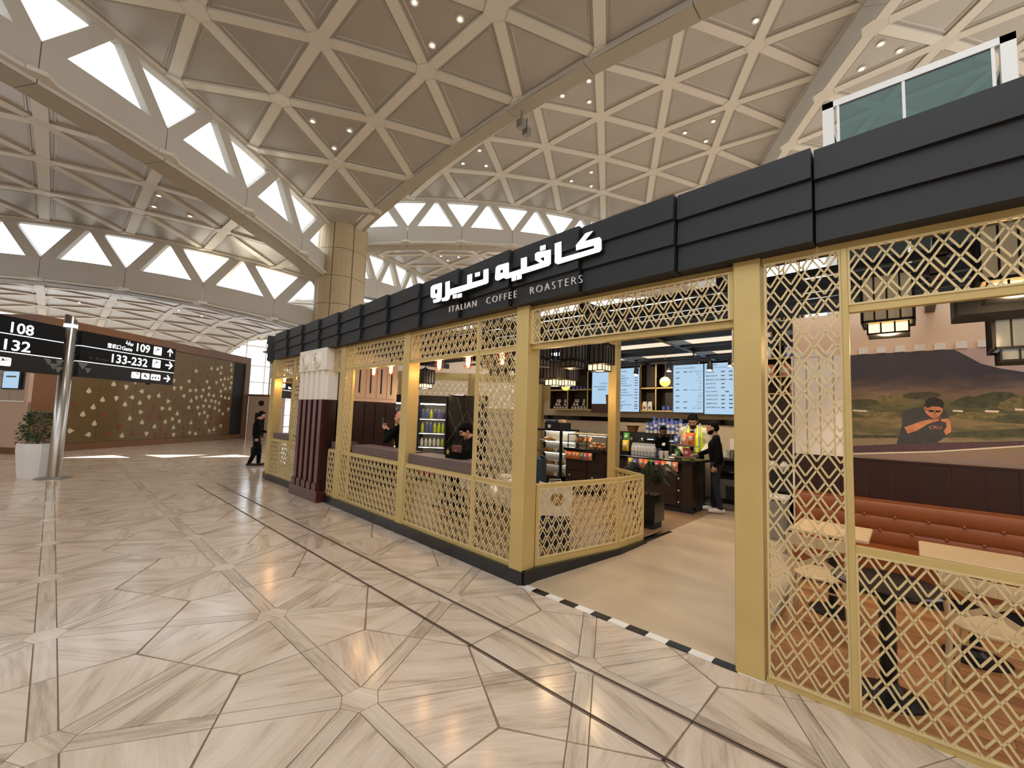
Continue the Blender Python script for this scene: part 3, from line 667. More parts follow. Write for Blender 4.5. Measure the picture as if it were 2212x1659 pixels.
# ---------------------------------------------------------------- sign
sg = thing('shop_sign', 'illuminated white Arabic letters with English subtitle on the dark fascia', 'sign', (-3.3, 3.24, 2.9))
GL = {'kaf' : [(-2.506, 3.433), (-2.432, 3.434), (-2.425, 3.268), (-2.055, 3.272), (-2.055, 3.302), (-2.251, 3.303), (-2.255, 3.351), (-2.15, 3.439), (-2.076, 3.44), (-2.17, 3.365), (-2.003, 3.362), (-1.985, 3.342), (-1.981, 3.245), (-1.999, 3.228), (-2.467, 3.217), (-2.5, 3.238)] ,
'fe' : [(-3.324, 3.372), (-3.29, 3.386), (-3.133, 3.384), (-3.127, 3.266), (-2.946, 3.27), (-2.951, 3.385), (-2.874, 3.384), (-2.87, 3.272), (-2.684, 3.277), (-2.753, 3.323), (-2.758, 3.389), (-2.729, 3.4), (-2.559, 3.385), (-2.555, 3.245), (-2.581, 3.227), (-3.16, 3.209), (-3.208, 3.231), (-3.281, 3.216), (-3.316, 3.225), (-3.331, 3.243), (-3.33, 3.288)] ,
'fd' : [(-2.693, 3.453), (-2.628, 3.452), (-2.627, 3.407), (-2.691, 3.407)] ,
'd1' : [(-3.075, 3.206), (-3.018, 3.207), (-3.016, 3.166), (-3.073, 3.166)] ,
'd2' : [(-2.999, 3.208), (-2.941, 3.209), (-2.939, 3.169), (-2.997, 3.167)] ,
'nun' : [(-3.524, 3.385), (-3.451, 3.384), (-3.443, 3.23), (-3.468, 3.217), (-4.123, 3.195), (-4.134, 3.153), (-4.171, 3.136), (-4.277, 3.143), (-4.276, 3.182), (-4.223, 3.184), (-4.211, 3.205), (-4.223, 3.376), (-4.145, 3.378), (-4.137, 3.27), (-3.802, 3.273), (-3.805, 3.381), (-3.727, 3.383), (-3.724, 3.274), (-3.522, 3.276)] ,
'nd' : [(-3.669, 3.379), (-3.593, 3.376), (-3.59, 3.333), (-3.666, 3.334)] ,
'd3' : [(-4.063, 3.185), (-3.995, 3.184), (-3.993, 3.14), (-4.06, 3.14)] ,
'd4' : [(-3.974, 3.178), (-3.902, 3.181), (-3.899, 3.135), (-3.971, 3.134)] ,
'waw' : [(-4.525, 3.37), (-4.479, 3.387), (-4.304, 3.386), (-4.295, 3.185), (-4.317, 3.155), (-4.359, 3.147), (-4.451, 3.15), (-4.464, 3.19), (-4.39, 3.193), (-4.382, 3.208), (-4.484, 3.216), (-4.519, 3.24)]}
HOLES = {'fe': [[(-2.686, 3.333), (-2.635, 3.33), (-2.634, 3.282), (-2.686, 3.319)], [(-3.26, 3.326), (-3.213, 3.33), (-3.211, 3.293), (-3.255, 3.282)]], 'waw': [[(-4.442, 3.322), (-4.381, 3.324), (-4.38, 3.263), (-4.438, 3.263)]]}
def sign_letter(polys, y0, y1, m, ms, name, root):
    cu = bpy.data.curves.new('l', 'CURVE'); cu.dimensions = '2D'; cu.fill_mode = 'BOTH'; cu.extrude = (y1 - y0) / 2; cu.bevel_depth = 0
    for poly in polys:
        sp = cu.splines.new('POLY'); sp.points.add(len(poly) - 1); sp.use_cyclic_u = True
        for i, (a, b_) in enumerate(poly): sp.points[i].co = (a, b_, 0, 1)
    ob = bpy.data.objects.new('l', cu); COL.objects.link(ob); dg = bpy.context.evaluated_depsgraph_get()
    me = bpy.data.meshes.new_from_object(ob.evaluated_get(dg)); bpy.data.objects.remove(ob)
    me.transform(Matrix(((1, 0, 0, 0), (0, 0, -1, (y0 + y1) / 2), (0, 1, 0, 0), (0, 0, 0, 1))))
    me.transform(Matrix.Translation(root.location).inverted())
    me.materials.clear(); me.materials.append(MATS[m]); me.materials.append(MATS[ms])
    for p in me.polygons: p.material_index = 0 if p.normal.y < -.7 else 1
    o = bpy.data.objects.new(name, me); COL.objects.link(o); o.parent = root; return o
def grow(poly, d):
    c = (sum(p[0] for p in poly) / len(poly), sum(p[1] for p in poly) / len(poly)); return poly
for k, p in GL.items():
    sign_letter([p] + HOLES.get(k, []), 3.235, 3.243, 'sign_white', 'sign_white', 'letter', sg)
    sign_letter([p] + HOLES.get(k, []), 3.244, 3.345, 'sign_return', 'sign_return', 'letter_return', sg)
m = MB(); m.bar((-4.2, 3.33, 3.25), (-2.0, 3.33, 3.25), .02, .03); m.build('mounting_rail', 'sign_return', sg, world=True)
for w, x, sx in (('ITALIAN', -4.16, 1.3), ('COFFEE', -3.49, 1.32), ('ROASTERS', -2.84, 1.32)):
    text_mesh(w, .112, 'subtitle', 'letter_grey', sg, (x, 3.262, 2.985), (1, 0, 0), (0, 0, 1), depth=.008, off=.0, spacing=sx, boldness=-.0035)

# ---------------------------------------------------------------- burgundy and cream pilaster
pi_ = thing('pilaster', 'cream and burgundy fluted pilaster with two round medallions on the cafe front', 'column', (-8.77, 3.6, 0))
def P_(nm, mt, f): m = MB(); f(m); return m.build(nm, mt, pi_, world=True)
yp = 3.50
P_('capital', 'cream', lambda m: m.bbox(-9.42, -8.12, yp - .02, 3.75, 2.50, 2.93, .008))
for cx in (-9.06, -8.49):
    m = MB(); m.lathe([(.0, .02), (.05, .02), (.06, .06), (.085, .075), (.105, .03), (.12, .025), (.14, .055), (.16, .045), (.17, .0)], 24)
    R_ = Matrix.Rotation(pi / 2, 4, 'X'); m.v = [tuple(Vector((cx, yp - .02, 2.70)) + R_ @ Vector(v)) for v in m.v]; m.build('medallion', 'cream', pi_, world=True)
    m = MB(); m.cyl((cx, yp - .03, 2.70), (cx, yp - .07, 2.70), .045, n=16); m.build('medallion_boss', 'stall_tan', pi_, world=True)
P_('upper_shaft', 'cream', lambda m: m.box(-9.39, -8.14, yp + .06, 3.75, 1.93, 2.50))
P_('lower_shaft', 'burgundy_dark', lambda m: m.box(-9.39, -8.14, yp + .06, 3.75, .20, 1.93))
for i in range(5):
    x = -9.38 + i * .252
    P_('upper_fillet', 'cream', lambda m: m.bbox(x, x + .14, yp, yp + .07, 1.93, 2.50, .006))
    P_('lower_fillet', 'burgundy', lambda m: m.bbox(x, x + .14, yp, yp + .07, .34, 1.93, .006))
P_('base', 'burgundy', lambda m: m.bbox(-9.44, -8.10, yp - .05, 3.75, .0, .20, .01))
for i in range(5):
    x = -9.40 + i * .252; P_('base_block', 'burgundy', lambda m: m.box(x, x + .18, yp - .025, yp + .07, .2, .34))
# inner core behind the pilaster
core = struct('wall_core')
m = MB(); m.box(-9.3, -8.12, 3.80, 5.05, FZ, 1.93); m.build('burgundy_cladding', 'burgundy_dark', core)
m = MB(); m.box(-9.3, -8.12, 3.80, 5.05, 1.93, 2.88); m.build('cream_cladding', 'pink_cream', core)
for i in range(5):
    y = 3.85 + i * .24
    m = MB(); m.box(-8.12, -8.105, y, y + .19, 2.0, 2.87); m.build('cream_panel', 'pink_cream', core)
    m = MB(); m.box(-8.105, -8.10, y + .075, y + .105, 2.1, 2.62); m.build('slot', 'black_matt', core)
    m = MB(); m.box(-8.12, -8.105, y, y + .19, .3, 1.9); m.build('burgundy_panel', 'burgundy_dark', core)

# ---------------------------------------------------------------- low screen in the entrance
ls = thing('low_screen', 'waist high gold lattice screen turning the corner inside the entrance', 'screen')
S0, S1, S2, S3 = (-2.96, 3.62), (-2.68, 4.90), (-2.65, 5.53), (-3.30, 5.95)
for a_, b_ in ((S0, S1), (S1, S2), (S2, S3)):
    rail(ls, a_, b_, FZ, FZ + .075, .05); rail(ls, a_, b_, .955, 1.0, .05); 
    A, B = Vector(a_), Vector(b_); u = (B - A).normalized()
    rail(ls, A, A + u * .035, FZ + .075, .955, .04, name='stile'); rail(ls, B - u * .035, B, FZ + .075, .955, .04, name='stile')
    lattice(ls, A + u * .035, B - u * .035, FZ + .075, .955)
m = MB(); m.bbox(-3.48, -3.34, 5.97, 6.11, FZ, 2.98, .004); tag(m.build('inner_post', 'gold'), 'square gold post standing inside the entrance behind the low screen', 'post')
# ================================================================ CAFE INTERIOR
# back wall and side walls
wb_ = struct('wall_back')
m = MB(); m.box(-8.0, -1.1, 9.8, 10.0, .0, 3.25); m.build('plaster', 'beige_wall', wb_)
for i in range(30):
    x = -7.98 + i * .1823
    if x > -2.6: break
    m = MB(); m.box(x + .003, x + .179, 9.786, 9.8, 1.685, 1.80); m.build('band_tile', 'marble_black', wb_)
m = MB(); m.box(-8.0, -7.4, 9.76, 9.8, 2.25, 2.62); m.build('woven_band', 'gold', wb_)
# rear lattice facade of the left half
rear = [(-7.75, 9.55), (-9.2, 8.15), (-10.6, 6.75), (-12.2, 6.0), (-12.95, 5.2)]
rs = thing('rear_screen', 'gold lattice rear screen of the cafe seen above the drink coolers', 'screen')
for (xa, ya), (xb, yb) in zip(rear, rear[1:]):
    A, B = (xb, yb), (xa, ya)
    lattice(rs, A, B, 1.92, 2.70, cw=.16, ch=.25, bw=.016); rail(rs, A, B, 2.70, 2.92, .06); rail(rs, A, B, 1.86, 1.92, .06)
    m = MB(); m.bbox(xa - .07, xa + .07, ya - .07, ya + .07, FZ, 2.92, .004); m.build('post', 'gold', rs)
    if xa > -10.7: rail(rs, A, B, FZ, 1.86, .04, name='infill_panel', m='beige_wall')
# mural wall
MY = 6.5
wr = struct('wall_right')
m = MB(); m.box(-1.08, 2.4, MY, MY + .18, .0, 3.12); m.build('plaster', 'mural_sky', wr)
for i in range(22):
    m = MB(); m.bbox(-1.06 + i * .16, -.97 + i * .16, MY - .03, MY, 2.60, 2.67, .006); m.build('dentil', 'white_panel', wr)
for i in range(4):
    m = MB(); m.bbox(-1.075 + i * .138, -1.075 + i * .138 + .125, MY - .02, MY, 1.375, 2.60, .006); m.build('white_panel', 'white_panel', wr)
for i in range(15):
    m = MB(); m.box(-1.08 + i * .232, -1.08 + i * .232 + .229, MY - .025, MY, .30, 1.37); m.build('burgundy_panel', 'burgundy_dark', wr)
m = MB(); m.box(-1.08, 2.4, MY - .035, MY, 1.355, 1.378); m.build('cap', 'burgundy_dark', wr)
m = MB(); m.box(-1.10, -1.08, MY - .03, MY + .18, .0, 2.62); m.build('end_cap', 'white_panel', wr)
mu = thing('mural', 'wide photographic mural of a man smelling coffee beans in the hills', 'picture', (-.53, MY - .005, 1.39))
def mural_mat():
    m = bpy.data.materials.new('mural_print'); m.use_nodes = True; nt = m.node_tree; b = nt.nodes['Principled BSDF']; L = nt.links.new
    tc = nt.nodes.new('ShaderNodeTexCoord'); sp = nt.nodes.new('ShaderNodeSeparateXYZ'); L(tc.outputs['Object'], sp.inputs[0])
    n = nt.nodes.new('ShaderNodeTexNoise'); n.inputs['Scale'].default_value = 7; n.inputs['Detail'].default_value = 9; mp = nt.nodes.new('ShaderNodeMapping'); mp.inputs['Scale'].default_value = (.7, 1, 2.6); L(tc.outputs['Object'], mp.inputs[0]); L(mp.outputs[0], n.inputs['Vector'])
    a = nt.nodes.new('ShaderNodeMath'); a.operation = 'MULTIPLY_ADD'; a.inputs[1].default_value = .34; L(n.outputs['Fac'], a.inputs[0]); L(sp.outputs['Z'], a.inputs[2])
    mr = nt.nodes.new('ShaderNodeMapRange'); mr.inputs[1].default_value = .1; mr.inputs[2].default_value = 1.4; L(a.outputs[0], mr.inputs[0])
    r = nt.nodes.new('ShaderNodeValToRGB'); r.color_ramp.elements[0].color = (*srgb(120, 104, 104), 1); r.color_ramp.elements[1].color = (*srgb(66, 58, 66), 1)
    for p, c in ((.10, (128, 104, 92)), (.22, (122, 106, 76)), (.30, (74, 70, 44)), (.38, (118, 98, 66)), (.46, (60, 60, 36)), (.54, (88, 82, 50)), (.62, (116, 92, 74)), (.68, (90, 74, 70)), (.78, (62, 54, 62))):
        e = r.color_ramp.elements.new(p); e.color = (*srgb(*c), 1)
    L(mr.outputs[0], r.inputs[0]); L(r.outputs[0], b.inputs['Base Color']); b.inputs['Roughness'].default_value = .6; MATS['mural_print'] = m
mural_mat()
m = MB(); m.box(-.53, 2.4, MY - .012, MY - .004, 1.39, 2.595); m.build('print', 'mural_print', mu, world=True)
mat('pr_sky', srgb(188, 160, 150), .6, var=.06, vscale=3); mat('pr_ridge', srgb(62, 54, 62), .6, var=.15, vscale=4); mat('pr_shirt', srgb(46, 46, 50), .6, var=.12, vscale=9); mat('pr_skin', srgb(176, 112, 78), .6, var=.2, vscale=14); mat('pr_hair', srgb(24, 20, 20), .6); mat('pr_beans', srgb(70, 46, 52), .6, var=.75, vscale=95); mat('pr_edge', srgb(196, 178, 156), .6)
def pr(poly, mt, k, nm='printed_shape'):
    m = MB(); m.prism(poly, (0, MY - .012, 0), (1, 0, 0), (0, 0, 1), .0004 * k, .0004 * k + .0006); m.build(nm, mt, mu, world=True)
pr([(.37, 2.595), (2.4, 2.595), (2.4, 2.28), (1.2, 2.30), (.84, 2.33), (.70, 2.37), (.56, 2.43), (.46, 2.52)], 'pr_sky', .5, 'printed_sky')
pr([(-.524, 1.506), (.085, 1.584), (.818, 1.651), (2.4, 1.75), (2.4, 1.70), (.816, 1.608), (.182, 1.502), (-.502, 1.42)], 'pr_beans', 4.2, 'printed_bean_tray')
pr([(-.53, 1.405), (.182, 1.488), (.816, 1.594), (2.4, 1.69), (2.4, 1.71), (.816, 1.610), (.182, 1.504), (-.53, 1.424)], 'pr_edge', 4.6, 'printed_tray_edge')
pr([(-.05, 1.926), (.024, 1.962), (.116, 1.977), (.173, 1.867), (.212, 1.847), (.283, 1.945), (.31, 1.89), (.33, 1.769), (.284, 1.672), (.214, 1.597), (-.108, 1.562), (-.061, 1.767)], 'pr_shirt', 5.0, 'printed_man')
mat('pr_skin2', srgb(134, 82, 58), .6); mat('pr_bush', srgb(58, 58, 34), .6, var=.45, vscale=26); mat('pr_bush2', srgb(96, 84, 48), .6, var=.4, vscale=30); mat('pr_pale', srgb(196, 176, 160), .6, var=.2, vscale=20)
BK = [0]
for cx, cz, w, h, k_ in ((-.40, 2.02, .20, .05, 0), (-.15, 2.06, .16, .06, 1), (.10, 2.10, .2, .05, 0), (.48, 2.02, .16, .07, 0), (.66, 2.06, .2, .09, 0), (.86, 2.0, .22, .10, 1), (1.1, 2.05, .3, .12, 0), (.55, 1.90, .2, .05, 1), (.75, 1.86, .16, .05, 0), (-.35, 1.90, .14, .04, 1), (.95, 1.86, .3, .06, 0), (1.4, 2.0, .3, .15, 1), (1.8, 2.05, .4, .16, 0)):
    pr([(cx + w * cos(2 * pi * q / 11) * rnd.uniform(.7, 1.05), cz + h * sin(2 * pi * q / 11) * rnd.uniform(.6, 1.1)) for q in range(11)], ('pr_bush', 'pr_bush2')[k_], (BK.__setitem__(0, BK[0] + .2) or .8 + BK[0]), 'printed_bush')
for cx, cz, w in ((-.42, 1.92, .07), (.38, 1.93, .04), (.62, 1.93, .05), (.8, 1.95, .03)): pr([(cx - w, cz), (cx + w * .8, cz - .004), (cx + w, cz + .015), (cx - w * .9, cz + .02)], 'pr_pale', 4.0, 'printed_rock')
pr([(-.524, 1.60), (2.4, 1.80), (2.4, 1.86), (.8, 1.77), (-.1, 1.66), (-.524, 1.64)], 'pr_bush', .6, 'printed_hedge')
pr([(.126, 1.984), (.18, 1.998), (.24, 1.99), (.270, 1.966), (.262, 1.92), (.235, 1.872), (.205, 1.855), (.17, 1.868), (.135, 1.915)], 'pr_skin', 7, 'printed_face')
pr([(.126, 1.984), (.118, 1.955), (.128, 1.935), (.137, 1.95)], 'pr_skin2', 7.5, 'printed_ear')
pr([(.127, 1.991), (.119, 1.968), (.135, 1.985), (.15, 1.965), (.19, 1.985), (.24, 1.982), (.270, 1.962), (.281, 2.02), (.262, 2.055), (.22, 2.08), (.175, 2.082), (.138, 2.05)], 'pr_hair', 9, 'printed_hair')
pr([(-.04, 1.751), (.03, 1.785), (.10, 1.822), (.17, 1.845), (.235, 1.852), (.24, 1.833), (.185, 1.812), (.14, 1.785), (.06, 1.715), (-.016, 1.68)], 'pr_skin', 11, 'printed_arm')
pr([(.255, 1.850), (.309, 1.858), (.322, 1.825), (.326, 1.765), (.322, 1.715), (.284, 1.678), (.268, 1.72), (.292, 1.77), (.288, 1.815), (.25, 1.826)], 'pr_skin', 11, 'printed_arm')
for q in range(4): pr([(.17 + q * .022, 1.835 + q * .006), (.178 + q * .022, 1.834 + q * .006), (.20 + q * .02, 1.858 + q * .004), (.19 + q * .02, 1.86 + q * .004)], 'pr_skin2', 13, 'printed_finger')
pr([(.155, 1.945), (.20, 1.938), (.20, 1.92), (.165, 1.922)], 'pr_hair', 9, 'printed_glasses'); pr([(.212, 1.938), (.252, 1.94), (.248, 1.92), (.214, 1.92)], 'pr_hair', 9, 'printed_glasses'); pr([(.125, 1.95), (.252, 1.941), (.252, 1.936), (.125, 1.944)], 'pr_hair', 10, 'printed_glasses')
pr([(.185, 1.888), (.232, 1.886), (.226, 1.878), (.19, 1.879)], 'pr_skin2', 9, 'printed_mouth'); pr([(.20, 1.925), (.214, 1.925), (.218, 1.90), (.196, 1.90)], 'pr_skin2', 9, 'printed_nose')
text_mesh('CRU', .05, 'printed_lettering', 'pr_skin', mu, (.155, MY - .012, 1.74), (1, 0, 0), (0, 0, 1), depth=.0002, off=.0034)
# banquette
bn = thing('banquette', 'long orange tan leather banquette with buttoned roll back under the mural', 'bench', (.6, 6.2, 0))
m = MB(); m.box(-1.04, 2.3, 5.92, 6.44, .012, .16); m.build('plinth', 'black_matt', bn, world=True)
m = MB(); m.bbox(-1.06, 2.32, 5.86, 6.46, .16, .45, .05); m.build('seat', 'tan_leather', bn, world=True)
def roll(z, r, nm):
    m = MB(); n = 48; vs = []; K = 10
    for i in range(n + 1):
        x = -1.06 + 3.38 * i / n
        for k in range(K + 1):
            t = -pi / 2 + pi * k / K; vs.append((x, 6.43 - .05 - r[0] * cos(t), z + r[1] * sin(t)))
    fs = [(i * (K + 1) + k, (i + 1) * (K + 1) + k, (i + 1) * (K + 1) + k + 1, i * (K + 1) + k + 1) for i in range(n) for k in range(K)]
    fs += [tuple(range(K + 1)), tuple(n * (K + 1) + k for k in range(K, -1, -1))]
    m.add(vs, fs); return m.build(nm, 'tan_leather', bn, True, True)
for z in (.53, .675, .825): roll(z, (.035, .10), 'back_roll')
m = MB(); m.box(-1.06, 2.32, 6.36, 6.46, .44, .93); m.build('back_board', 'tan_leather', bn, world=True)
for k, z in enumerate((.76, .605)):
    for i in range(13):
        m = MB(); m.sphere((-.92 + i * .26 + (.13 if k else 0), 6.345, z), .016, .012, .016, 8, 5); m.build('button', 'tan_leather', bn, True, True)

# ---------------------------------------------------------------- roof beams
pg = thing('roof_grid', 'black steel open beam grid roofing the cafe', 'beams', (-5, 6, 2.95))
for y, hh, w in ((4.40, .06, .05), (4.90, .12, .06), (5.15, .05, .04), (5.40, .05, .04), (5.87, .12, .06), (6.7, .12, .06), (7.4, .05, .04), (8.0, .12, .06), (8.7, .05, .04), (9.3, .12, .06)):
    x0 = -12.4 if y < 6 else (-10.4 if y < 7 else -8.6)
    m = MB(); m.box(x0, 1.5, y - w / 2, y + w / 2, 3.02, 3.02 + hh); m.build('beam', 'black_steel', pg, world=True)
m = MB(); m.box(-11.6, -3.2, 3.80, 3.84, 3.02, 3.07); m.build('beam', 'black_steel', pg, world=True)
for x in (-11.6, -9.6, -7.6, -6.0, -4.4, -2.9, -1.3, .2):
    y1 = 5.9 if x < -11 else (6.6 if x < -10 else (7.6 if x < -8 else 9.75))
    m = MB(); m.box(x - .04, x + .04, 3.80 if x < -3.2 else 4.3, y1, 3.02, 3.16); m.build('beam', 'black_steel', pg, world=True)
m = MB(); m.box(-5.6, -2.0, 7.985, 8.015, 2.88, 2.91); m.box(-5.0, -4.98, 7.99, 8.01, 2.9, 3.03); m.box(-2.9, -2.88, 7.99, 8.01, 2.9, 3.03); m.build('light_track', 'black_steel', pg, world=True)

# ---------------------------------------------------------------- shelves on the back wall
sh = thing('shelf_unit', 'dark wood wall shelf with thin gold edges behind the menu screens', 'shelf', (-5, 9.6, 1.95))
def B_(root, nm, mt, *a): m = MB(); m.box(*a); return m.build(nm, mt, root, world=True)
B_(sh, 'back_board', 'shelf_wood', -7.36, -2.62, 9.765, 9.795, 1.95, 3.1)
for z in (1.95, 2.48, 3.075):
    B_(sh, 'shelf_board', 'shelf_wood', -7.36, -2.62, 9.47, 9.765, z, z + .025); B_(sh, 'gold_edge', 'gold', -7.36, -2.62, 9.455, 9.47, z - .003, z + .028)
for x in (-7.36, -6.75, -6.12, -5.4, -4.65, -4.27, -3.3, -2.64):
    B_(sh, 'upright', 'shelf_wood', x - .01, x + .01, 9.47, 9.765, 1.975, 3.075); B_(sh, 'gold_edge', 'gold', x - .014, x + .014, 9.455, 9.47, 1.975, 3.075)
jar = thing('jar', 'x', 'jar')
m = MB(); m.lathe([(.0, 0), (.032, 0), (.034, .01), (.034, .055), (.026, .066), (.026, .07)], 12); m.build('body', 'pack_brown', jar)
m = MB(); m.lathe([(.028, .07), (.028, .085), (.0, .086)], 12); m.build('lid', 'pack_white', jar)
m = MB(); m.lathe([(.0345, .02), (.0345, .048)], 12); m.build('label_band', 'pack_white', jar)
fj = True
for cx, cell in ((-7.25, 'left'), (-6.65, 'right')):
    spots = [(0, 0, 0), (.1, 0, 0), (.2, 0, 0), (.3, 0, 0), (.4, 0, 0), (.05, .04, .09), (.15, .04, .09), (.35, .04, .09), (.1, .05, .18), (.17, .05, .18), (.36, .05, .18)]
    for i, (dx, dy, dz) in enumerate(spots):
        p = (cx + dx, 9.55 + dy * .3, 1.976 + dz)
        row = ('bottom row', 'middle row', 'top row')[int(dz / .085)]
        if fj: jar.location = p; jj = jar; fj = False
        else: jj = dup(jar, p)
        jj['group'] = 'jars in the %s shelf cell' % cell; jj['label'] = 'brown jar with white lid, %s in the %s of the %s shelf cell' % (('first', 'second', 'third', 'fourth', 'fifth')[i if i < 5 else (i - 5) % 3], row, cell)
    
pc = thing('paper_cup', 'x', 'cup')
m = MB(); m.lathe([(.0, 0), (.030, 0), (.040, .10), (.042, .102), (.037, .1), (.028, .006)], 14); m.build('body', 'cup_blue', pc)
m = MB(); m.lathe([(.0322, .025), (.0362, .062)], 14); m.build('sleeve', 'pack_white', pc)
pc.location = (-6.62, 9.55, 2.506)
pc['label'] = 'blue paper cup standing first on the upper shelf beside the screens'; pc['group'] = 'blue cups on the wall shelf'
for i, s in enumerate((.92, .8, .62)):
    dup(pc, (-6.5 + i * .115, 9.55, 2.506), label='blue paper cup on the upper shelf, %s in its shrinking row' % ('second', 'third', 'smallest last')[i], group='blue cups on the wall shelf', scale=(s, s, s))
for i in range(3): dup(pc, (-4.12 + i * .115, 9.55, 1.976), label='blue paper cup on the lower shelf left of the twin menus, %s' % ('first from the left', 'middle of three', 'last of three')[i], group='blue cups by the twin menus', scale=(1.05, 1, 1))
for i in range(2):
    m = MB(); m.bbox(-4.62 + .0 + i * .0, -4.62 + .1, 9.5, 9.62, 0, .19, .01)
    o = thing('coffee_box', ('orange coffee box on the lower shelf, left of its pair', 'orange coffee box on the lower shelf, right of its pair')[i], 'box', (-4.86 + i * .12 + .06, 9.56, 1.976), group='orange coffee boxes')
    m = MB(); m.bbox(-.055, .055, -.04, .04, 0, .17, .008); m.build('carton', 'pack_orange', o); m = MB(); m.box(-.03, .03, -.042, -.04, .05, .12); m.build('label_patch', 'pack_yellow', o)
    o = thing('coffee_bag', ('white coffee bag with dark print on the shelf, left of two', 'white coffee bag with dark print on the shelf, right of two')[i], 'bag', (-4.58 + i * .13, 9.56, 1.976), group='white coffee bags')
    m = MB(); m.bbox(-.055, .055, -.035, .035, 0, .17, .015); m.prism([(-.05, .17), (.05, .17), (.045, .205), (-.045, .205)], (0, .01, 0), (1, 0, 0), (0, 0, 1), 0, .02); m.build('pouch', 'pack_white', o)
    m = MB(); m.sphere((0, -.036, .06), .03, .004, .04, 10, 6); m.build('print_patch', 'pack_brown', o)
o = thing('gold_ornament', 'gold crouching figurine on the upper shelf between the screens', 'ornament', (-4.8, 9.55, 2.506))
m = MB(); m.sphere((0, 0, .07), .1, .05, .05, 10, 8); m.sphere((.1, 0, .13), .035, .03, .035, 8, 6); m.tube([(-.08, 0, .06), (-.14, 0, .1), (-.17, 0, .03)], .012); m.tube([(.06, -.02, .05), (.1, -.03, .0)], .012); m.tube([(-.05, -.02, .05), (-.07, -.03, .0)], .012); m.build('figure', 'star_gold', o)

# ---------------------------------------------------------------- menu screens
def screen(name, label, x0, x1, z0, z1, y=9.42):
    t = thing(name, label, 'screen', ((x0 + x1) / 2, y, z0), group='menu screens above the counter')
    B_(t, 'bezel', 'black_matt', x0 - .015, x1 + .015, y, y + .035, z0 - .015, z1 + .015); B_(t, 'panel', 'screen_blue', x0, x1, y - .003, y, z0, z1)
    return t
def T_(root, txt, x, z, size, al='LEFT', m='screen_text', y=9.417, bold=.0): return text_mesh(txt, size, 'lettering', m, root, (x, y, z), (1, 0, 0), (0, 0, 1), align=al, depth=.0006, off=.0012, boldness=bold)
s1 = screen('menu_screen', 'leftmost menu screen advertising the house blend espresso, partly behind a gold post', -5.96, -5.36, 1.92, 2.93)
B_(s1, 'footer_band', 'screen_dark', -5.96, -5.36, 9.4155, 9.417, 1.92, 2.12)
T_(s1, 'CLASSICO', -5.72, 2.62, .05); T_(s1, 'HOUSE BLEND', -5.92, 2.535, .058); T_(s1, 'ESPRESSO', -5.78, 2.465, .05, bold=.001)
m = MB(); m.prism([(-5.56, 2.35), (-5.42, 2.35), (-5.44, 2.1), (-5.54, 2.1)], (0, 9.417, 0), (1, 0, 0), (0, 0, 1), .0002, .0012); m.build('printed_glass', 'pack_brown', s1, world=True)
s2 = screen('menu_screen', 'menu screen listing iced drinks just right of the inner gold post', -5.27, -4.66, 1.935, 2.985)
for i, (t_, z) in enumerate((('COLD COFFEE', 2.90), ('ICED LATTE', 2.79), ('ICED AMERICANO', 2.73), ('ICED MOCHA', 2.67), ('FRAPPE LATTE', 2.61), ('MOCHA FRAPPE LATTE', 2.55), ('FRAPPE CREME', 2.45), ('ICED TEA PEACH', 2.385), ('STRAWBERRY & VANILLA', 2.32), ('WATER', 2.25), ('EXTRA SHOT', 2.16), ('DOUBLE CHOCOLATE', 2.09), ('COOKIES', 2.05), ('MANGO', 2.0))):
    T_(s2, t_, -5.23, z, .036, bold=.0008)
    if i: B_(s2, 'price', 'screen_text', -4.78, -4.70, 9.4155, 9.4165, z + .004, z + .022)
s3 = screen('menu_screen', 'left of the twin bright menu screens, Arabic list aligned to the right', -3.845, -3.20, 1.94, 2.988)
AR_ = ['\uFE8D\uFEDF\uFED8\uFEEC\uFEEE\uFE93', '\uFEE3\uFEB8\uFEAE\uFEEE\uFE91\uFE8E\uFE95', '\uFEB7\uFE8E\uFEF1', '\uFED7\uFEEC\uFEEE\uFE93', '\uFEDF\uFE8E\uFE97\uFEEA']
T_(s3, 'HOT & COLD DRINKS', -3.80, 2.90, .044)
for i in range(13):
    z = 2.82 - i * .066; T_(s3, AR_[i % 5][::-1] + (' ' + AR_[(i * 2 + 1) % 5][::-1] if i % 3 == 0 else ''), -3.23, z, .046 if i % 2 == 0 else .032, 'RIGHT')
    if i % 2 == 0: B_(s3, 'price', 'screen_text', -3.79, -3.71, 9.4155, 9.4165, z, z + .02)
    if i in (0, 6, 10, 12): B_(s3, 'price', 'screen_text', -3.62, -3.54, 9.4155, 9.4165, z, z + .02)
s4 = screen('menu_screen', 'right of the twin bright menu screens, English coffee list with prices', -3.175, -2.586, 1.915, 2.99)
T_(s4, 'HOT COFFEE', -3.15, 2.93, .04); T_(s4, 'BREWED FRESH & BOLD ROASTED', -3.15, 2.885, .03)
for i, t_ in enumerate(('ESPRESSO', 'MACCHIATO', 'ESPRESSO CON PANNA', 'RISTRETTO', 'CORTADO', 'FLAT WHITE', 'CAPPUCCINO', 'CAFFE LATTE', 'AMERICANO', 'CAFFE MOCHA')):
    z = 2.79 - i * .083; T_(s4, t_, -3.145, z, .04, bold=.001)
    for x in ((-2.84, -2.69) if i not in (3, 4, 5) else ((-2.84,) if i < 5 else (-2.76,))): B_(s4, 'price', 'screen_text', x, x + .07, 9.4155, 9.4165, z, z + .024)

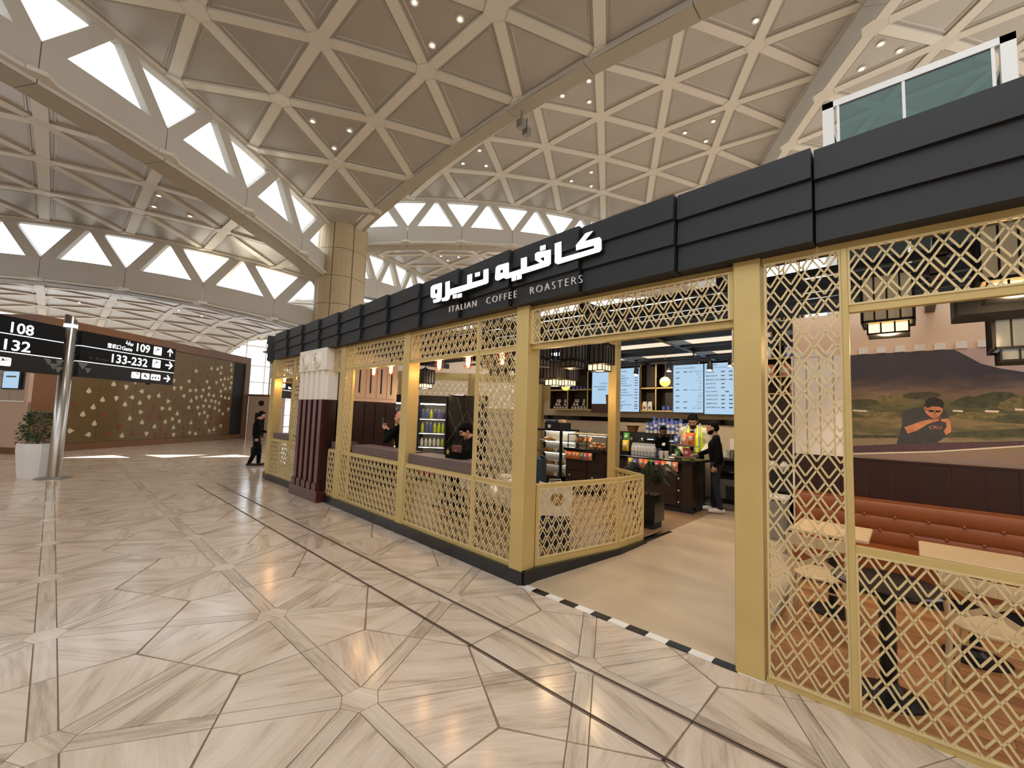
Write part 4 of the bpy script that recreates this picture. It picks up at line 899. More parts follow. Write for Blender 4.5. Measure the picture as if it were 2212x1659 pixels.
# ---------------------------------------------------------------- counters
def knob(root, x, y, z):
    m = MB(); m.cyl((x, y, z), (x, y - .025, z), .012, n=8); m.sphere((x, y - .034, z), .022, .016, .022, 8, 6); return m.build('knob', 'chrome', root, True, True)
ct = thing('till_counter', 'dark brown panelled till counter with black stone top and three knobs', 'counter', (-3.6, 8.0, FZ))
B_(ct, 'body', 'counter_wood', -4.40, -2.84, 7.72, 8.40, FZ + .09, 1.00); B_(ct, 'toe_kick', 'black_matt', -4.38, -2.80, 7.74, 8.38, FZ, FZ + .09)
B_(ct, 'front_panel', 'counter_wood', -4.36, -3.06, 7.70, 7.72, .27, .96); B_(ct, 'corner_post', 'counter_wood', -2.98, -2.80, 7.69, 7.87, FZ + .05, 1.0)
B_(ct, 'plinth', 'black_matt', -4.40, -2.78, 7.68, 7.74, FZ, .215)
m = MB(); m.bbox(-4.46, -2.74, 7.62, 8.44, 1.0, 1.05, .01); m.build('stone_top', 'marble_black', ct, world=True)
for z in (.722, .511, .309): knob(ct, -3.03, 7.70, z)
for z0, z1 in ((.25, .41), (.42, .61), (.62, .82)): B_(ct, 'drawer', 'counter_wood', -4.30, -3.08, 7.685, 7.70, z0, z1)
cb = thing('bakery_counter', 'brown drawer counter with curved glass bakery top and chrome knobs', 'counter', (-5.0, 8.0, FZ))
B_(cb, 'body', 'counter_wood', -5.52, -4.50, 7.72, 8.40, FZ + .08, 1.04); B_(cb, 'toe_kick', 'black_matt', -5.50, -4.52, 7.76, 8.38, FZ, FZ + .08); m = MB(); m.bbox(-5.54, -4.48, 7.64, 8.44, 1.04, 1.10, .01); m.build('stone_top', 'marble_black', cb, world=True)
for x in (-5.40, -4.83):
    for z0, z1 in ((.25, .43), (.44, .62), (.63, .82)): B_(cb, 'drawer', 'counter_wood', x - .1, x + .42 if x < -5 else x + .28, 7.70, 7.72, z0, z1)
    for z in (.52, .314): knob(cb, x + .02, 7.70, z)
B_(cb, 'glass_front', 'case_glass', -5.50, -4.52, 7.76, 7.764, 1.10, 1.38); B_(cb, 'glass_top', 'case_glass', -5.50, -4.52, 7.76, 8.2, 1.38, 1.384)
for x in (-5.5, -5.02, -4.53): B_(cb, 'glass_frame', 'black_steel', x - .008, x + .008, 7.755, 7.775, 1.10, 1.38)
B_(cb, 'glass_frame', 'black_steel', -5.5, -4.52, 7.755, 7.775, 1.375, 1.39); B_(cb, 'inner_shelf', 'steel_dull', -5.48, -5.05, 7.9, 8.15, 1.20, 1.21); B_(cb, 'case_light', 'shelf_light', -5.48, -4.54, 8.15, 8.17, 1.35, 1.365)
cs = thing('sandwich_case', 'black framed glass case of sandwiches on lit shelves beside the bakery counter', 'display case', (-6.1, 8.0, FZ))
for x in (-6.6, -5.66):
    for y in (7.72, 8.36): B_(cs, 'frame_post', 'black_steel', x - .025, x + .025, y - .025, y + .025, FZ, 1.46)
B_(cs, 'top', 'black_steel', -6.63, -5.63, 7.69, 8.39, 1.43, 1.47); B_(cs, 'base', 'black_steel', -6.62, -5.64, 7.70, 8.38, FZ, .42); B_(cs, 'back', 'case_back', -6.6, -5.66, 8.34, 8.36, .42, 1.43)
for z in (.43, .68, .95, 1.2): B_(cs, 'shelf', 'steel_dull', -6.58, -5.68, 7.76, 8.32, z, z + .012); B_(cs, 'shelf_lamp', 'shelf_light', -6.56, -5.70, 8.28, 8.30, z + .20, z + .212)
B_(cs, 'glass_front', 'case_glass', -6.57, -5.69, 7.715, 7.719, .42, 1.43)
# pastries
def sandwich(i):
    t = thing('sandwich', 'x', 'sandwich')
    m = MB(); m.bbox(-.08, .08, -.045, .045, 0, .025, .012); m.build('bread_bottom', 'bread', t); m = MB(); m.bbox(-.083, .083, -.05, .05, .022, .04, .01); m.build('filling', 'filling', t); m = MB(); m.sphere((0, 0, .038), .082, .048, .038, 10, 6, v1=.5); m.build('bread_top', 'bread', t); return t
sw = sandwich(0); roll_ = thing('bread_roll', 'x', 'bread'); m = MB(); m.sphere((0, 0, .035), .05, .045, .038, 10, 7); m.build('crust', 'bread', roll_); m = MB(); m.box(-.03, .03, -.005, .005, .068, .074); m.build('score_mark', 'cream_food', roll_)
first = True
for zi, z in enumerate((.443, .693, .963, 1.213)):
    for i in range(4):
        if zi == 3 and i in (0, 3): continue
        p = (-6.44 + i * .21 + rnd.uniform(-.02, .02), 7.84 + (i % 2) * .09, z); rz = rnd.uniform(-.4, .4)
        if first: sw.location = p; sw.rotation_euler = (0, 0, rz); o = sw; first = False
        else: o = dup(sw, p, rz)
        o['group'] = 'sandwiches in the glass case'; o['label'] = 'filled bread roll sandwich on the %s case shelf, %s from the left' % (('bottom', 'second', 'third', 'top')[zi], ('first', 'second', 'third', 'fourth')[i])
first = True
for k, (x0, n, z, y, dsc) in enumerate(((-5.42, 4, 1.211, 7.98, 'raised inner shelf'), (-5.42, 4, 1.255, 8.03, 'raised inner shelf, heaped behind'), (-4.98, 4, 1.101, 7.88, 'black top behind glass'), (-4.93, 3, 1.16, 7.93, 'black top, heaped behind'))):
    for i in range(n):
        p = (x0 + i * .105, y, z)
        if first: roll_.location = p; o = roll_; first = False
        else: o = dup(roll_, p, rnd.uniform(0, 3))
        if i % 2: 
            for c in kids(o):
                if c.name.startswith('crust'): recolor(c, 'bread_dark')
        o['group'] = 'bread rolls in the bakery case'; o['label'] = 'round bread roll on the %s, %s from the left' % (dsc, ('first', 'second', 'third', 'fourth')[i])
# crisp bags in wire baskets on the counter fronts, and on the counter
def packet(col, w=.11, h=.15):
    t = thing('snack_bag', 'x', 'snack')
    m = MB(); n = 6
    vs = []
    for j in range(n + 1):
        z = h * j / n; th_ = .028 * sin(pi * min(1, max(0, (j) / n))) + .003; ww = w / 2 * (1 - .06 * sin(pi * j / n))
        vs += [(-ww, 0, z), (-ww * .5, -th_, z), (ww * .5, -th_, z), (ww, 0, z), (ww * .5, th_, z), (-ww * .5, th_, z)]
    fs = [(j * 6 + k, j * 6 + (k + 1) % 6, (j + 1) * 6 + (k + 1) % 6, (j + 1) * 6 + k) for j in range(n) for k in range(6)] + [tuple(range(5, -1, -1)), tuple(range(n * 6, n * 6 + 6))]
    m.add(vs, fs); m.build('pouch', 'pack_' + col, t)
    m = MB(); m.sphere((0, -.026, h * .55), w * .26, .008, h * .18, 10, 6); m.build('print_patch', 'pack_white' if col != 'white' else 'pack_red', t); return t
PK = {c: packet(c) for c in ('orange', 'salmon', 'yellow', 'green', 'pink', 'blue', 'purple', 'white')}; usedp = set()
def putp(c, p, rz, label, group, s=1.):
    if c not in usedp: usedp.add(c); o = PK[c]; o.location = p; o.rotation_euler = (0, 0, rz); o.scale = (s, s, s); o['label'] = label; o['group'] = group; return o
    return dup(PK[c], p, rz, label, group, (s, s, s))
def basket(x0, x1, y, z, label):
    t = thing('wire_basket', label, 'basket', ((x0 + x1) / 2, y, z))
    m = MB()
    for zz in (z, z + .05, z + .09):
        for a, b_ in (((x0, y, zz), (x1, y, zz)), ((x0, y - .13, zz), (x1, y - .13, zz)), ((x0, y, zz), (x0, y - .13, zz)), ((x1, y, zz), (x1, y - .13, zz))): m.bar(a, b_, .005, .005)
    m.build('rim_wires', 'steel', t, world=True); m = MB(); n = int((x1 - x0) / .035)
    for i in range(n + 1):
        x = x0 + (x1 - x0) * i / n; m.bar((x, y - .13, z), (x, y - .13, z + .09), .003, .003); m.bar((x, y, z), (x, y - .13, z), .003, .003)
    m.build('upright_wires', 'steel', t, world=True)
basket(-5.50, -4.80, 7.69, .875, 'silver wire basket of snack bags on the bakery counter front'); basket(-3.98, -3.02, 7.67, .85, 'silver wire basket of snack bags on the till counter front')
ords = ('first', 'second', 'third', 'fourth', 'fifth', 'sixth', 'seventh', 'eighth', 'ninth')
for i, c in enumerate(('salmon', 'orange', 'salmon', 'orange', 'green', 'pink', 'salmon')): putp(c, (-5.44 + i * .098, 7.635 - (i % 2) * .02, .88), rnd.uniform(-.2, .2), '%s snack bag, %s from left in the bakery counter basket' % (c, ords[i]), 'snack bags in the left basket', .95)
for i, c in enumerate(('yellow', 'blue', 'salmon', 'orange', 'green', 'pink', 'orange', 'white', 'salmon')): putp(c, (-3.93 + i * .107, 7.615 - (i % 2) * .02, .855), rnd.uniform(-.2, .2), '%s snack bag, %s from left in the till counter basket' % (c, ords[i]), 'snack bags in the right basket', 1.05)
# wire stand with bags on the till counter
st = thing('wire_stand', 'thin wire stand holding snack bags at the till counter end', 'rack', (-2.98, 7.85, 1.05))
m = MB()
for x in (-3.2, -2.79):
    for y in (7.74, 7.98): m.cyl((x, y, 1.05), (x, y, 1.52), .004, n=6)
m.build('wire_legs', 'steel', st, world=True)
for z in (1.075, 1.29): m = MB(); m.box(-3.21, -2.78, 7.73, 7.99, z, z + .008); m.box(-3.21, -2.78, 7.73, 7.735, z, z + .04); m.build('tray', 'steel', st, world=True)
for c, p, s, l in (('blue', (-3.13, 7.84, 1.30), 1.15, 'blue snack bag upright on the wire stand'), ('salmon', (-2.99, 7.84, 1.30), 1.3, 'salmon pink snack bag upright on the wire stand'), ('orange', (-2.92, 7.93, 1.30), 1.6, 'orange snack bag propped highest on the wire stand'), ('pink', (-2.95, 7.84, 1.085), 1.2, 'pink snack bag on the low tray of the wire stand'), ('green', (-3.12, 7.84, 1.085), 1.0, 'green snack bag on the low tray of the wire stand')):
    putp(c, p, rnd.uniform(-.15, .15), l, 'snack bags on the wire stand', s)
for c, p, s, l in (('purple', (-4.36, 7.9, 1.24), 1.2, 'purple snack bag behind the inner gold post on the counter rack'), ('green', (-4.2, 7.95, 1.30), 1.15, 'bright green snack bag topmost on the counter rack'), ('white', (-4.36, 7.86, 1.16), 1.1, 'white snack bag low on the counter rack'), ('yellow', (-4.17, 7.86, 1.12), 1.4, 'large yellow snack bag leaning on the counter rack')):
    putp(c, p, rnd.uniform(-.3, .3), l, 'snack bags on the counter rack', s)
cr = thing('counter_rack', 'black stepped rack under snack bags beside the water bottles', 'rack', (-4.27, 7.9, 1.05))
B_(cr, 'lower_step', 'black_steel', -4.44, -4.08, 7.78, 8.05, 1.05, 1.12); B_(cr, 'upper_step', 'black_steel', -4.44, -4.08, 7.87, 8.05, 1.12, 1.24)
# water bottles
bt = thing('water_bottle', 'x', 'bottle')
m = MB(); m.lathe([(.0, 0), (.03, 0), (.033, .01), (.033, .06), (.030, .07), (.033, .08), (.033, .15), (.028, .18), (.013, .21), (.013, .225)], 10); m.build('body', 'bottle_clear', bt, True)
m = MB(); m.lathe([(.015, .222), (.015, .243), (0, .244)], 8); m.build('cap', 'pack_white', bt); m = MB(); m.lathe([(.0336, .085), (.0336, .135)], 10); m.build('label_band', 'pack_white', bt)
first = True
for r_ in range(2):
    for i in range(7):
        p = (-3.97 + i * .067, 7.78 + r_ * .075, 1.051)
        if first: bt.location = p; o = bt; first = False
        else: o = dup(bt, p)
        o['label'] = 'clear water bottle, %s from left in the %s row on the till counter' % (ords[i], ('front', 'back')[r_]); o['group'] = 'water bottles on the till counter'
o = thing('blue_tin', 'dark blue tin standing right of the water bottles', 'tin', (-3.465, 7.85, 1.05)); m = MB(); m.lathe([(0, 0), (.045, 0), (.045, .15), (.04, .16), (.04, .17), (0, .172)], 16); m.build('body', 'pack_navyb', o); m = MB(); m.lathe([(.0455, .04), (.0455, .1)], 16); m.build('label_band', 'pack_blue', o)
for i in range(2):
    o = dup(pc, (-3.39 + i * .075, 7.76 + i * .05, 1.05), label=('white paper cup at left of two on the till counter', 'white paper cup at right of two on the till counter')[i], group='white cups on the till counter', scale=(1.1, 1.1, 1.25))
    for c in kids(o):
        if c.name.startswith('body'): recolor(c, 'cup_white')
o = thing('menu_card', 'small green and white card stand on the till counter', 'card', (-3.24, 7.78, 1.05)); B_(o, 'card', 'cup_white', -3.28, -3.2, 7.77, 7.785, 1.05, 1.11); B_(o, 'green_band', 'pack_green', -3.28, -3.2, 7.768, 7.77, 1.09, 1.105)
def till(name, label, x, y, z, rz):
    t = thing(name, label, 'till', (x, y, z), rz)
    m = MB(); m.bbox(-.12, .12, -.1, .1, 0, .02, .01); m.cyl((0, 0, .02), (0, 0, .25), .018, n=8); m.build('stand', 'black_steel', t)
    m = MB(); m.obox((0, 0, .30), (1, 0, 0), (0, .94, .34), (0, -.34, .94), -.09, .09, -.05, .07, -.012, .012); m.bbox(-.085, .085, -.02, .02, .25, .34, .008); m.build('housing', 'black_matt', t)
    m = MB(); m.box(-.06, .06, -.0225, -.02, .275, .318); m.build('display', 'lcd', t)
till('till_display', 'black till with lit blue customer display behind the bottles', -3.80, 8.2, 1.05, .15); till('till_display', 'black till with small lit display beside the barista', -3.28, 8.05, 1.05, -.2)
o = thing('card_reader', 'grey card reader with white roll lying on the till counter', 'card reader', (-3.16, 7.75, 1.05)); m = MB(); m.bbox(-.05, .05, -.09, .09, 0, .04, .012); m.build('body', 'steel_dull', o); m = MB(); m.cyl((-.04, .05, .06), (.04, .05, .06), .03, n=12); m.build('paper_roll', 'pack_white', o)
# cups stacked on the back shelf, machines
bc = thing('back_counter', 'black back counter with espresso bar along the rear wall', 'counter', (-4.6, 9.4, FZ))
B_(bc, 'body', 'black_matt', -7.3, -3.30, 9.15, 9.75, FZ, 1.02); B_(bc, 'top', 'marble_black', -7.3, -3.30, 9.1, 9.75, 1.02, 1.06)
em = thing('espresso_machine', 'long black espresso machine under the stacked cups on the back counter', 'coffee machine', (-4.3, 9.35, 1.06))
B_(em, 'body', 'black_steel', -5.2, -3.5, 9.22, 9.72, 1.10, 1.44); B_(em, 'cup_rail', 'black_steel', -5.2, -3.5, 9.22, 9.72, 1.44, 1.46); B_(em, 'drip_tray', 'steel', -5.15, -3.55, 9.16, 9.25, 1.07, 1.10)
for i in range(6): m = MB(); x = -5.0 + i * .27; m.cyl((x, 9.2, 1.34), (x, 9.2, 1.27), .035, n=12); m.cyl((x, 9.19, 1.28), (x, 9.05, 1.27), .012, n=8); m.build('portafilter', 'chrome', em, world=True)
csn = thing('cup_stack', 'x', 'cups')
for k in range(4): m = MB(); m.lathe([(.036, 0), (.040, .06), (.041, .062), (.036, .064)] if k < 3 else [(.036, 0), (.031, .075), (.0, .076)], 12, (0, 0, .055 * k)); m.build('cup', 'cup_white' if k % 2 == 0 else 'cup_blue', csn)
first = True
for r_, (n, y) in enumerate(((8, 9.28), (9, 9.40), (7, 9.52))):
    for i in range(n):
        p = (-4.38 + i * .098 + r_ * .03, y, 1.461); s = (1, 1, rnd.choice((.8, 1., 1.15)) + .22 * r_)
        if first: csn.location = p; csn.scale = s; o = csn; first = False
        else: o = dup(csn, p, scale=s)
        o['label'] = 'stack of blue and white paper cups, %s from left in the %s row' % (ords[i], ('front', 'middle', 'rear')[r_]); o['group'] = 'cup stacks on the espresso machine'
o = thing('wicker_basket', 'brown round basket on the espresso machine left of the cup stacks', 'basket', (-4.78, 9.35, 1.46)); m = MB(); m.lathe([(0, 0), (.1, 0), (.14, .13), (.145, .14), (.13, .135), (.09, .01)], 18); m.build('bowl', 'pack_brown', o); m = MB(); m.lathe([(.14, .125), (.152, .13), (.152, .145), (.138, .146)], 18); m.build('rim', 'counter_wood', o)
sc_ = thing('stainless_counter', 'stainless counter with open shelves behind the standing customer', 'counter', (-2.6, 9.5, FZ))
B_(sc_, 'top', 'steel', -2.95, -1.9, 9.15, 9.75, 1.0, 1.05); B_(sc_, 'door', 'steel_dull', -2.85, -2.0, 9.2, 9.22, FZ + .1, .62); B_(sc_, 'body', 'black_steel', -2.92, -1.95, 9.22, 9.72, FZ, 1.0); B_(sc_, 'grille', 'black_matt', -2.7, -2.3, 9.19, 9.2, .25, .5); B_(sc_, 'rail', 'chrome', -2.92, -1.95, 9.17, 9.2, .76, .79)
for i in range(4):
    o = thing('glass_jug', 'steel and glass jug on the stainless counter, %s from left' % ords[i], 'jug', (-2.75 + i * .13, 9.35, 1.05), group='jugs on the stainless counter'); m = MB(); m.lathe([(0, 0), (.045, 0), (.05, .05), (.04, .13), (.045, .15), (.04, .148)], 12); m.build('body', 'steel' if i % 2 else 'bottle_clear', o); m = MB(); m.tube([(.045, 0, .04), (.08, 0, .06), (.08, 0, .1), (.042, 0, .125)], .006); m.build('handle', 'black_steel', o)
o = thing('white_machine', 'cream white boxy grinder on the stainless counter', 'coffee machine', (-2.55, 9.55, 1.05)); B_(o, 'housing', 'cream', -2.7, -2.38, 9.5, 9.74, 1.2, 1.42); B_(o, 'base', 'steel_dull', -2.68, -2.4, 9.52, 9.74, 1.05, 1.2); B_(o, 'panel', 'steel', -2.52, -2.42, 9.495, 9.5, 1.28, 1.36)
for i in range(4):
    o = thing('product_box', 'blue box with round pastry picture, %s in its floor stack' % ('lowest', 'second lowest', 'second highest', 'topmost')[i], 'box', (-3.17, 9.0, FZ + .005 + i * .205), group='blue boxes stacked behind the till')
    m = MB(); m.bbox(-.1, .1, -.14, .14, 0, .2, .004); m.build('carton', 'pack_navyb', o)
    R_ = Matrix.Rotation(pi / 2, 4, 'X'); m = MB(); m.lathe([(0, .003), (.065, .002), (.068, 0)], 18); m.v = [tuple(Vector((.015, -.1405, .1)) + R_ @ Vector(v)) for v in m.v]; m.build('round_print', 'cream_food', o); m = MB(); m.lathe([(.02, .004), (.04, .004)], 14); m.v = [tuple(Vector((.015, -.1415, .1)) + R_ @ Vector(v)) for v in m.v]; m.build('swirl_print', 'pack_kraft', o); m = MB(); m.box(-.09, -.06, -.1425, -.14, .02, .18); m.build('side_print', 'pack_white', o)
# oven / printer on the sandwich case
o = thing('black_oven', 'black countertop oven with blue cloth on the sandwich case', 'oven', (-6.0, 8.0, 1.47)); B_(o, 'body', 'black_matt', -6.2, -5.74, 7.8, 8.2, 1.47, 1.62); B_(o, 'label_patch', 'pack_white', -6.1, -6.02, 7.795, 7.8, 1.5, 1.57)
m = MB(); m.bbox(-6.22, -5.95, 7.84, 8.1, 1.62, 1.68, .02); m.build('cloth', 'pack_navyb', o, world=True)
o = thing('wooden_bowl', 'pale round wooden box on the black oven', 'box', (-5.84, 8.0, 1.62)); m = MB(); m.lathe([(0, 0), (.09, 0), (.095, .01), (.095, .05)], 20); m.build('bowl', 'table_wood', o); m = MB(); m.lathe([(.098, .05), (.1, .07), (0, .075)], 20); m.build('lid', 'table_wood', o)
for i in range(3):
    o = thing('pastry_box', 'clear cake box on the bakery glass top, %s from left' % ords[i], 'box', (-5.35 + i * .27, 7.98, 1.385), group='clear cake boxes'); m = MB(); m.bbox(-.11, .11, -.09, .09, 0, .03, .005); m.build('cake', 'cream_food', o); m = MB(); m.bbox(-.12, .12, -.1, .1, 0, .075, .01); m.build('lid', 'case_glass', o)

# ---------------------------------------------------------------- coolers and black towers
CA = radians(43)
def cooler(label, x, y, seed):
    t = thing('drink_cooler', label, 'cooler', (x, y, FZ), CA, group='open drink coolers')
    def q(nm, mt, *a): m = MB(); m.box(*a); return m.build(nm, mt, t)
    for xx in (-.34, .31): q('side_panel', 'black_steel', xx, xx + .03, 0, .6, 0, 2.0)
    q('back', 'case_back', -.31, .31, .56, .6, .1, 1.85); q('base', 'black_steel', -.31, .31, .02, .58, 0, .12); q('header', 'black_matt', -.34, .34, -.01, .6, 1.84, 2.02); q('lamp', 'shelf_light', -.3, .3, .02, .05, 1.80, 1.83)
    for z in (.45, .8, 1.13, 1.47): q('shelf', 'steel_dull', -.31, .31, .08, .56, z - .015, z); q('shelf_lamp', 'shelf_light', -.3, .3, .075, .085, z - .03, z - .018)
    q('glass_door', 'case_glass', -.31, .31, .008, .012, .12, 1.84)
    return t
c1 = cooler('left black drink cooler behind the burgundy wall', -8.98, 5.62, 1); c2 = cooler('right black drink cooler beside the black marble tower', -8.36, 6.20, 2)
bs = thing('drink_bottle', 'x', 'bottle'); m = MB(); m.lathe([(0, 0), (.035, 0), (.038, .012), (.038, .13), (.03, .165), (.014, .19), (.014, .205)], 10); m.build('body', 'pack_lime', bs, True); m = MB(); m.lathe([(.016, .203), (.016, .222), (0, .223)], 8); m.build('cap', 'pack_white', bs)
first = True
u43 = Vector((cos(CA), sin(CA), 0)); n43 = Vector((-sin(CA), cos(CA), 0))
ROWS = {0: ('red', 'orange', 'yellow', 'red', 'pink'), 1: ('white', 'green', 'white', 'kraft', 'white'), 2: ('white', 'white', 'lime', 'white', 'white'), 3: ('lime', 'lime', 'lime', 'blue', 'blue'), 4: ('purple', 'blue', 'purple', 'blue', 'lime')}
for ci, base in enumerate((Vector((-8.98, 5.62, FZ)), Vector((-8.36, 6.20, FZ)))):
    for zi, z in enumerate((.121, .451, .801, 1.131, 1.471)):
        for i in range(6):
            c = ROWS[zi][(i + ci * 2) % 5] if i else ('orange', 'green', 'white', 'lime', 'blue')[zi]
            p = base + u43 * (-.255 + i * .1) + n43 * .16 + Vector((0, 0, z)); s = (1, 1, (1.1, .75, .9, 1.1, 1.)[zi])
            if first: bs.location = p; bs.scale = s; o = bs; first = False
            else: o = dup(bs, p, scale=s)
            for k_ in kids(o):
                if k_.name.startswith('body'): recolor(k_, 'pack_' + c)
            o['group'] = 'bottles in the drink coolers'; o['label'] = '%s drink bottle, %s from left, %s shelf of the %s cooler' % (c, ords[i], ('bottom', 'second', 'third', 'fourth', 'top')[zi], ('left', 'right')[ci])
def tower(label, x, y, w):
    t = thing('marble_tower', label, 'cabinet', (x, y, FZ), CA)
    m = MB(); m.bbox(-w / 2, w / 2, 0, .5, 0, 2.06, .006); m.build('body', 'marble_black', t)
    for a, b_ in (((-w / 2, 0, 1.7), (0, 0, 1.2)), ((0, 0, 2.0), (w / 2, 0, 1.3)), ((-w / 2, 0, .9), (w / 2, 0, 1.6)), ((-w / 4, 0, .5), (w / 2, 0, 1.1))): m = MB(); m.bar((a[0], -.001, a[2]), (b_[0], -.001, b_[2]), .003, .006, (0, 1, 0)); m.build('vein', 'vein', t)
    return t
tower('left black veined marble tower right of the drink coolers', -7.95, 6.61, .42); tower('right black veined marble tower with dark mirror', -7.6, 6.95, .52)

# ---------------------------------------------------------------- lights hanging in the cafe
def lantern(label, loc, w, h, glow='lantern_glow', pane='ribglass', tip=.5, rz=0., fr='black_steel'):
    t = thing('lantern', label, 'lantern', loc, rz, group='black art deco lanterns'); r = w / 2
    m = MB()
    for a in (-r, r):
        for b_ in (-r, r): m.box(a - .01, a + .01, b_ - .01, b_ + .01, 0, h)
    for z in (0, h - .018):
        m.box(-r, r, -r - .01, -r + .01, z, z + .02); m.box(-r, r, r - .01, r + .01, z, z + .02); m.box(-r - .01, -r + .01, -r, r, z, z + .02); m.box(r - .01, r + .01, -r, r, z, z + .02)
    m.build('frame', fr, t)
    for k in range(1, 4):
      x = -r + w * k / 4
      for s in (-1, 1):
        hb = h * (.82 if k == 2 else 1)
        m = MB(); m.box(x - .006, x + .006, s * r - .006, s * r + .006, 0, hb); m.build('glazing_bar', fr, t); m = MB(); m.box(s * r - .006, s * r + .006, x - .006, x + .006, 0, hb); m.build('glazing_bar', fr, t)
    for s in (-1, 1):
        m = MB(); m.box(-r + .01, r - .01, s * (r - .02) - .002, s * (r - .02) + .002, .02, h - .02); m.build('pane', pane, t); m = MB(); m.box(s * (r - .02) - .002, s * (r - .02) + .002, -r + .01, r - .01, .02, h - .02); m.build('pane', pane, t)
    m = MB(); m.box(-r * .8, r * .8, -r * .8, r * .8, -.10, -.085); 
    for a in (-.8, -.27, .27, .8): m.box(a * r - .006, a * r + .006, -r * .8 - .004, -r * .8 + .004, -.10, 0); m.box(a * r - .006, a * r + .006, r * .8 - .004, r * .8 + .004, -.10, 0); m.box(-r * .8 - .004, -r * .8 + .004, a * r - .006, a * r + .006, -.10, 0); m.box(r * .8 - .004, r * .8 + .004, a * r - .006, a * r + .006, -.10, 0)
    m.build('lower_tier', fr, t)
    m = MB(); m.box(-r * .76, r * .76, -r * .76, r * .76, -.08, -.01); m.build('lower_glass', 'lantern_glow' if glow else pane, t)
    if glow: m = MB(); m.sphere((0, 0, h * .45), .04, .04, .055, 10, 8); m.build('bulb', 'filament', t)
    m = MB(); m.lathe([(r * 1.02, h), (r * .5, h + .03), (.03, h + .05), (.012, h + .06)], 4); m.cyl((0, 0, h + .05), (0, 0, 3.03 - loc[2]), .007, n=6); m.build('hanger', fr, t)
    return t
LN = [((-.11, 4.9, 2.63), .33, .42, 'lit black lantern over the banquette, centre of the right window', True), ((.56, 4.40, 2.74), .36, .40, 'lit lantern high behind the upper right lattice', True), ((.72, 5.40, 2.40), .38, .36, 'large lantern with bright ribbed panes at the right edge', False),
      ((-3.92, 5.15, 2.30), .26, .26, 'lit lantern hanging lowest just right of the entrance post', True), ((-4.22, 5.87, 2.36), .28, .26, 'lit lantern above the half hidden globe', True), ((-3.42, 4.90, 2.52), .30, .34, 'unlit lantern highest in the entrance cluster', False), ((-3.30, 5.40, 2.52), .30, .30, 'dark lantern beside the inner gold post', True),
      ((-3.62, 4.40, 2.50), .26, .30, 'dark lantern with pale pane at left of the entrance', False), ((-4.75, 5.87, 2.42), .28, .30, 'dark lantern behind the entrance post', False), ((-4.5, 4.40, 2.52), .3, .32, 'dark lantern above the window nearest the entrance', False), ((-5.1, 5.15, 2.50), .3, .34, 'dark lantern deeper above the first window', False), ((-7.6, 5.40, 2.36), .28, .30, 'small dark lantern beside the cream wall', True)]
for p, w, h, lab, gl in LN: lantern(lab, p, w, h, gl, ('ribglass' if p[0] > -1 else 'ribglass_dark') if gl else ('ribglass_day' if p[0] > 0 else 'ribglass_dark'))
m = MB(); m.bbox(.28, 1.4, 4.72, 5.1, 2.62, 2.86, .02); m.box(.4, .46, 4.88, 4.94, 2.86, 3.02); m.box(1.2, 1.26, 4.88, 4.94, 2.86, 3.02); tag(m.build('canopy_box', 'black_matt'), 'black box shaped ceiling canopy over the right hand tables', 'canopy')
ed = thing('caged_bulb', 'x', 'lamp')
m = MB(); m.lathe([(.012, .12), (.022, .10), (.03, .06), (.032, .0), (.026, -.05), (.012, -.075), (0, -.08)], 12); m.build('bulb', 'bulb_glow', ed, True)
m = MB(); m.tube([(-.01, 0, .06), (-.008, 0, -.04), (.0, 0, -.055), (.008, 0, -.04), (.01, 0, .06)], .004); m.build('filament', 'filament', ed)
m = MB()
for k in range(6):
    a = pi * k / 3; m.tube([(.03 * cos(a), .03 * sin(a), .13), (.058 * cos(a), .058 * sin(a), .08), (.058 * cos(a), .058 * sin(a), -.07), (.045 * cos(a), .045 * sin(a), -.1)], .0025, 4)
for z in (.08, .0, -.07): m.lathe([(.058, z - .002), (.060, z), (.058, z + .002)], 12)
m.build('cage', 'cage_copper', ed); m = MB(); m.cyl((0, 0, .12), (0, 0, .19), .022, n=10); m.cyl((0, 0, .19), (0, 0, .585), .004, n=5); m.build('holder', 'black_steel', ed)
first = True
for x, y, z, l in ((-6.92, 3.82, 2.45, 'left glowing caged bulb in the second window from the entrance'), (-6.36, 3.82, 2.45, 'right glowing caged bulb in the second window from the entrance'), (-5.04, 3.82, 2.45, 'left glowing caged bulb in the window nearest the entrance'), (-4.40, 3.82, 2.45, 'right glowing caged bulb in the window nearest the entrance'), (-3.75, 3.82, 2.45, 'glowing caged bulb behind the tall lattice beside the entrance post'), (-11.2, 3.82, 2.45, 'left glowing caged bulb in the far left window'), (-10.5, 3.82, 2.45, 'right glowing caged bulb in the far left window')):
    if first: ed.location = (x, y, z); o = ed; first = False
    else: o = dup(ed, (x, y, z))
    o['label'] = l; o['group'] = 'caged filament bulbs along the front'
for p, l in (((-3.43, 8.0, 2.49), 'yellow glass globe pendant hanging before the twin menu screens'), ((-5.77, 8.0, 2.455), 'yellow glass globe pendant half hidden by a lantern')):
    o = thing('globe_pendant', l, 'lamp', p, group='yellow globe pendants'); m = MB(); m.sphere((0, 0, 0), .1, .1, .095, 18, 12); m.build('globe', 'globe_glow', o, True); m = MB(); m.cyl((0, 0, .09), (0, 0, 3.03 - p[2]), .004, n=5); m.cyl((0, 0, .085), (0, 0, .12), .02, n=10); m.build('stem', 'steel', o)
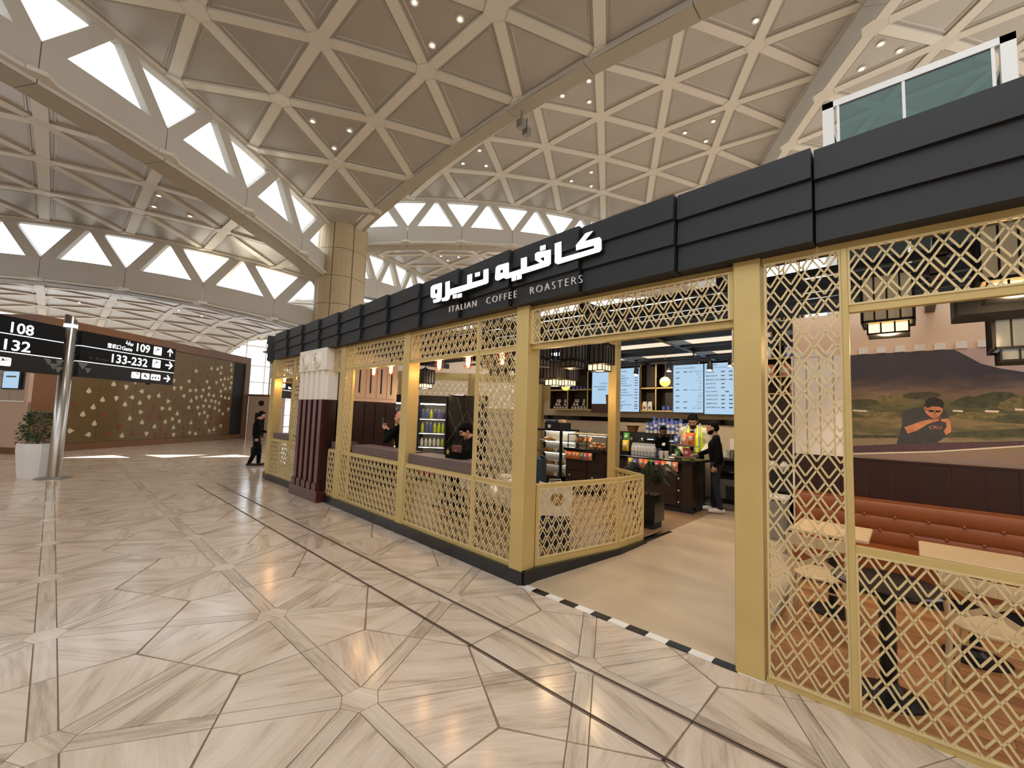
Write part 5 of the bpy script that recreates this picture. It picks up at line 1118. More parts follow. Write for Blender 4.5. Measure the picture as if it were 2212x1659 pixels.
for (x, y, z), l, aim in (((-4.02, 8, 2.76), 'black track spotlight shining beside the iced drinks menu', (0, 1)), ((-3.34, 8, 2.80), 'black track spotlight above the yellow globe', (0, 1)), ((-2.6, 8, 2.78), 'black track spotlight over the right menu screen', (.3, 1)), ((-2.25, 8, 2.84), 'small black track spotlight at the right end of the track', (.3, -1))):
    o = thing('track_spot', l, 'spotlight', (x, y, z), group='track spotlights'); m = MB(); m.cyl((0, 0, .02), (.02 * aim[0], -.03, -.11), .045, .05, 14); m.build('head', 'black_steel', o); m = MB(); m.cyl((0, -.0302, -.1105), (0, -.031, -.114), .04, n=14); m.build('lens', 'spot_glow', o); m = MB(); m.cyl((0, 0, .02), (0, 0, 2.88 - z), .012, n=8); m.build('stem', 'black_steel', o)

# ---------------------------------------------------------------- shelf tower, bin, cabinet left of the mural wall
tw = thing('display_tower', 'tall gold framed open display tower left of the mural wall', 'shelf', (-1.5, 8.1, FZ))
for x in (-1.85, -1.5, -1.22):
    for y in (7.95, 8.3): m = MB(); m.cyl((x, y, 2.2), (x, y, 4.4), .015, n=8); m.build('upright', 'gold', tw, world=True)
for z in (2.22, 2.5, 2.8, 3.1, 3.4, 3.75, 4.1): B_(tw, 'shelf_board', 'counter_wood', -1.86, -1.21, 7.94, 8.31, z, z + .02); B_(tw, 'gold_edge', 'gold', -1.87, -1.2, 7.925, 7.94, z - .004, z + .024)
B_(tw, 'back_board', 'shelf_wood', -1.86, -1.21, 8.31, 8.33, 2.2, 4.3); B_(tw, 'lower_cabinet', 'shelf_wood', -1.86, -1.21, 7.96, 8.32, FZ, 2.2)
for i, (x, z, c, w) in enumerate(((-1.45, 3.12, 'red', .16), (-1.72, 2.52, 'salmon', .24), (-1.45, 2.52, 'salmon', .14), (-1.34, 2.24, 'red', .1), (-1.7, 2.82, 'white', .12), (-1.72, 3.42, 'white', .14), (-1.36, 2.82, 'blue', .18), (-1.7, 3.12, 'kraft', .14))):
    o = thing('gift_box', '%s gift box on the display tower, %s' % ({'salmon': 'coral', 'kraft': 'brown'}.get(c, c), ('upper middle shelf', 'left of the coral pair', 'right of the coral pair', 'lowest shelf', 'third shelf left', 'upper left shelf', 'third shelf right', 'upper middle left')[i]), 'box', (x, 8.08, z + .0), group='gift boxes on the display tower'); m = MB(); m.bbox(-w / 2, w / 2, -.08, .08, 0, .2, .006); m.build('carton', 'pack_' + c, o); m = MB(); m.box(-w * .35, w * .35, -.083, -.08, .06, .13); m.build('label_patch', 'pack_white', o)
kb = thing('marble_cabinet', 'black marble cabinet left of the mural wall under the display tower', 'cabinet', (-1.55, 7.6, FZ)); B_(kb, 'body', 'marble_black', -1.86, -1.22, 7.45, 7.92, FZ, 1.02); B_(kb, 'top', 'marble_black', -1.88, -1.2, 7.42, 7.94, 1.02, 1.06)
for a, b_ in (((-1.8, .9), (-1.4, .4)), ((-1.6, .3), (-1.3, .8))): m = MB(); m.bar((a[0], 7.449, a[1]), (b_[0], 7.449, b_[1]), .003, .006, (0, 1, 0)); m.build('vein', 'vein', kb, world=True)
for i, (x, c) in enumerate(((-1.7, 'yellow'), (-1.55, 'white'), (-1.4, 'white'))):
    o = thing('tin', ('yellow packet pile on the marble cabinet', 'round white tin on the marble cabinet', 'white bagged pastry on the marble cabinet, rightmost')[i], 'tin', (x, 7.6, 1.06)); m = MB(); m.lathe([(0, 0), (.06, 0), (.065, .05), (.05, .09), (0, .1)], 12); m.build('body', 'pack_' + c, o); m = MB(); m.lathe([(.03, .09), (.03, .12), (0, .122)], 8); m.build('lid', 'pack_' + c, o)
bi = thing('waste_bin', 'silver grey waste bin beside the marble cabinet', 'bin', (-1.42, 7.1, FZ)); m = MB(); m.bbox(-.15, .15, -.14, .14, 0, .55, .03); m.build('body', 'steel_dull', bi); m = MB(); m.bbox(-.16, .16, -.15, .15, .55, .6, .02); m.build('lid', 'pack_white', bi); m = MB(); m.bbox(-.13, .13, -.12, .12, -.0, .03, .01); m.build('foot', 'black_matt', bi)

# ---------------------------------------------------------------- seating
def bentwood(label, loc, rz, first=None):
    t = thing('dining_chair', label, 'chair', loc, rz, group='pale wooden chairs')
    m = MB(); m.lathe([(0, .44), (.19, .44), (.21, .45), (.21, .462), (.19, .47), (0, .465)], 20); m.build('seat', 'chair_wood', t)
    for sx in (-1, 1):
        m = MB(); m.tube([(sx * .15, -.13, .44), (sx * .18, -.17, .2), (sx * .19, -.19, 0)], .017, 8, r1=.012); m.build('leg', 'chair_wood', t, True)
        m = MB(); m.tube([(sx * .20, .24, 0), (sx * .19, .19, .25), (sx * .18, .17, .46), (sx * .19, .20, .62), (sx * .20, .25, .80)], .017, 8); m.build('leg', 'chair_wood', t, True)
        m = MB(); m.tube([(sx * .17, -.16, .24), (sx * .185, .18, .24)], .009, 6); m.build('stretcher', 'chair_wood', t)
        m = MB(); m.bar((sx * .17, .205, .52), (-sx * .17, .235, .73), .034, .012, (0, 1, 0)); m.build('cross_bar', 'chair_wood', t)
    m = MB(); pts = [(-.205 + .41 * k / 10, .25 + .045 * sin(pi * k / 10), .0) for k in range(11)]
    for (xa, ya, _), (xb, yb, _) in zip(pts, pts[1:]): m.bar((xa, ya, .765), (xb, yb, .765), .016, .085)
    m.build('back_rail', 'chair_wood', t)
    m = MB(); m.tube([(-.17, -.17, .25), (.17, -.17, .25)], .009, 6); m.build('stretcher', 'chair_wood', t)
    return t
bentwood('pale bentwood chair behind the tall lattice right of the entrance', (-.60, 4.60, .012), radians(184)); bentwood('pale bentwood chair with cross back at the near right table', (.36, 4.22, .012), radians(172)); bentwood('pale bentwood chair at the far right edge behind the lattice', (1.05, 4.3, .012), radians(178))
def table(label, x0, x1, y0, y1, z=.77, top='table_wood'):
    t = thing('table', label, 'table', ((x0 + x1) / 2, (y0 + y1) / 2, .012), group='wooden tables by the banquette'); w, d = (x1 - x0) / 2, (y1 - y0) / 2
    m = MB(); m.bbox(-w, w, -d, d, z - .04, z - .012, .006); m.build('tabletop', top, t); m = MB(); m.cyl((0, 0, .02), (0, 0, z - .04), .035, n=12); m.build('pedestal', 'black_steel', t); m = MB(); m.lathe([(0, 0), (.19, 0), (.19, .012), (.06, .03), (.035, .06)], 20); m.build('foot', 'black_steel', t); return t
table('pale wooden table before the left end of the banquette', -.85, -.28, 4.80, 5.40); table('pale wooden table before the middle of the banquette', .03, .62, 4.62, 5.2)
t = thing('round_table', 'round black glass topped table close behind the right lattice', 'table', (-.14, 3.80, .012))
m = MB(); m.lathe([(0, .70), (.28, .70), (.29, .708), (.28, .716), (0, .716)], 28); m.build('tabletop', 'marble_black', t); m = MB(); m.cyl((0, 0, .02), (0, 0, .70), .045, n=14); m.build('pedestal', 'black_steel', t); m = MB(); m.lathe([(0, 0), (.18, 0), (.18, .014), (.07, .05), (.045, .1)], 22); m.build('foot', 'black_steel', t)
def tub(label, x, y, rz):
    t = thing('lounge_chair', label, 'chair', (x, y, FZ), rz, group='cream lounge chairs'); m = MB(); m.bbox(-.24, .24, -.24, .22, .30, .42, .04); m.build('seat', 'cream', t); m = MB(); m.bbox(-.25, .25, .18, .27, .30, .72, .05); m.build('backrest', 'cream', t)
    for sx in (-1, 1):
        for sy in (-1, 1): m = MB(); m.cyl((sx * .2, sy * .2, 0), (sx * .17, sy * .17, .3), .012, n=8); m.build('leg', 'black_steel', t)
for i, (x, y) in enumerate(((-6.3, 5.2), (-5.65, 5.3), (-5.05, 5.02), (-4.42, 4.98), (-3.95, 4.7))): tub('low cream lounge chair behind the lattice, %s from left' % ords[i], x, y, radians(180 + (-20, 10, -8, 14, -10)[i]))
for i, (x, y) in enumerate(((-6.0, 4.78), (-5.3, 4.45))):
    t = thing('cafe_table', ('small dark cafe table at the second window chairs', 'small dark cafe table at the first window chairs')[i], 'table', (x, y, FZ)); m = MB(); m.lathe([(0, .68), (.28, .68), (.28, .705), (0, .705)], 20); m.build('tabletop', 'counter_wood', t); m = MB(); m.cyl((0, 0, .02), (0, 0, .68), .03, n=10); m.build('pedestal', 'black_steel', t); m = MB(); m.lathe([(0, 0), (.2, 0), (.2, .015), (.03, .03)], 16); m.build('foot', 'black_steel', t)
t = thing('armchair', 'dark teal leather chair back just behind the low lattice screen', 'chair', (-5.0, 5.75, FZ), radians(20)); m = MB(); m.bbox(-.3, .3, -.3, .3, .25, .45, .05); m.build('seat', 'teal_leather', t); m = MB(); m.bbox(-.32, .32, .2, .34, .25, .90, .07); m.build('backrest', 'teal_leather', t)
for sx in (-1, 1): 
    for sy in (-1, 1): m = MB(); m.cyl((sx * .24, sy * .24, 0), (sx * .24, sy * .24, .25), .015, n=8); m.build('leg', 'black_steel', t)
# suitcase with paper bag behind the low screen
t = thing('suitcase', 'navy suitcase standing behind the low lattice screen', 'suitcase', (-3.22, 4.30, FZ + .0), radians(40)); m = MB(); m.bbox(-.19, .19, -.12, .12, .04, .40, .04); m.build('shell', 'navy', t)
for x in (-.14, .14):
    for y in (-.08, .08): m = MB(); m.sphere((x, y, .022), .022, .022, .022, 8, 6); m.build('wheel', 'black_matt', t)
for x in (-.09, .09): m = MB(); m.cyl((x, .115, .38), (x, .115, .40), .008, n=6); m.build('handle_rod', 'steel_dull', t)
t = thing('shopping_bag', 'white shopping bag with circular print standing on the navy suitcase', 'bag', (-3.22, 4.30, FZ + .405), radians(40))
m = MB(); w, d, h = .19, .10, .38; m.add([(-w, -d, 0), (w, -d, 0), (w, d, 0), (-w, d, 0), (-w * 1.08, -d, h), (0, -d * .8, h - .05), (w * 1.08, -d, h), (w * 1.05, d, h), (0, d * .8, h - .05), (-w * 1.05, d, h)], [(3, 2, 1, 0), (0, 1, 6, 5, 4), (1, 2, 7, 6), (2, 3, 9, 8, 7), (3, 0, 4, 9)]); m.build('paper', 'bag_white', t)
R_ = Matrix.Rotation(pi / 2, 4, 'X')
for r0, r1 in ((.07, .078), (.03, .036)): m = MB(); m.lathe([(r0, .001), (r1, .001)], 24); m.v = [tuple(Vector((.02, -.103, .2)) + R_ @ Vector(v)) for v in m.v]; m.build('ring_print', 'pack_kraft', t)
for s in (-1, 1): m = MB(); m.tube([(-.08, s * .095, h - .04), (-.07, s * .08, h + .03), (.07, s * .08, h + .03), (.08, s * .095, h - .04)], .004, 5); m.build('handle', 'pack_white', t)
# handbag on the ledge
t = thing('handbag', 'black handbag with brown flap and gold star charm on the window ledge', 'bag', (-4.5, 3.78, 1.136), radians(2)); m = MB(); m.bbox(-.2, .2, -.08, .08, 0, .17, .05); m.build('body', 'cloth_black', t); m = MB(); m.bbox(-.02, .16, -.088, -.05, .09, .18, .01); m.build('flap', 'bag_flap', t); m = MB(); m.sphere((.07, -.09, .11), .012, .008, .012, 8, 6); m.build('snap', 'chrome', t)
star = [(r * cos(pi / 2 + k * pi / 5), r * sin(pi / 2 + k * pi / 5)) for k in range(10) for r in ((.045,) if k % 2 == 0 else (.018,))]; m = MB(); m.prism(star, (-.09, -.085, .08), (1, 0, 0), (0, 0, 1), 0, .006); m.build('star_charm', 'star_gold', t); m = MB(); m.tube([(-.15, 0, .15), (-.1, 0, .30), (.1, 0, .30), (.15, 0, .15)], .01, 6); m.build('strap', 'cloth_black', t)
# palm in black marble planter
t = thing('potted_palm', 'dark palm in square black marble planter at the low screen end', 'plant', (-2.92, 6.25, FZ)); m = MB(); m.bbox(-.17, .17, -.17, .17, .1, .50, .005); m.build('planter', 'marble_black', t); m = MB(); m.box(-.14, .14, -.14, .14, 0, .1); m.build('planter_foot', 'black_matt', t); m = MB(); m.box(-.16, .16, -.16, .16, .48, .495); m.build('soil', 'soil', t)
for k in range(14):
    a = k * 2.4; ln = rnd.uniform(.2, .40); up = rnd.uniform(.28, .62); pts = [Vector((0, 0, .49)), Vector((cos(a) * ln * .25, sin(a) * ln * .25, .5 + up * .55)), Vector((cos(a) * ln * .65, sin(a) * ln * .65, .5 + up * .75)), Vector((cos(a) * ln, sin(a) * ln, .5 + up * .55))]
    m = MB(); m.tube(pts, .005, 5, r1=.002); m.build('stem', 'stem_green', t)
    m = MB(); sd = Vector((-sin(a), cos(a), 0))
    for j in range(16):
        f = j / 15; s_ = 1 + f * 1.95; i0 = min(int(s_), 2); fr = s_ - i0; p = pts[i0].lerp(pts[min(i0 + 1, 3)], fr); L_ = .10 * (1 - .5 * f)
        for sg_ in (-1, 1):
            tip = p + sd * sg_ * L_ + Vector((cos(a) * .06, sin(a) * .06, -.05)); q = p + Vector((cos(a), sin(a), 0)) * .018; q2 = p + Vector((cos(a), sin(a), 0)) * .012 + sd * sg_ * L_ * .45 + Vector((0, 0, .008)); m.add([p, q, q2 + Vector((cos(a), sin(a), 0)) * .008, tip, q2 - Vector((cos(a), sin(a), 0)) * .008], [(0, 1, 2, 3, 4), (4, 3, 2, 1, 0)])
    m.build('frond', 'palm_green', t)
# cafe lamps at lanterns, bulbs and cases, plus spots beyond the modelled track heads
for p, w, h, lab, gl in LN:
    if gl: lamp('POINT', 'lantern_light', (p[0], p[1], p[2] - .16), 9, (1, .68, .36), .08)
for x in (-6.92, -6.36, -5.04, -4.40, -3.75, -11.2, -10.5): lamp('POINT', 'bulb_light', (x, 3.82, 2.33), 4, (1, .58, .24), .05)
for x in (-6.3, -5.9): lamp('POINT', 'case_light', (x, 7.9, 1.38), 3, (1, .9, .72), .05)
lamp('POINT', 'case_light', (-5.0, 7.95, 1.34), 3, (1, .9, .72), .05)
for x, aim in ((-6.2, (-6.2, 7.7, .9)), (-5.0, (-5.0, 7.7, .9)), (-4.02, (-4.0, 7.6, .9)), (-3.34, (-3.3, 7.8, .9)), (-2.6, (-2.6, 8.3, .2)), (-1.9, (-1.7, 7.2, .1)), (-1.5, (-1.7, 5.2, .1)), (-.3, (0., 6.0, .8)), (.9, (.8, 6.0, .8)), (-5.6, (-5.0, 4.8, .2)), (-7.0, (-7.8, 6.0, 1.2)), (-4.6, (-4.2, 9.7, 2.2)), (-3.0, (-2.8, 9.7, 1.6))):
    lamp('SPOT', 'cafe_spot', (x, min(8., aim[1] - .0) if aim[1] > 6.5 else aim[1] - .4, 2.84), 60, (1, .80, .55), .06, aim, 95, .8)
# ================================================================ CONCOURSE, LEFT
gw = struct('wall_gate')
DW = Vector((-.6392, .7690, 0)); NW = Vector((.7690, .6392, 0)); KW = Vector((-20.827, -.486, 0)); UZ = Vector((0, 0, 1))
def G(nm, mt, s0, s1, z0, z1, d0, d1, b=False):
    m = MB(); m.obox(KW, DW, UZ, NW, s0, s1, z0, z1, d0, d1); return m.build(nm, mt, gw)
# s measured from the left corner, 10.4 m long
G('core', 'wall_tan', .02, 10.4, 0, 4.45, -6, -.06)
for i in range(6):   # large polished panels
    for j in range(2): G('wall_panel', 'wall_tan', .78 + i * 1.395 + .004, .78 + (i + 1) * 1.395 - .004, .26 + j * 1.95 + .003, .26 + (j + 1) * 1.95 - .003, -.06, -.03)
G('frame_left', 'frame_brown', 0, .76, 0, 4.5, -.06, .0); G('frame_top', 'frame_brown', .76, 10.4, 4.18, 4.55, -.06, .02); G('frame_right', 'frame_brown', 10.02, 10.42, 0, 4.18, -6, .02)
G('skirting', 'skirt_brown', .76, 10.02, 0, .25, -.06, .0); G('dark_slot', 'black_matt', 9.16, 10.0, .25, 4.15, -.06, -.04)
G('roof_edge', 'frame_brown', 0, 10.4, 4.45, 4.55, -6, -.06)
leafp = [(0, .13), (.035, .07), (.085, .0), (.09, -.045), (.06, -.075), (.012, -.08), (0, -.105), (-.012, -.08), (-.06, -.075), (-.09, -.045), (-.085, 0), (-.035, .07)]
lm_ = {}
for mt in ('leaf_white', 'leaf_brown'):
    m = MB(); m.prism(leafp, (0, 0, 0), DW, UZ, 0, .012); lm_[mt] = m.mesh('leaf_tile', mt)
placed = []; tries = 0
while len(placed) < 285 and tries < 9000:
    tries += 1; s = rnd.uniform(1.2, 9.0); z = rnd.uniform(.36, 4.0); f = (s - 1.2) / 7.8
    dens = (.12 + .88 * f ** 1.5) * (1 if z < 1.7 else max(0., 1 - (z - 1.7) / (.4 + 2.1 * f))) + (.10 if z < 1.0 else 0)
    if rnd.random() > dens: continue
    mind = .44 - .20 * f
    if any(hypot(s - a, z - b_) < mind for a, b_ in placed): continue
    placed.append((s, z)); br = rnd.random() < (.42 if z < 1.6 else .22)
    o = bpy.data.objects.new('leaf_tile', lm_['leaf_brown' if br else 'leaf_white']); COL.objects.link(o); o.parent = gw
    o.matrix_world = Matrix.Translation(KW + DW * s + UZ * z - NW * .03) @ Matrix.Rotation(rnd.choice((0, 0, 0, pi, pi, pi / 2, -pi / 2)) + rnd.uniform(-.12, .12), 4, NW)
# left return of the gate wall block: polished stone, mirror tiles, screen
DU = Vector((-.7690, -.6392, 0)); NU = Vector((.6392, -.7690, 0))
def Lf(nm, mt, u0, u1, z0, z1, d0, d1): m = MB(); m.obox(KW, DU, UZ, NU, u0, u1, z0, z1, d0, d1); return m.build(nm, mt, gw)
mat('mirror_tile', srgb(190, 180, 176), .16, .85, bump=.25, bscale=2.2)
Lf('stone_base', 'stall_tan', .0, 6, .2, 1.66, .0, .1); Lf('dark_skirting', 'frame_brown', -.0, 6, 0, .2, .0, .09); Lf('ledge', 'white_paint', .1, 6, 1.66, 1.70, 0, .14)
for i in range(7):
    for j in range(5): Lf('mirror_tile', 'mirror_tile', .12 + i * .62, .12 + i * .62 + .61, 1.705 + j * .42, 1.705 + j * .42 + .41, .0, .03)
Lf('corner_pier', 'stall_tan', -.0, .11, .2, 4.1, .0, .12); Lf('upper_fascia', 'frame_brown', 0, 6, 3.9, 4.5, .0, .1)
t = thing('wall_screen', 'small pale blue wall screen on the mirrored stall at the far left', 'screen', tuple(KW + DU * .62 + NU * .1 + UZ * 2.1)); 
m = MB(); m.obox(KW, DU, UZ, NU, .33, .98, 2.06, 2.68, .035, .09); m.build('bezel', 'black_matt', t, world=True); m = MB(); m.obox(KW, DU, UZ, NU, .40, .95, 2.1, 2.64, .09, .094); m.build('panel', 'screen_blue', t, world=True)
m = MB(); m.obox(KW, DU, UZ, NU, .5, .85, 2.45, 2.50, .094, .096); m.build('print_line', 'sign_grey2', t, world=True)

# signpost with two sign boxes
SD = Vector((-.6712, .7413, 0)); SN = Vector((.7413, .6712, 0)); SO = Vector((-14.1, .14, 0))
po = thing('sign_post', 'tall round stainless steel sign post with slanted top', 'post', (-14.1, .14, 0))
m = MB(); n = 20
vs = [(.115 * cos(2 * pi * k / n), .115 * sin(2 * pi * k / n), 0) for k in range(n)] + [(.115 * cos(2 * pi * k / n), .115 * sin(2 * pi * k / n), 3.62 + .8 * .115 * (cos(2 * pi * k / n) * -SD.x + sin(2 * pi * k / n) * -SD.y)) for k in range(n)]
m.add(vs, [(k, (k + 1) % n, n + (k + 1) % n, n + k) for k in range(n)] + [tuple(range(n, 2 * n))]); m.build('pole', 'steel', po, True)
m = MB(); m.lathe([(0, 0), (.31, 0), (.31, .012), (.13, .02), (.12, .03)], 28); m.build('base_plate', 'steel_dull', po); m = MB(); m.lathe([(.1165, 3.42), (.1175, 3.43), (.1175, 3.49), (.1165, 3.5)], 20); m.build('white_band', 'sign_glow', po)
for z in (2.42, 2.80, 3.18):
    m = MB(); m.obox((0, 0, 0), SD, SN, UZ, -.17, .20, -.03, .03, z - .02, z + .02); m.build('bracket', 'black_steel', po)
UPZ = (0, 0, 1)
def signbox(name, label, s0, s1, O=SO, dd=SD, nn_=SN, zz=(2.31, 2.68, 3.045, 3.40), both=True):
    t = thing(name, label, 'sign', tuple(O + dd * (s0 + s1) / 2 + UZ * zz[0]))
    def X(nm, mt, a, b_, c, d, e, f): m = MB(); m.obox(O, dd, UZ, nn_, a, b_, c, d, e, f); return m.build(nm, mt, t, world=True)
    X('row_box', 'sign_grey', s0, s1, zz[0], zz[1] - .008, -.07, .07); X('row_box', 'sign_black', s0, s1, zz[1] + .008, zz[2] - .008, -.07, .07); X('row_box', 'sign_black', s0, s1, zz[2] + .008, zz[3], -.07, .07)
    for z in zz[1:3]: X('light_line', 'sign_glow', s0 + .01, s1 - .005, z - .008, z + .008, -.06, .071)
    def tx(txt, s, z, size, al='LEFT', mt='sign_glow', nm='lettering', bold=.004, wx=1.0): return text_mesh(txt, size, nm, mt, t, O + dd * s + UZ * z, dd * wx, UPZ, align=al, depth=.001, off=.0715, boldness=bold)
    def poly(pts, mt='sign_glow', nm='pictogram', k=0): m = MB(); m.prism(pts, O, dd, UPZ, .0702 + .001 * k, .0712 + .001 * k); return m.build(nm, mt, t, world=True)
    def icon(s, z, w=.27, h=.23, kind='plane'):
        r = .03; poly([(s + r, z), (s + w - r, z), (s + w - .006, z + .006), (s + w, z + r), (s + w, z + h - r), (s + w - .006, z + h - .006), (s + w - r, z + h), (s + r, z + h), (s + .006, z + h - .006), (s, z + h - r), (s, z + r), (s + .006, z + .006)], nm='icon_tile')
        q = lambda *p: [(s + w * a, z + h * b_) for a, b_ in p]
        if kind == 'plane':
            poly(q((.15, .52), (.25, .46), (.45, .55), (.85, .74), (.88, .80), (.80, .80), (.62, .70), (.45, .88), (.38, .86), (.46, .63), (.28, .55), (.2, .62)), 'sign_black', k=2); poly(q((.14, .22), (.6, .22), (.6, .27), (.14, .27)), 'sign_black', k=2)
        elif kind == 'shower':
            poly(q((.15, .2), (.7, .2), (.7, .27), (.15, .27)), 'sign_black', k=2); poly(q((.5, .8), (.75, .55), (.8, .6), (.56, .86)), 'sign_grey2', k=2); poly(q((.62, .9), (.9, .62), (.86, .56), (.57, .85)), 'sign_grey2', k=3)
        elif kind == 'pray':
            poly(q((.3, .75), (.42, .85), (.55, .6), (.8, .25), (.7, .2), (.45, .45), (.38, .3), (.28, .32), (.36, .55)), 'sign_black', k=2)
        else:
            for a, hh in ((.2, .6), (.5, .65), (.8, .6)):
                poly(q((a - .05, .2), (a + .05, .2), (a + .08, .2 + hh * .6), (a - .08, .2 + hh * .6)), 'sign_black', k=2); poly(q((a - .04, .66), (a + .04, .66), (a + .04, .78), (a - .04, .78)), 'sign_black', k=2)
    def arrow(s, z, rot, r=.12):
        R2 = lambda p: (s + p[0] * cos(rot) - p[1] * sin(rot), z + p[0] * sin(rot) + p[1] * cos(rot))
        poly([R2((a * r, b_ * r)) for a, b_ in ((-1, -.16), (.45, -.16), (-.1, -.72), (.14, -.94), (1.08, 0), (.14, .94), (-.1, .72), (.45, .16), (-1, .16))], nm='arrow')
    def tri(s, z, w, h, mt): poly([(s - w / 2, z + h / 2), (s + w / 2, z + h / 2), (s, z - h / 2)], mt, 'triangle_print')
    return t, tx, icon, arrow, tri, X
t, tx, icon, arrow, tri, X = signbox('gate_sign', 'black hanging gate sign right of the steel post reading 109 and 133-232', .20, 2.96)
tx('109', 1.60, 3.145, .30, wx=1.05); icon(2.19, 3.13); arrow(2.76, 3.26, pi / 2, .115); tx('Gate', 1.225, 3.11, .135, bold=.001, wx=1.15); tx('登机口', .84, 3.115, .125, bold=.001)
tx('\uFE91\uFEEE\uFE8D\uFE91\uFE94'[::-1], 1.55, 3.27, .13, 'RIGHT', bold=.001)
tx('133-232', .93, 2.755, .30, wx=1.11); icon(2.19, 2.765); arrow(2.76, 2.885, 0, .13); tx('4 - 8 mins',   .43, 2.757, .10, wx=1.2, mt='sign_dim', bold=.0); icon(1.58, 2.41, .255, .165, 'shower'); icon(1.88, 2.41, .255, .165, 'pray'); icon(2.18, 2.41, .32, .165, 'wc'); arrow(2.73, 2.493, 0, .115)
tri(.30, 2.57, .26, .16, 'sign_grey2'); tri(.43, 2.47, .16, .13, 'sign_grey2'); tri(.27, 2.40, .12, .1, 'black_steel')
m = MB(); m.sphere((0, 0, 0), .06, .06, .045, 12, 6, v0=.5); m.v = [tuple(Vector(v) + SO + SD * 2.2 + UZ * 2.31) for v in m.v]; m.build('dome_camera', 'black_matt', t, world=True)
t, tx, icon, arrow, tri, X = signbox('gate_sign', 'black hanging gate sign left of the steel post reading 108 and 132', -3.0, -.17)
tx('108', -.78, 3.085, .30, 'RIGHT', wx=1.05); tx('101-132', -.80, 2.725, .30, 'RIGHT', wx=1.2); icon(-1.40, 2.395, .28, .17, 'plane'); icon(-1.72, 2.395, .28, .17, 'wc')
for s, z, c in ((-.44, 2.58, 'sign_grey2'), (-.33, 2.48, 'sign_grey2'), (-.22, 2.58, 'sign_grey2'), (-.22, 2.42, 'sign_grey2'), (-.34, 2.60, 'black_steel')): tri(s, z, .2, .14, c)
# second sign beyond the far left window
O2 = Vector((-17.9, 5.74, 0)); d2 = Vector((-.74, .67, 0)).normalized(); n2 = Vector((d2.y, -d2.x, 0))
t, tx, icon, arrow, tri, X = signbox('gate_sign', 'distant black gate sign reading 109 seen through the far left window', 0, 2.2, O2, d2, n2, (2.16, 2.48, 2.84, 3.2))
icon(.1, 2.55, .26, .22); tx('109', .45, 2.56, .26); icon(.05, 2.24, .2, .17, 'pray'); icon(.35, 2.24, .2, .17, 'wc'); tx('بوابة'[:0] + 'Gate', 1.1, 2.56, .13); X('post', 'steel', 2.2, 2.36, 0, 3.4, -.08, .08)
# planter with shrub
pt_ = thing('potted_shrub', 'leafy green shrub in white faceted planter beside the sign post', 'plant', (-14.56, -.16, 0), radians(12))
m = MB(); n = 8
for k in range(1): 
    R_ = [(.27, 0), (.335, .60), (.335, .76), (.30, .76), (.29, .68)]
m.lathe(R_, 8); m.build('planter', 'planter_white', pt_); m = MB(); m.lathe([(0, .69), (.30, .70)], 8); m.build('soil', 'soil', pt_)
for k in range(9):
    a = k * 2.4; m = MB(); r_ = rnd.uniform(.08, .26); m.tube([(0, 0, .68), (r_ * .4 * cos(a), r_ * .4 * sin(a), .95), (r_ * cos(a), r_ * sin(a), rnd.uniform(1.1, 1.42))], .008, 5, r1=.003); m.build('stem', 'stem_green', pt_)
m = MB()
for k in range(1300):
    f = rnd.random(); z = .72 + .74 * f ** .8; R0 = .34 * (1 - ((z - .95) / .62) ** 2 * .75) if z > .95 else .33; a = rnd.uniform(0, 2 * pi); r_ = R0 * sqrt(rnd.random()); p = Vector((r_ * cos(a), r_ * sin(a), z))
    if rnd.random() < .25 and z > 1.0: continue
    d = Vector((cos(a + rnd.uniform(-1, 1)), sin(a + rnd.uniform(-1, 1)), rnd.uniform(-.5, .7))).normalized(); sdv = d.orthogonal().normalized(); sdv.rotate(Matrix.Rotation(rnd.uniform(0, 6), 3, d)); L_ = rnd.uniform(.045, .08)
    m.add([p, p + d * L_ * .5 + sdv * L_ * .28, p + d * L_, p + d * L_ * .5 - sdv * L_ * .28], [(0, 1, 2, 3)])
o = m.build('foliage', 'leaf_green', pt_); o['kind'] = 'stuff'
# far curtain wall and small brown booth
cw_ = struct('window_6')
for i in range(26):
    m = MB(); y = -6 + i * 1.6; m.box(-44.1, -43.9, y - .05, y + .05, 0, 9); m.build('mullion', 'white_paint', cw_)
for z in (0.05, 1.1, 2.6, 4.1, 5.6, 7.4): m = MB(); m.box(-44.08, -43.92, -6, 35, z - .05, z + .05); m.build('transom', 'white_paint', cw_)
for i in range(25): m = MB(); y = -6 + i * 1.6; m.box(-44.01, -43.99, y + .05, y + 1.55, .1, 7.4); m.build('pane', 'clear_glass', cw_)
bo = thing('booth', 'small brown booth with round emblem beyond the gate wall end', 'booth', (-26.6, 8.0, 0), radians(43)); m = MB(); m.bbox(-.8, .5, 0, 1.5, 0, 2.5, .02); m.build('body', 'stall_tan', bo); m = MB(); m.box(-.82, .52, -.02, 1.5, 2.38, 2.5); m.build('cornice', 'frame_brown', bo); m = MB(); m.box(-.35, .2, -.01, 0, .1, 1.45); m.build('door', 'black_matt', bo)
R_ = Matrix.Rotation(pi / 2, 4, 'X'); m = MB(); m.lathe([(.11, 0), (.11, .015), (.16, .015), (.16, 0)], 20); m.v = [tuple(Vector((-.05, 0, 2.0)) + R_ @ Vector(v)) for v in m.v]; m.build('emblem', 'counter_wood', bo)
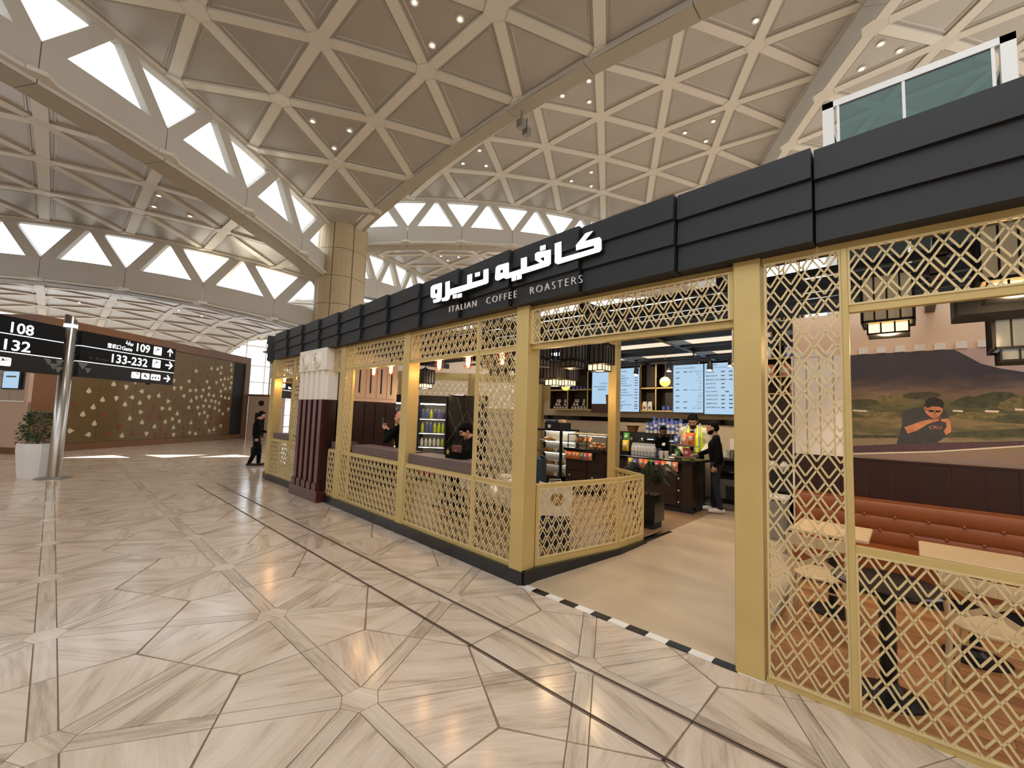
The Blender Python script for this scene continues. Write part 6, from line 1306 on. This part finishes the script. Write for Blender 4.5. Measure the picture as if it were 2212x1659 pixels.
# distant street-style lamp beside the gate wall end
lp = thing('floor_lamp', 'thin silver arm lamp rising past the gate wall right end', 'lamp', (-27.6, 8.6, 0)); m = MB(); m.tube([(0, 0, 0), (0, 0, 4.3), (.1, -.1, 4.7), (.5, -.4, 4.95)], .05, 8); m.build('arm', 'steel_dull', lp); m = MB(); m.sphere((.6, -.48, 4.95), .2, .2, .06, 10, 6); m.build('head', 'steel_dull', lp)

# the rest of the concourse hall behind and beside the camera
hall = struct('wall_south'); m = MB(); m.box(-40, 18, -15.4, -15, -.2, 8.2); m.build('plaster', 'beige_wall', hall)
hall = struct('wall_east'); m = MB(); m.box(17.6, 18, -15, 41, -.2, 8.2); m.build('plaster', 'beige_wall', hall)
hall = struct('wall_west'); m = MB(); m.box(-30.4, -30, 15, 41, -.2, 8.6); m.build('plaster', 'beige_wall', hall)
hall = struct('wall_north'); m = MB(); m.box(-30, 18, 41, 41.4, -.2, 10); m.build('plaster', 'beige_wall', hall)
hall = struct('ceiling'); m = MB(); m.box(-40, 18, -15.4, -11.6, 10.9, 11.2); m.box(3.4, 18, -11.6, 9.6, 12.2, 12.5); m.build('flat_ceiling', 'shell_panel', hall)
# ---------------------------------------------------------------- glass lift rising behind the cafe
lf = thing('glass_lift', 'white framed green glass lift enclosure rising above the cafe', 'lift', (.08, 8.0, 0))
x0, x1, y0, y1, zt = -.88, 1.14, 8.0, 9.7, 6.86
for x in (x0 + .07, x1 - .07):
    for y in (y0 + .06, y1 - .06): B_(lf, 'corner_post', 'white_paint', x - .07, x + .07, y - .06, y + .06, FZ, zt)
B_(lf, 'inner_mullion', 'white_paint', -.70, -.665, y0 + .01, y0 + .05, FZ, zt - .1); B_(lf, 'inner_mullion', 'white_paint', .92, .955, y0 + .01, y0 + .05, FZ, zt - .1); B_(lf, 'centre_mullion', 'white_paint', .055, .09, y0 + .01, y0 + .05, FZ, zt - .1)
for y in (y0, y1 - .08): B_(lf, 'head_beam', 'white_paint', x0, x1, y, y + .08, zt - .10, zt); B_(lf, 'mid_beam', 'white_paint', x0, x1, y, y + .08, 3.35, 3.45)
for x in (x0, x1 - .08): B_(lf, 'head_beam', 'white_paint', x, x + .08, y0, y1, zt - .1, zt)
for a, b_ in ((-.665, .055), (.09, .92)): B_(lf, 'glass_pane', 'green_glass', a, b_, y0 + .02, y0 + .03, 3.45, zt - .1); B_(lf, 'glass_pane', 'green_glass', a, b_, y0 + .02, y0 + .03, FZ, 3.35)
B_(lf, 'rear_panel', 'teal_shade', x0 + .14, x1 - .14, y1 - .1, y1 - .08, FZ, zt - .1)
for x in (x0 + .02, x1 - .03): B_(lf, 'side_glass', 'green_glass', x, x + .01, y0 + .12, y1 - .12, FZ, zt - .1)
B_(lf, 'machine_beam', 'steel_dull', -.7, .95, 8.9, 9.1, 6.05, 6.3); B_(lf, 'machine_beam', 'black_steel', -.7, .95, 8.6, 8.8, 5.5, 5.62)
for x in (-.35, .6): B_(lf, 'hoist_hook', 'steel_dull', x - .04, x + .04, 8.8, 8.9, 6.3, 6.6); B_(lf, 'hoist_hook', 'steel_dull', x - .2, x + .2, 8.8, 8.95, 6.3, 6.38)
for a, b_, c, d in ((-.6, -.2, 5.2, 5.7), (.25, .55, 5.6, 6.0), (-.05, .05, 5.3, 5.7)): B_(lf, 'control_box', 'black_steel', a, b_, 9.2, 9.4, c, d)
# ================================================================ PEOPLE
def remesh(b, vox, smooth=4, name='m'):
    me = bpy.data.meshes.new(name); me.from_pydata([tuple(v) for v in b.v], [], b.f); ob = bpy.data.objects.new('tmp', me); COL.objects.link(ob)
    r = ob.modifiers.new('r', 'REMESH'); r.mode = 'VOXEL'; r.voxel_size = vox; r.use_smooth_shade = True
    s = ob.modifiers.new('s', 'SMOOTH'); s.factor = .5; s.iterations = smooth
    dg = bpy.context.evaluated_depsgraph_get(); out = bpy.data.meshes.new_from_object(ob.evaluated_get(dg)); bpy.data.objects.remove(ob); bpy.data.meshes.remove(me); return out
def cap(b, p, q, r0, r1, n=12):
    p, q = Vector(p), Vector(q); b.cyl(p, q, r0, r1, n); b.sphere(p, r0, nu=n, nv=8); b.sphere(q, r1, nu=n, nv=8)
def chain(b, pts):
    for (p, r0), (q, r1) in zip(pts, pts[1:]): cap(b, p, q, r0, r1)
def hand(b, w, d, palm_n, side, curl=.5, s=1.):
    """palm + four curled fingers + thumb; w wrist, d direction, palm_n facing of the palm, side = thumb side"""
    d = Vector(d).normalized(); n = Vector(palm_n); n = (n - d * n.dot(d)).normalized(); t = d.cross(n) * side; w = Vector(w)
    for k in (-1, 0, 1): cap(b, w + t * .018 * k * s, w + (d * .075 + t * .024 * k) * s, .015 * s, .014 * s, 8)
    for k, L in ((1.5, .062), (.5, .072), (-.5, .068), (-1.5, .052)):
        r = w + (d * .08 + t * .0185 * k) * s; c1 = curl * .8; e1 = (d * cos(c1) + n * sin(c1)); e2 = (d * cos(c1 * 2.3) + n * sin(c1 * 2.3))
        m_ = r + e1 * L * .52 * s; cap(b, r, m_, .0098 * s, .009 * s, 8); cap(b, m_, m_ + e2 * L * .5 * s, .009 * s, .0078 * s, 8)
    r = w + (d * .025 + t * .028) * s; q = r + (d * .035 + t * .030 + n * .012) * s; cap(b, r, q, .0125 * s, .0105 * s, 8); cap(b, q, q + (d * .030 + t * .006 + n * .014) * s, .0105 * s, .0085 * s, 8)
def person(label, loc, rotz, H, J, yaw=0., pitch=0., skin='skin', top='cloth_black', legs='denim', shoe='shoe_black', beard=False, cap_=False, hairvol=1., sleeves=True, loose=0., curl=(.6, .6), palm=((1, 0, 0), (-1, 0, 0)), glasses=False, curly=False):
    """J: joints for a 1.7 m figure facing -Y: hip pelvis, chest, neck, sh/el/wr/ha L R, hp/kn/an/to L R"""
    t = thing('person', label, 'person', loc, rotz); k = H / 1.7; t.scale = (k, k, k)
    V = lambda n: Vector(J[n])
    neck, chest, pel = V('neck'), V('chest'), V('pelvis')
    hd = V('head'); Mh = Matrix.Translation(hd) @ Matrix.Rotation(yaw, 4, 'Z') @ Matrix.Rotation(pitch, 4, 'X')   # pitch > 0 looks down
    b = MB()
    def hs(c, rx, ry, rz, B=None):
        B = B or b; i0 = len(B.v); B.sphere((0, 0, 0), rx, ry, rz, 14, 10); B.v[i0:] = [tuple(Mh @ (Vector(v) + Vector(c))) for v in B.v[i0:]]
    hs((0, .012, .02), .074, .094, .10); hs((0, -.03, -.045), .056, .062, .070); hs((0, -.012, -.02), .066, .08, .08)
    hs((0, -.098, -.012), .011, .016, .022); hs((0, -.106, -.026), .014, .013, .010); hs((0, -.086, -.058), .024, .012, .008); hs((0, -.078, -.095), .022, .018, .016)
    for s in (-1, 1): hs((s * .075, .01, -.012), .010, .02, .032); hs((s * .04, -.066, -.03), .022, .02, .022)
    hs((0, -.082, .03), .05, .014, .012)
    chain(b, [(neck, .056), (hd + Vector((0, .02, -.06)), .052)])
    chain(b, [(neck, .062), (chest, .115), (pel, .125)])
    for s, S in ((1, 'L'), (-1, 'R')):
        chain(b, [(neck + (V('sh' + S) - neck) * .3, .06), (V('sh' + S), .052), (V('el' + S), .041), (V('wr' + S), .027)])
        w = V('wr' + S); hand(b, w, V('ha' + S) - w, Vector(palm[0 if S == 'L' else 1]), 1 if S == 'L' else -1, curl[0 if S == 'L' else 1])
        chain(b, [(V('hp' + S), .085), (V('kn' + S), .055), (V('an' + S), .038)]); chain(b, [(V('an' + S), .036), (V('to' + S), .03)])
    me = remesh(b, .0075, 3, 'body'); me.materials.append(MATS[skin]); o = bpy.data.objects.new('body', me); COL.objects.link(o); o.parent = t
    # clothes
    b = MB(); chest2 = chest
    L = loose
    for s in (-1, 1):
        off = Vector((V('shL').x - V('shR').x, V('shL').y - V('shR').y, 0)).normalized() * s
        chain(b, [(neck + off * .06 + Vector((0, 0, -.05)), .07 + L), (chest + off * .085, .11 + L), (pel + off * .06 + Vector((0, 0, .02)), .115 + L)])
    chain(b, [(neck + Vector((0, 0, -.035)), .068), (chest, .125 + L), (pel, .125 + L)])
    for S in 'LR': chain(b, [(neck + (V('sh' + S) - neck) * .35 + Vector((0, 0, -.01)), .066), (V('sh' + S), .066 + L), (V('el' + S), .054 + L)] + ([(V('el' + S).lerp(V('wr' + S), .95), .038 + L)] if sleeves else []))
    me = remesh(b, .011, 4, 'shirt'); me.materials.append(MATS[top]); o = bpy.data.objects.new('shirt', me); COL.objects.link(o); o.parent = t
    b = MB()
    for S in 'LR': chain(b, [(pel + Vector((0, 0, -.02)), .12), (V('hp' + S), .098), (V('kn' + S), .070), (V('an' + S) + Vector((0, 0, .02)), .056)])
    me = remesh(b, .011, 4, 'trousers'); me.materials.append(MATS[legs]); o = bpy.data.objects.new('trousers', me); COL.objects.link(o); o.parent = t
    for S in 'LR':
        b = MB(); a_, q = V('an' + S), V('to' + S); d = (q - a_); d.z = 0; d.normalize(); h = a_ - d * .05; h.z = a_.z - .035
        chain(b, [(h, .042), (a_ + d * .04 - Vector((0, 0, .03)), .046), (q + d * .02 + Vector((0, 0, .008)), .038)]); b.sphere(tuple(a_), .05)
        zmin = a_.z - .075
        me = remesh(b, .009, 3, 'shoe')
        for v in me.vertices: v.co.z = max(v.co.z, zmin)
        me.materials.append(MATS[shoe]); o = bpy.data.objects.new('shoe', me); COL.objects.link(o); o.parent = t
    # hair, eyes, beard
    b = MB(); hv = hairvol
    hs((0, .026, .035), .080 * hv, .090 * hv, .094 * hv, b); hs((0, .045, -.0), .076, .075, .08, b); hs((0, -.038, .085), .062 * hv, .05 * hv, .036 * hv, b)
    if curly:
        for q in range(90):
            u_, v_ = rnd.uniform(0, 2 * pi), rnd.uniform(0, 1.75); hs((.088 * sin(v_) * cos(u_), .03 + .096 * sin(v_) * sin(u_) * (1 if sin(u_) > 0 else .72), .04 + .10 * cos(v_)), .017, .017, .017, b)
    me = remesh(b, .009 if not curly else .007, 3 if not curly else 1, 'hair'); me.materials.append(MATS['hair' if not cap_ else 'cloth_black']); o = bpy.data.objects.new('hair' if not cap_ else 'beanie', me); COL.objects.link(o); o.parent = t
    b = MB()
    for s in (-1, 1): hs((s * .030, -.084, .008), .012, .008, .006, b); hs((s * .031, -.088, .027), .018, .006, .005, b)
    o = b.build('eyes_and_brows', 'hair', t)
    b = MB(); hs((0, -.094, -.066), .02, .005, .004, b); b.build('mouth', 'tomato', t)
    if beard:
        b = MB(); hs((0, -.05, -.085), .058, .052, .042, b); hs((0, -.018, -.055), .067, .06, .05, b); hs((0, -.096, -.046), .026, .008, .007, b); me = remesh(b, .008, 2, 'beard'); me.materials.append(MATS['hair']); o = bpy.data.objects.new('beard', me); COL.objects.link(o); o.parent = t
    return t
def stand(**kw):
    J = dict(pelvis=(0, 0, .93), chest=(0, .0, 1.24), neck=(0, .01, 1.42), head=(0, -.01, 1.575), shL=(.18, .01, 1.37), shR=(-.18, .01, 1.37), elL=(.225, .03, 1.09), elR=(-.225, .03, 1.09), wrL=(.23, -.05, .86), wrR=(-.23, -.05, .86), haL=(.225, -.09, .76), haR=(-.225, -.09, .76),
             hpL=(.09, 0, .88), hpR=(-.09, 0, .88), knL=(.10, -.01, .48), knR=(-.10, -.01, .48), anL=(.10, .02, .08), anR=(-.10, .02, .08), toL=(.12, -.14, .04), toR=(-.12, -.14, .04)); J.update(kw); return J
# customer in black at the counter end, facing left, one arm resting on the counter
p1_ = person('man in black sweater and dark jeans standing at the till counter end', (-2.58, 8.22, FZ), radians(-70), 1.62, stand(pelvis=(.0, .02, .93), chest=(0, -.01, 1.24), head=(0, -.05, 1.57), elL=(.23, .05, 1.10), wrL=(.22, -.02, .87), haL=(.21, -.06, .77), elR=(-.24, -.08, 1.13), wrR=(-.22, -.30, 1.04), haR=(-.20, -.40, 1.03), anL=(.11, .07, .08), toL=(.16, -.09, .04), anR=(-.09, -.03, .08), toR=(-.09, -.19, .04)), pitch=.12, yaw=-.1, shoe='shoe_white', beard=True, palm=((-1, 0, 0), (0, 0, -1)), curl=(.6, .25))
# barista leaning over the till
p2_ = person('barista in black cap and apron bending over the till behind the counter', (-3.68, 8.62, FZ), radians(-8), 1.56, stand(pelvis=(0, .08, .92), chest=(.0, -.05, 1.22), neck=(.02, -.12, 1.38), head=(.06, -.19, 1.51), shL=(.19, -.09, 1.33), shR=(-.17, -.09, 1.34), elL=(.24, -.18, 1.08), elR=(-.24, -.14, 1.08), wrL=(.14, -.38, 1.02), wrR=(-.12, -.36, 1.0), haL=(.09, -.46, 1.0), haR=(-.06, -.44, .98)), pitch=.3, yaw=.5, skin='skin_dark', cap_=True, hairvol=1.0, beard=True, palm=((0, 0, -1), (0, 0, -1)), curl=(.3, .3))
m = MB(); m.bbox(-.035, .035, -.005, .005, 0, .07, .002); o = m.build('name_badge', 'pack_white', p2_); o.location = (.08, -.215, 1.2); o.rotation_euler = (-.5, 0, .1)
# man in cream jacket and hi-vis vest
p3_ = person('man with dark curly hair in cream jacket under a yellow high visibility vest', (-3.22, 8.94, FZ), radians(10), 1.76, stand(neck=(0, -.05, 1.42), chest=(0, -.02, 1.23), head=(-.0, -.12, 1.555), elL=(.28, .02, 1.10), elR=(-.28, .02, 1.10), wrL=(.20, -.20, .98), wrR=(-.20, -.20, .98), haL=(.14, -.28, .96), haR=(-.14, -.28, .96), shL=(.20, -.03, 1.36), shR=(-.20, -.03, 1.36)), pitch=.5, top='cloth_cream', legs='cloth_dark', loose=.014, hairvol=1.0, beard=True, curly=True, palm=((0, 0, -1), (0, 0, -1)))
b = MB()
for s in (-1, 1): chain(b, [(Vector((s * .085, -.045, 1.425)), .05), (Vector((s * .095, -.115, 1.25)), .062), (Vector((s * .10, -.10, .98)), .07)]); chain(b, [(Vector((s * .085, .0, 1.425)), .05), (Vector((s * .09, .07, 1.22)), .075), (Vector((s * .09, .07, .98)), .08)])
me = remesh(b, .011, 4, 'vest')
me.materials.append(MATS['hivis']); o = bpy.data.objects.new('vest', me); COL.objects.link(o); o.parent = p3_; o.scale = (1.18, 1.18, 1.0)
m = MB(); m.tube([(0, -.165, 1.36), (0, -.19, 1.2), (0, -.175, 1.0)], .05, 8); m.build('dark_shirt_front', 'cloth_dark', p3_)
for s in (-1, 1): m = MB(); m.tube([(s * .045, -.165, 1.38), (s * .05, -.20, 1.2), (s * .05, -.185, .98)], .016, 6); m.build('jacket_edge', 'cloth_cream', p3_)
for s in (-1, 1): m = MB(); m.tube([(s * .105, .02, 1.505), (s * .115, -.13, 1.44), (s * .135, -.225, 1.27), (s * .14, -.22, 1.0)], .02, 6); m.build('reflective_strip', 'reflective', p3_)
b = MB(); chain(b, [(Vector((-.08, .05, 1.43)), .05), (Vector((0, .09, 1.43)), .06), (Vector((.08, .05, 1.43)), .05)]); me = remesh(b, .011, 3, 'hood'); me.materials.append(MATS['cloth_cream']); o = bpy.data.objects.new('hood', me); COL.objects.link(o); o.parent = p3_
# walker at the far left, seen from behind, carrying a bag
p4_ = person('man in black walking away past the far left cafe corner with a dark bag', (-14.3, 4.22, 0), radians(165), 1.66, stand(head=(.03, -.09, 1.555), neck=(0, -.02, 1.42), anL=(.02, -.10, .08), toL=(.04, -.26, .04), knL=(.07, -.10, .48), anR=(-.05, .14, .09), toR=(-.06, -.01, .04), knR=(-.08, .0, .48), elL=(.25, -.06, 1.10), wrL=(.17, -.26, 1.02), haL=(.12, -.35, 1.02), elR=(-.25, .02, 1.10), wrR=(-.26, .0, .86), haR=(-.26, -.01, .76)), pitch=.35, yaw=.4, legs='cloth_dark', palm=((0, 0, 1), (1, 0, 0)), curl=(.5, 1.1), glasses=True)
bg_ = thing('duffel_bag', 'dark soft bag hanging from the walking man in black', 'bag', (-14.15 + .30, 4.38 - .0, 0), 0)
wp = p4_.matrix_basis @ Vector((-.26, .0, .74)); bg_.location = (wp.x, wp.y, 0)
m = MB(); m.bbox(-.20, .20, -.09, .09, .36, .62, .06); m.build('body', 'cloth_black', bg_); m = MB(); m.tube([(-.12, 0, .6), (-.05, 0, .735), (.05, 0, .735), (.12, 0, .6)], .010, 6); m.build('handle', 'cloth_dark', bg_)
# bald man sitting at the window ledge photographing with a phone
def stool(label, x, y):
    t = thing('bar_stool', label, 'stool', (x, y, FZ)); m = MB(); m.lathe([(0, .70), (.18, .70), (.19, .72), (.18, .745), (0, .75)], 18); m.build('seat', 'counter_wood', t)
    for k in range(4): a = pi / 4 + k * pi / 2; m = MB(); m.cyl((.2 * cos(a), .2 * sin(a), 0), (.13 * cos(a), .13 * sin(a), .71), .012, n=8); m.build('leg', 'black_steel', t)
    m = MB(); m.lathe([(.165, .27), (.18, .28), (.165, .29)], 18); m.build('foot_ring', 'black_steel', t)
stool('dark bar stool under the man with the phone', -6.58, 4.30); stool('dark bar stool under the person in the dark hood', -4.62, 4.25)
def sit(**kw):
    z = .80; J = dict(pelvis=(0, .02, z + .06), chest=(0, -.03, z + .36), neck=(0, -.05, z + .55), head=(0, -.10, z + .70), shL=(.18, -.05, z + .50), shR=(-.18, -.05, z + .50), elL=(.24, -.20, z + .30), elR=(-.24, -.20, z + .30), wrL=(.06, -.42, z + .46), wrR=(-.06, -.42, z + .46), haL=(.03, -.50, z + .52), haR=(-.03, -.50, z + .52),
             hpL=(.09, -.02, z + .03), hpR=(-.09, -.02, z + .03), knL=(.13, -.36, z - .0), knR=(-.13, -.36, z - .0), anL=(.12, -.30, z - .41), anR=(-.12, -.30, z - .41), toL=(.13, -.44, z - .44), toR=(-.13, -.44, z - .44)); J.update(kw); return J
p5_ = person('bald man in dark jacket seated at the second window holding up a phone', (-6.56, 4.28, FZ), radians(-62), 1.70, sit(wrL=(.05, -.34, 1.27), wrR=(-.05, -.34, 1.27), haL=(.03, -.42, 1.34), haR=(-.03, -.42, 1.34)), hairvol=.60, top='cloth_black', legs='cloth_dark', palm=((0, .6, .6), (0, .6, .6)), curl=(.8, .8))
for c in list(bpy.data.objects):
    if c.parent == p5_ and c.name.startswith('hair'): bpy.data.objects.remove(c)
ph = thing('phone', 'black phone held up by the bald man at the window', 'phone', (0, 0, 0), radians(-62)); wp = p5_.matrix_basis @ Vector((0, -.445, 1.36)); ph.location = wp
m = MB(); m.bbox(-.036, .036, -.004, .004, -.02, .125, .006); m.build('case', 'black_matt', ph); m = MB(); m.box(-.033, .033, .004, .0045, -.015, .12); m.build('display', 'screen_text', ph); m = MB(); m.box(-.03, -.008, -.006, -.004, .09, .12); m.build('camera_bump', 'black_steel', ph)
p6_ = person('person in dark hooded coat hunched at the window nearest the entrance', (-4.60, 4.24, FZ), radians(-30), 1.60, sit(neck=(0, -.10, 1.33), head=(0, -.19, 1.44), chest=(0, -.05, 1.14), elL=(.24, -.22, 1.06), elR=(-.24, -.22, 1.06), wrL=(.10, -.36, 1.08), wrR=(-.10, -.36, 1.08), haL=(.05, -.44, 1.09), haR=(-.05, -.44, 1.09)), pitch=.6, top='cloth_dark', legs='cloth_dark', cap_=True, hairvol=1.12, palm=((0, 0, -1), (0, 0, -1)))
# seated man on the teal armchair side, only partly visible
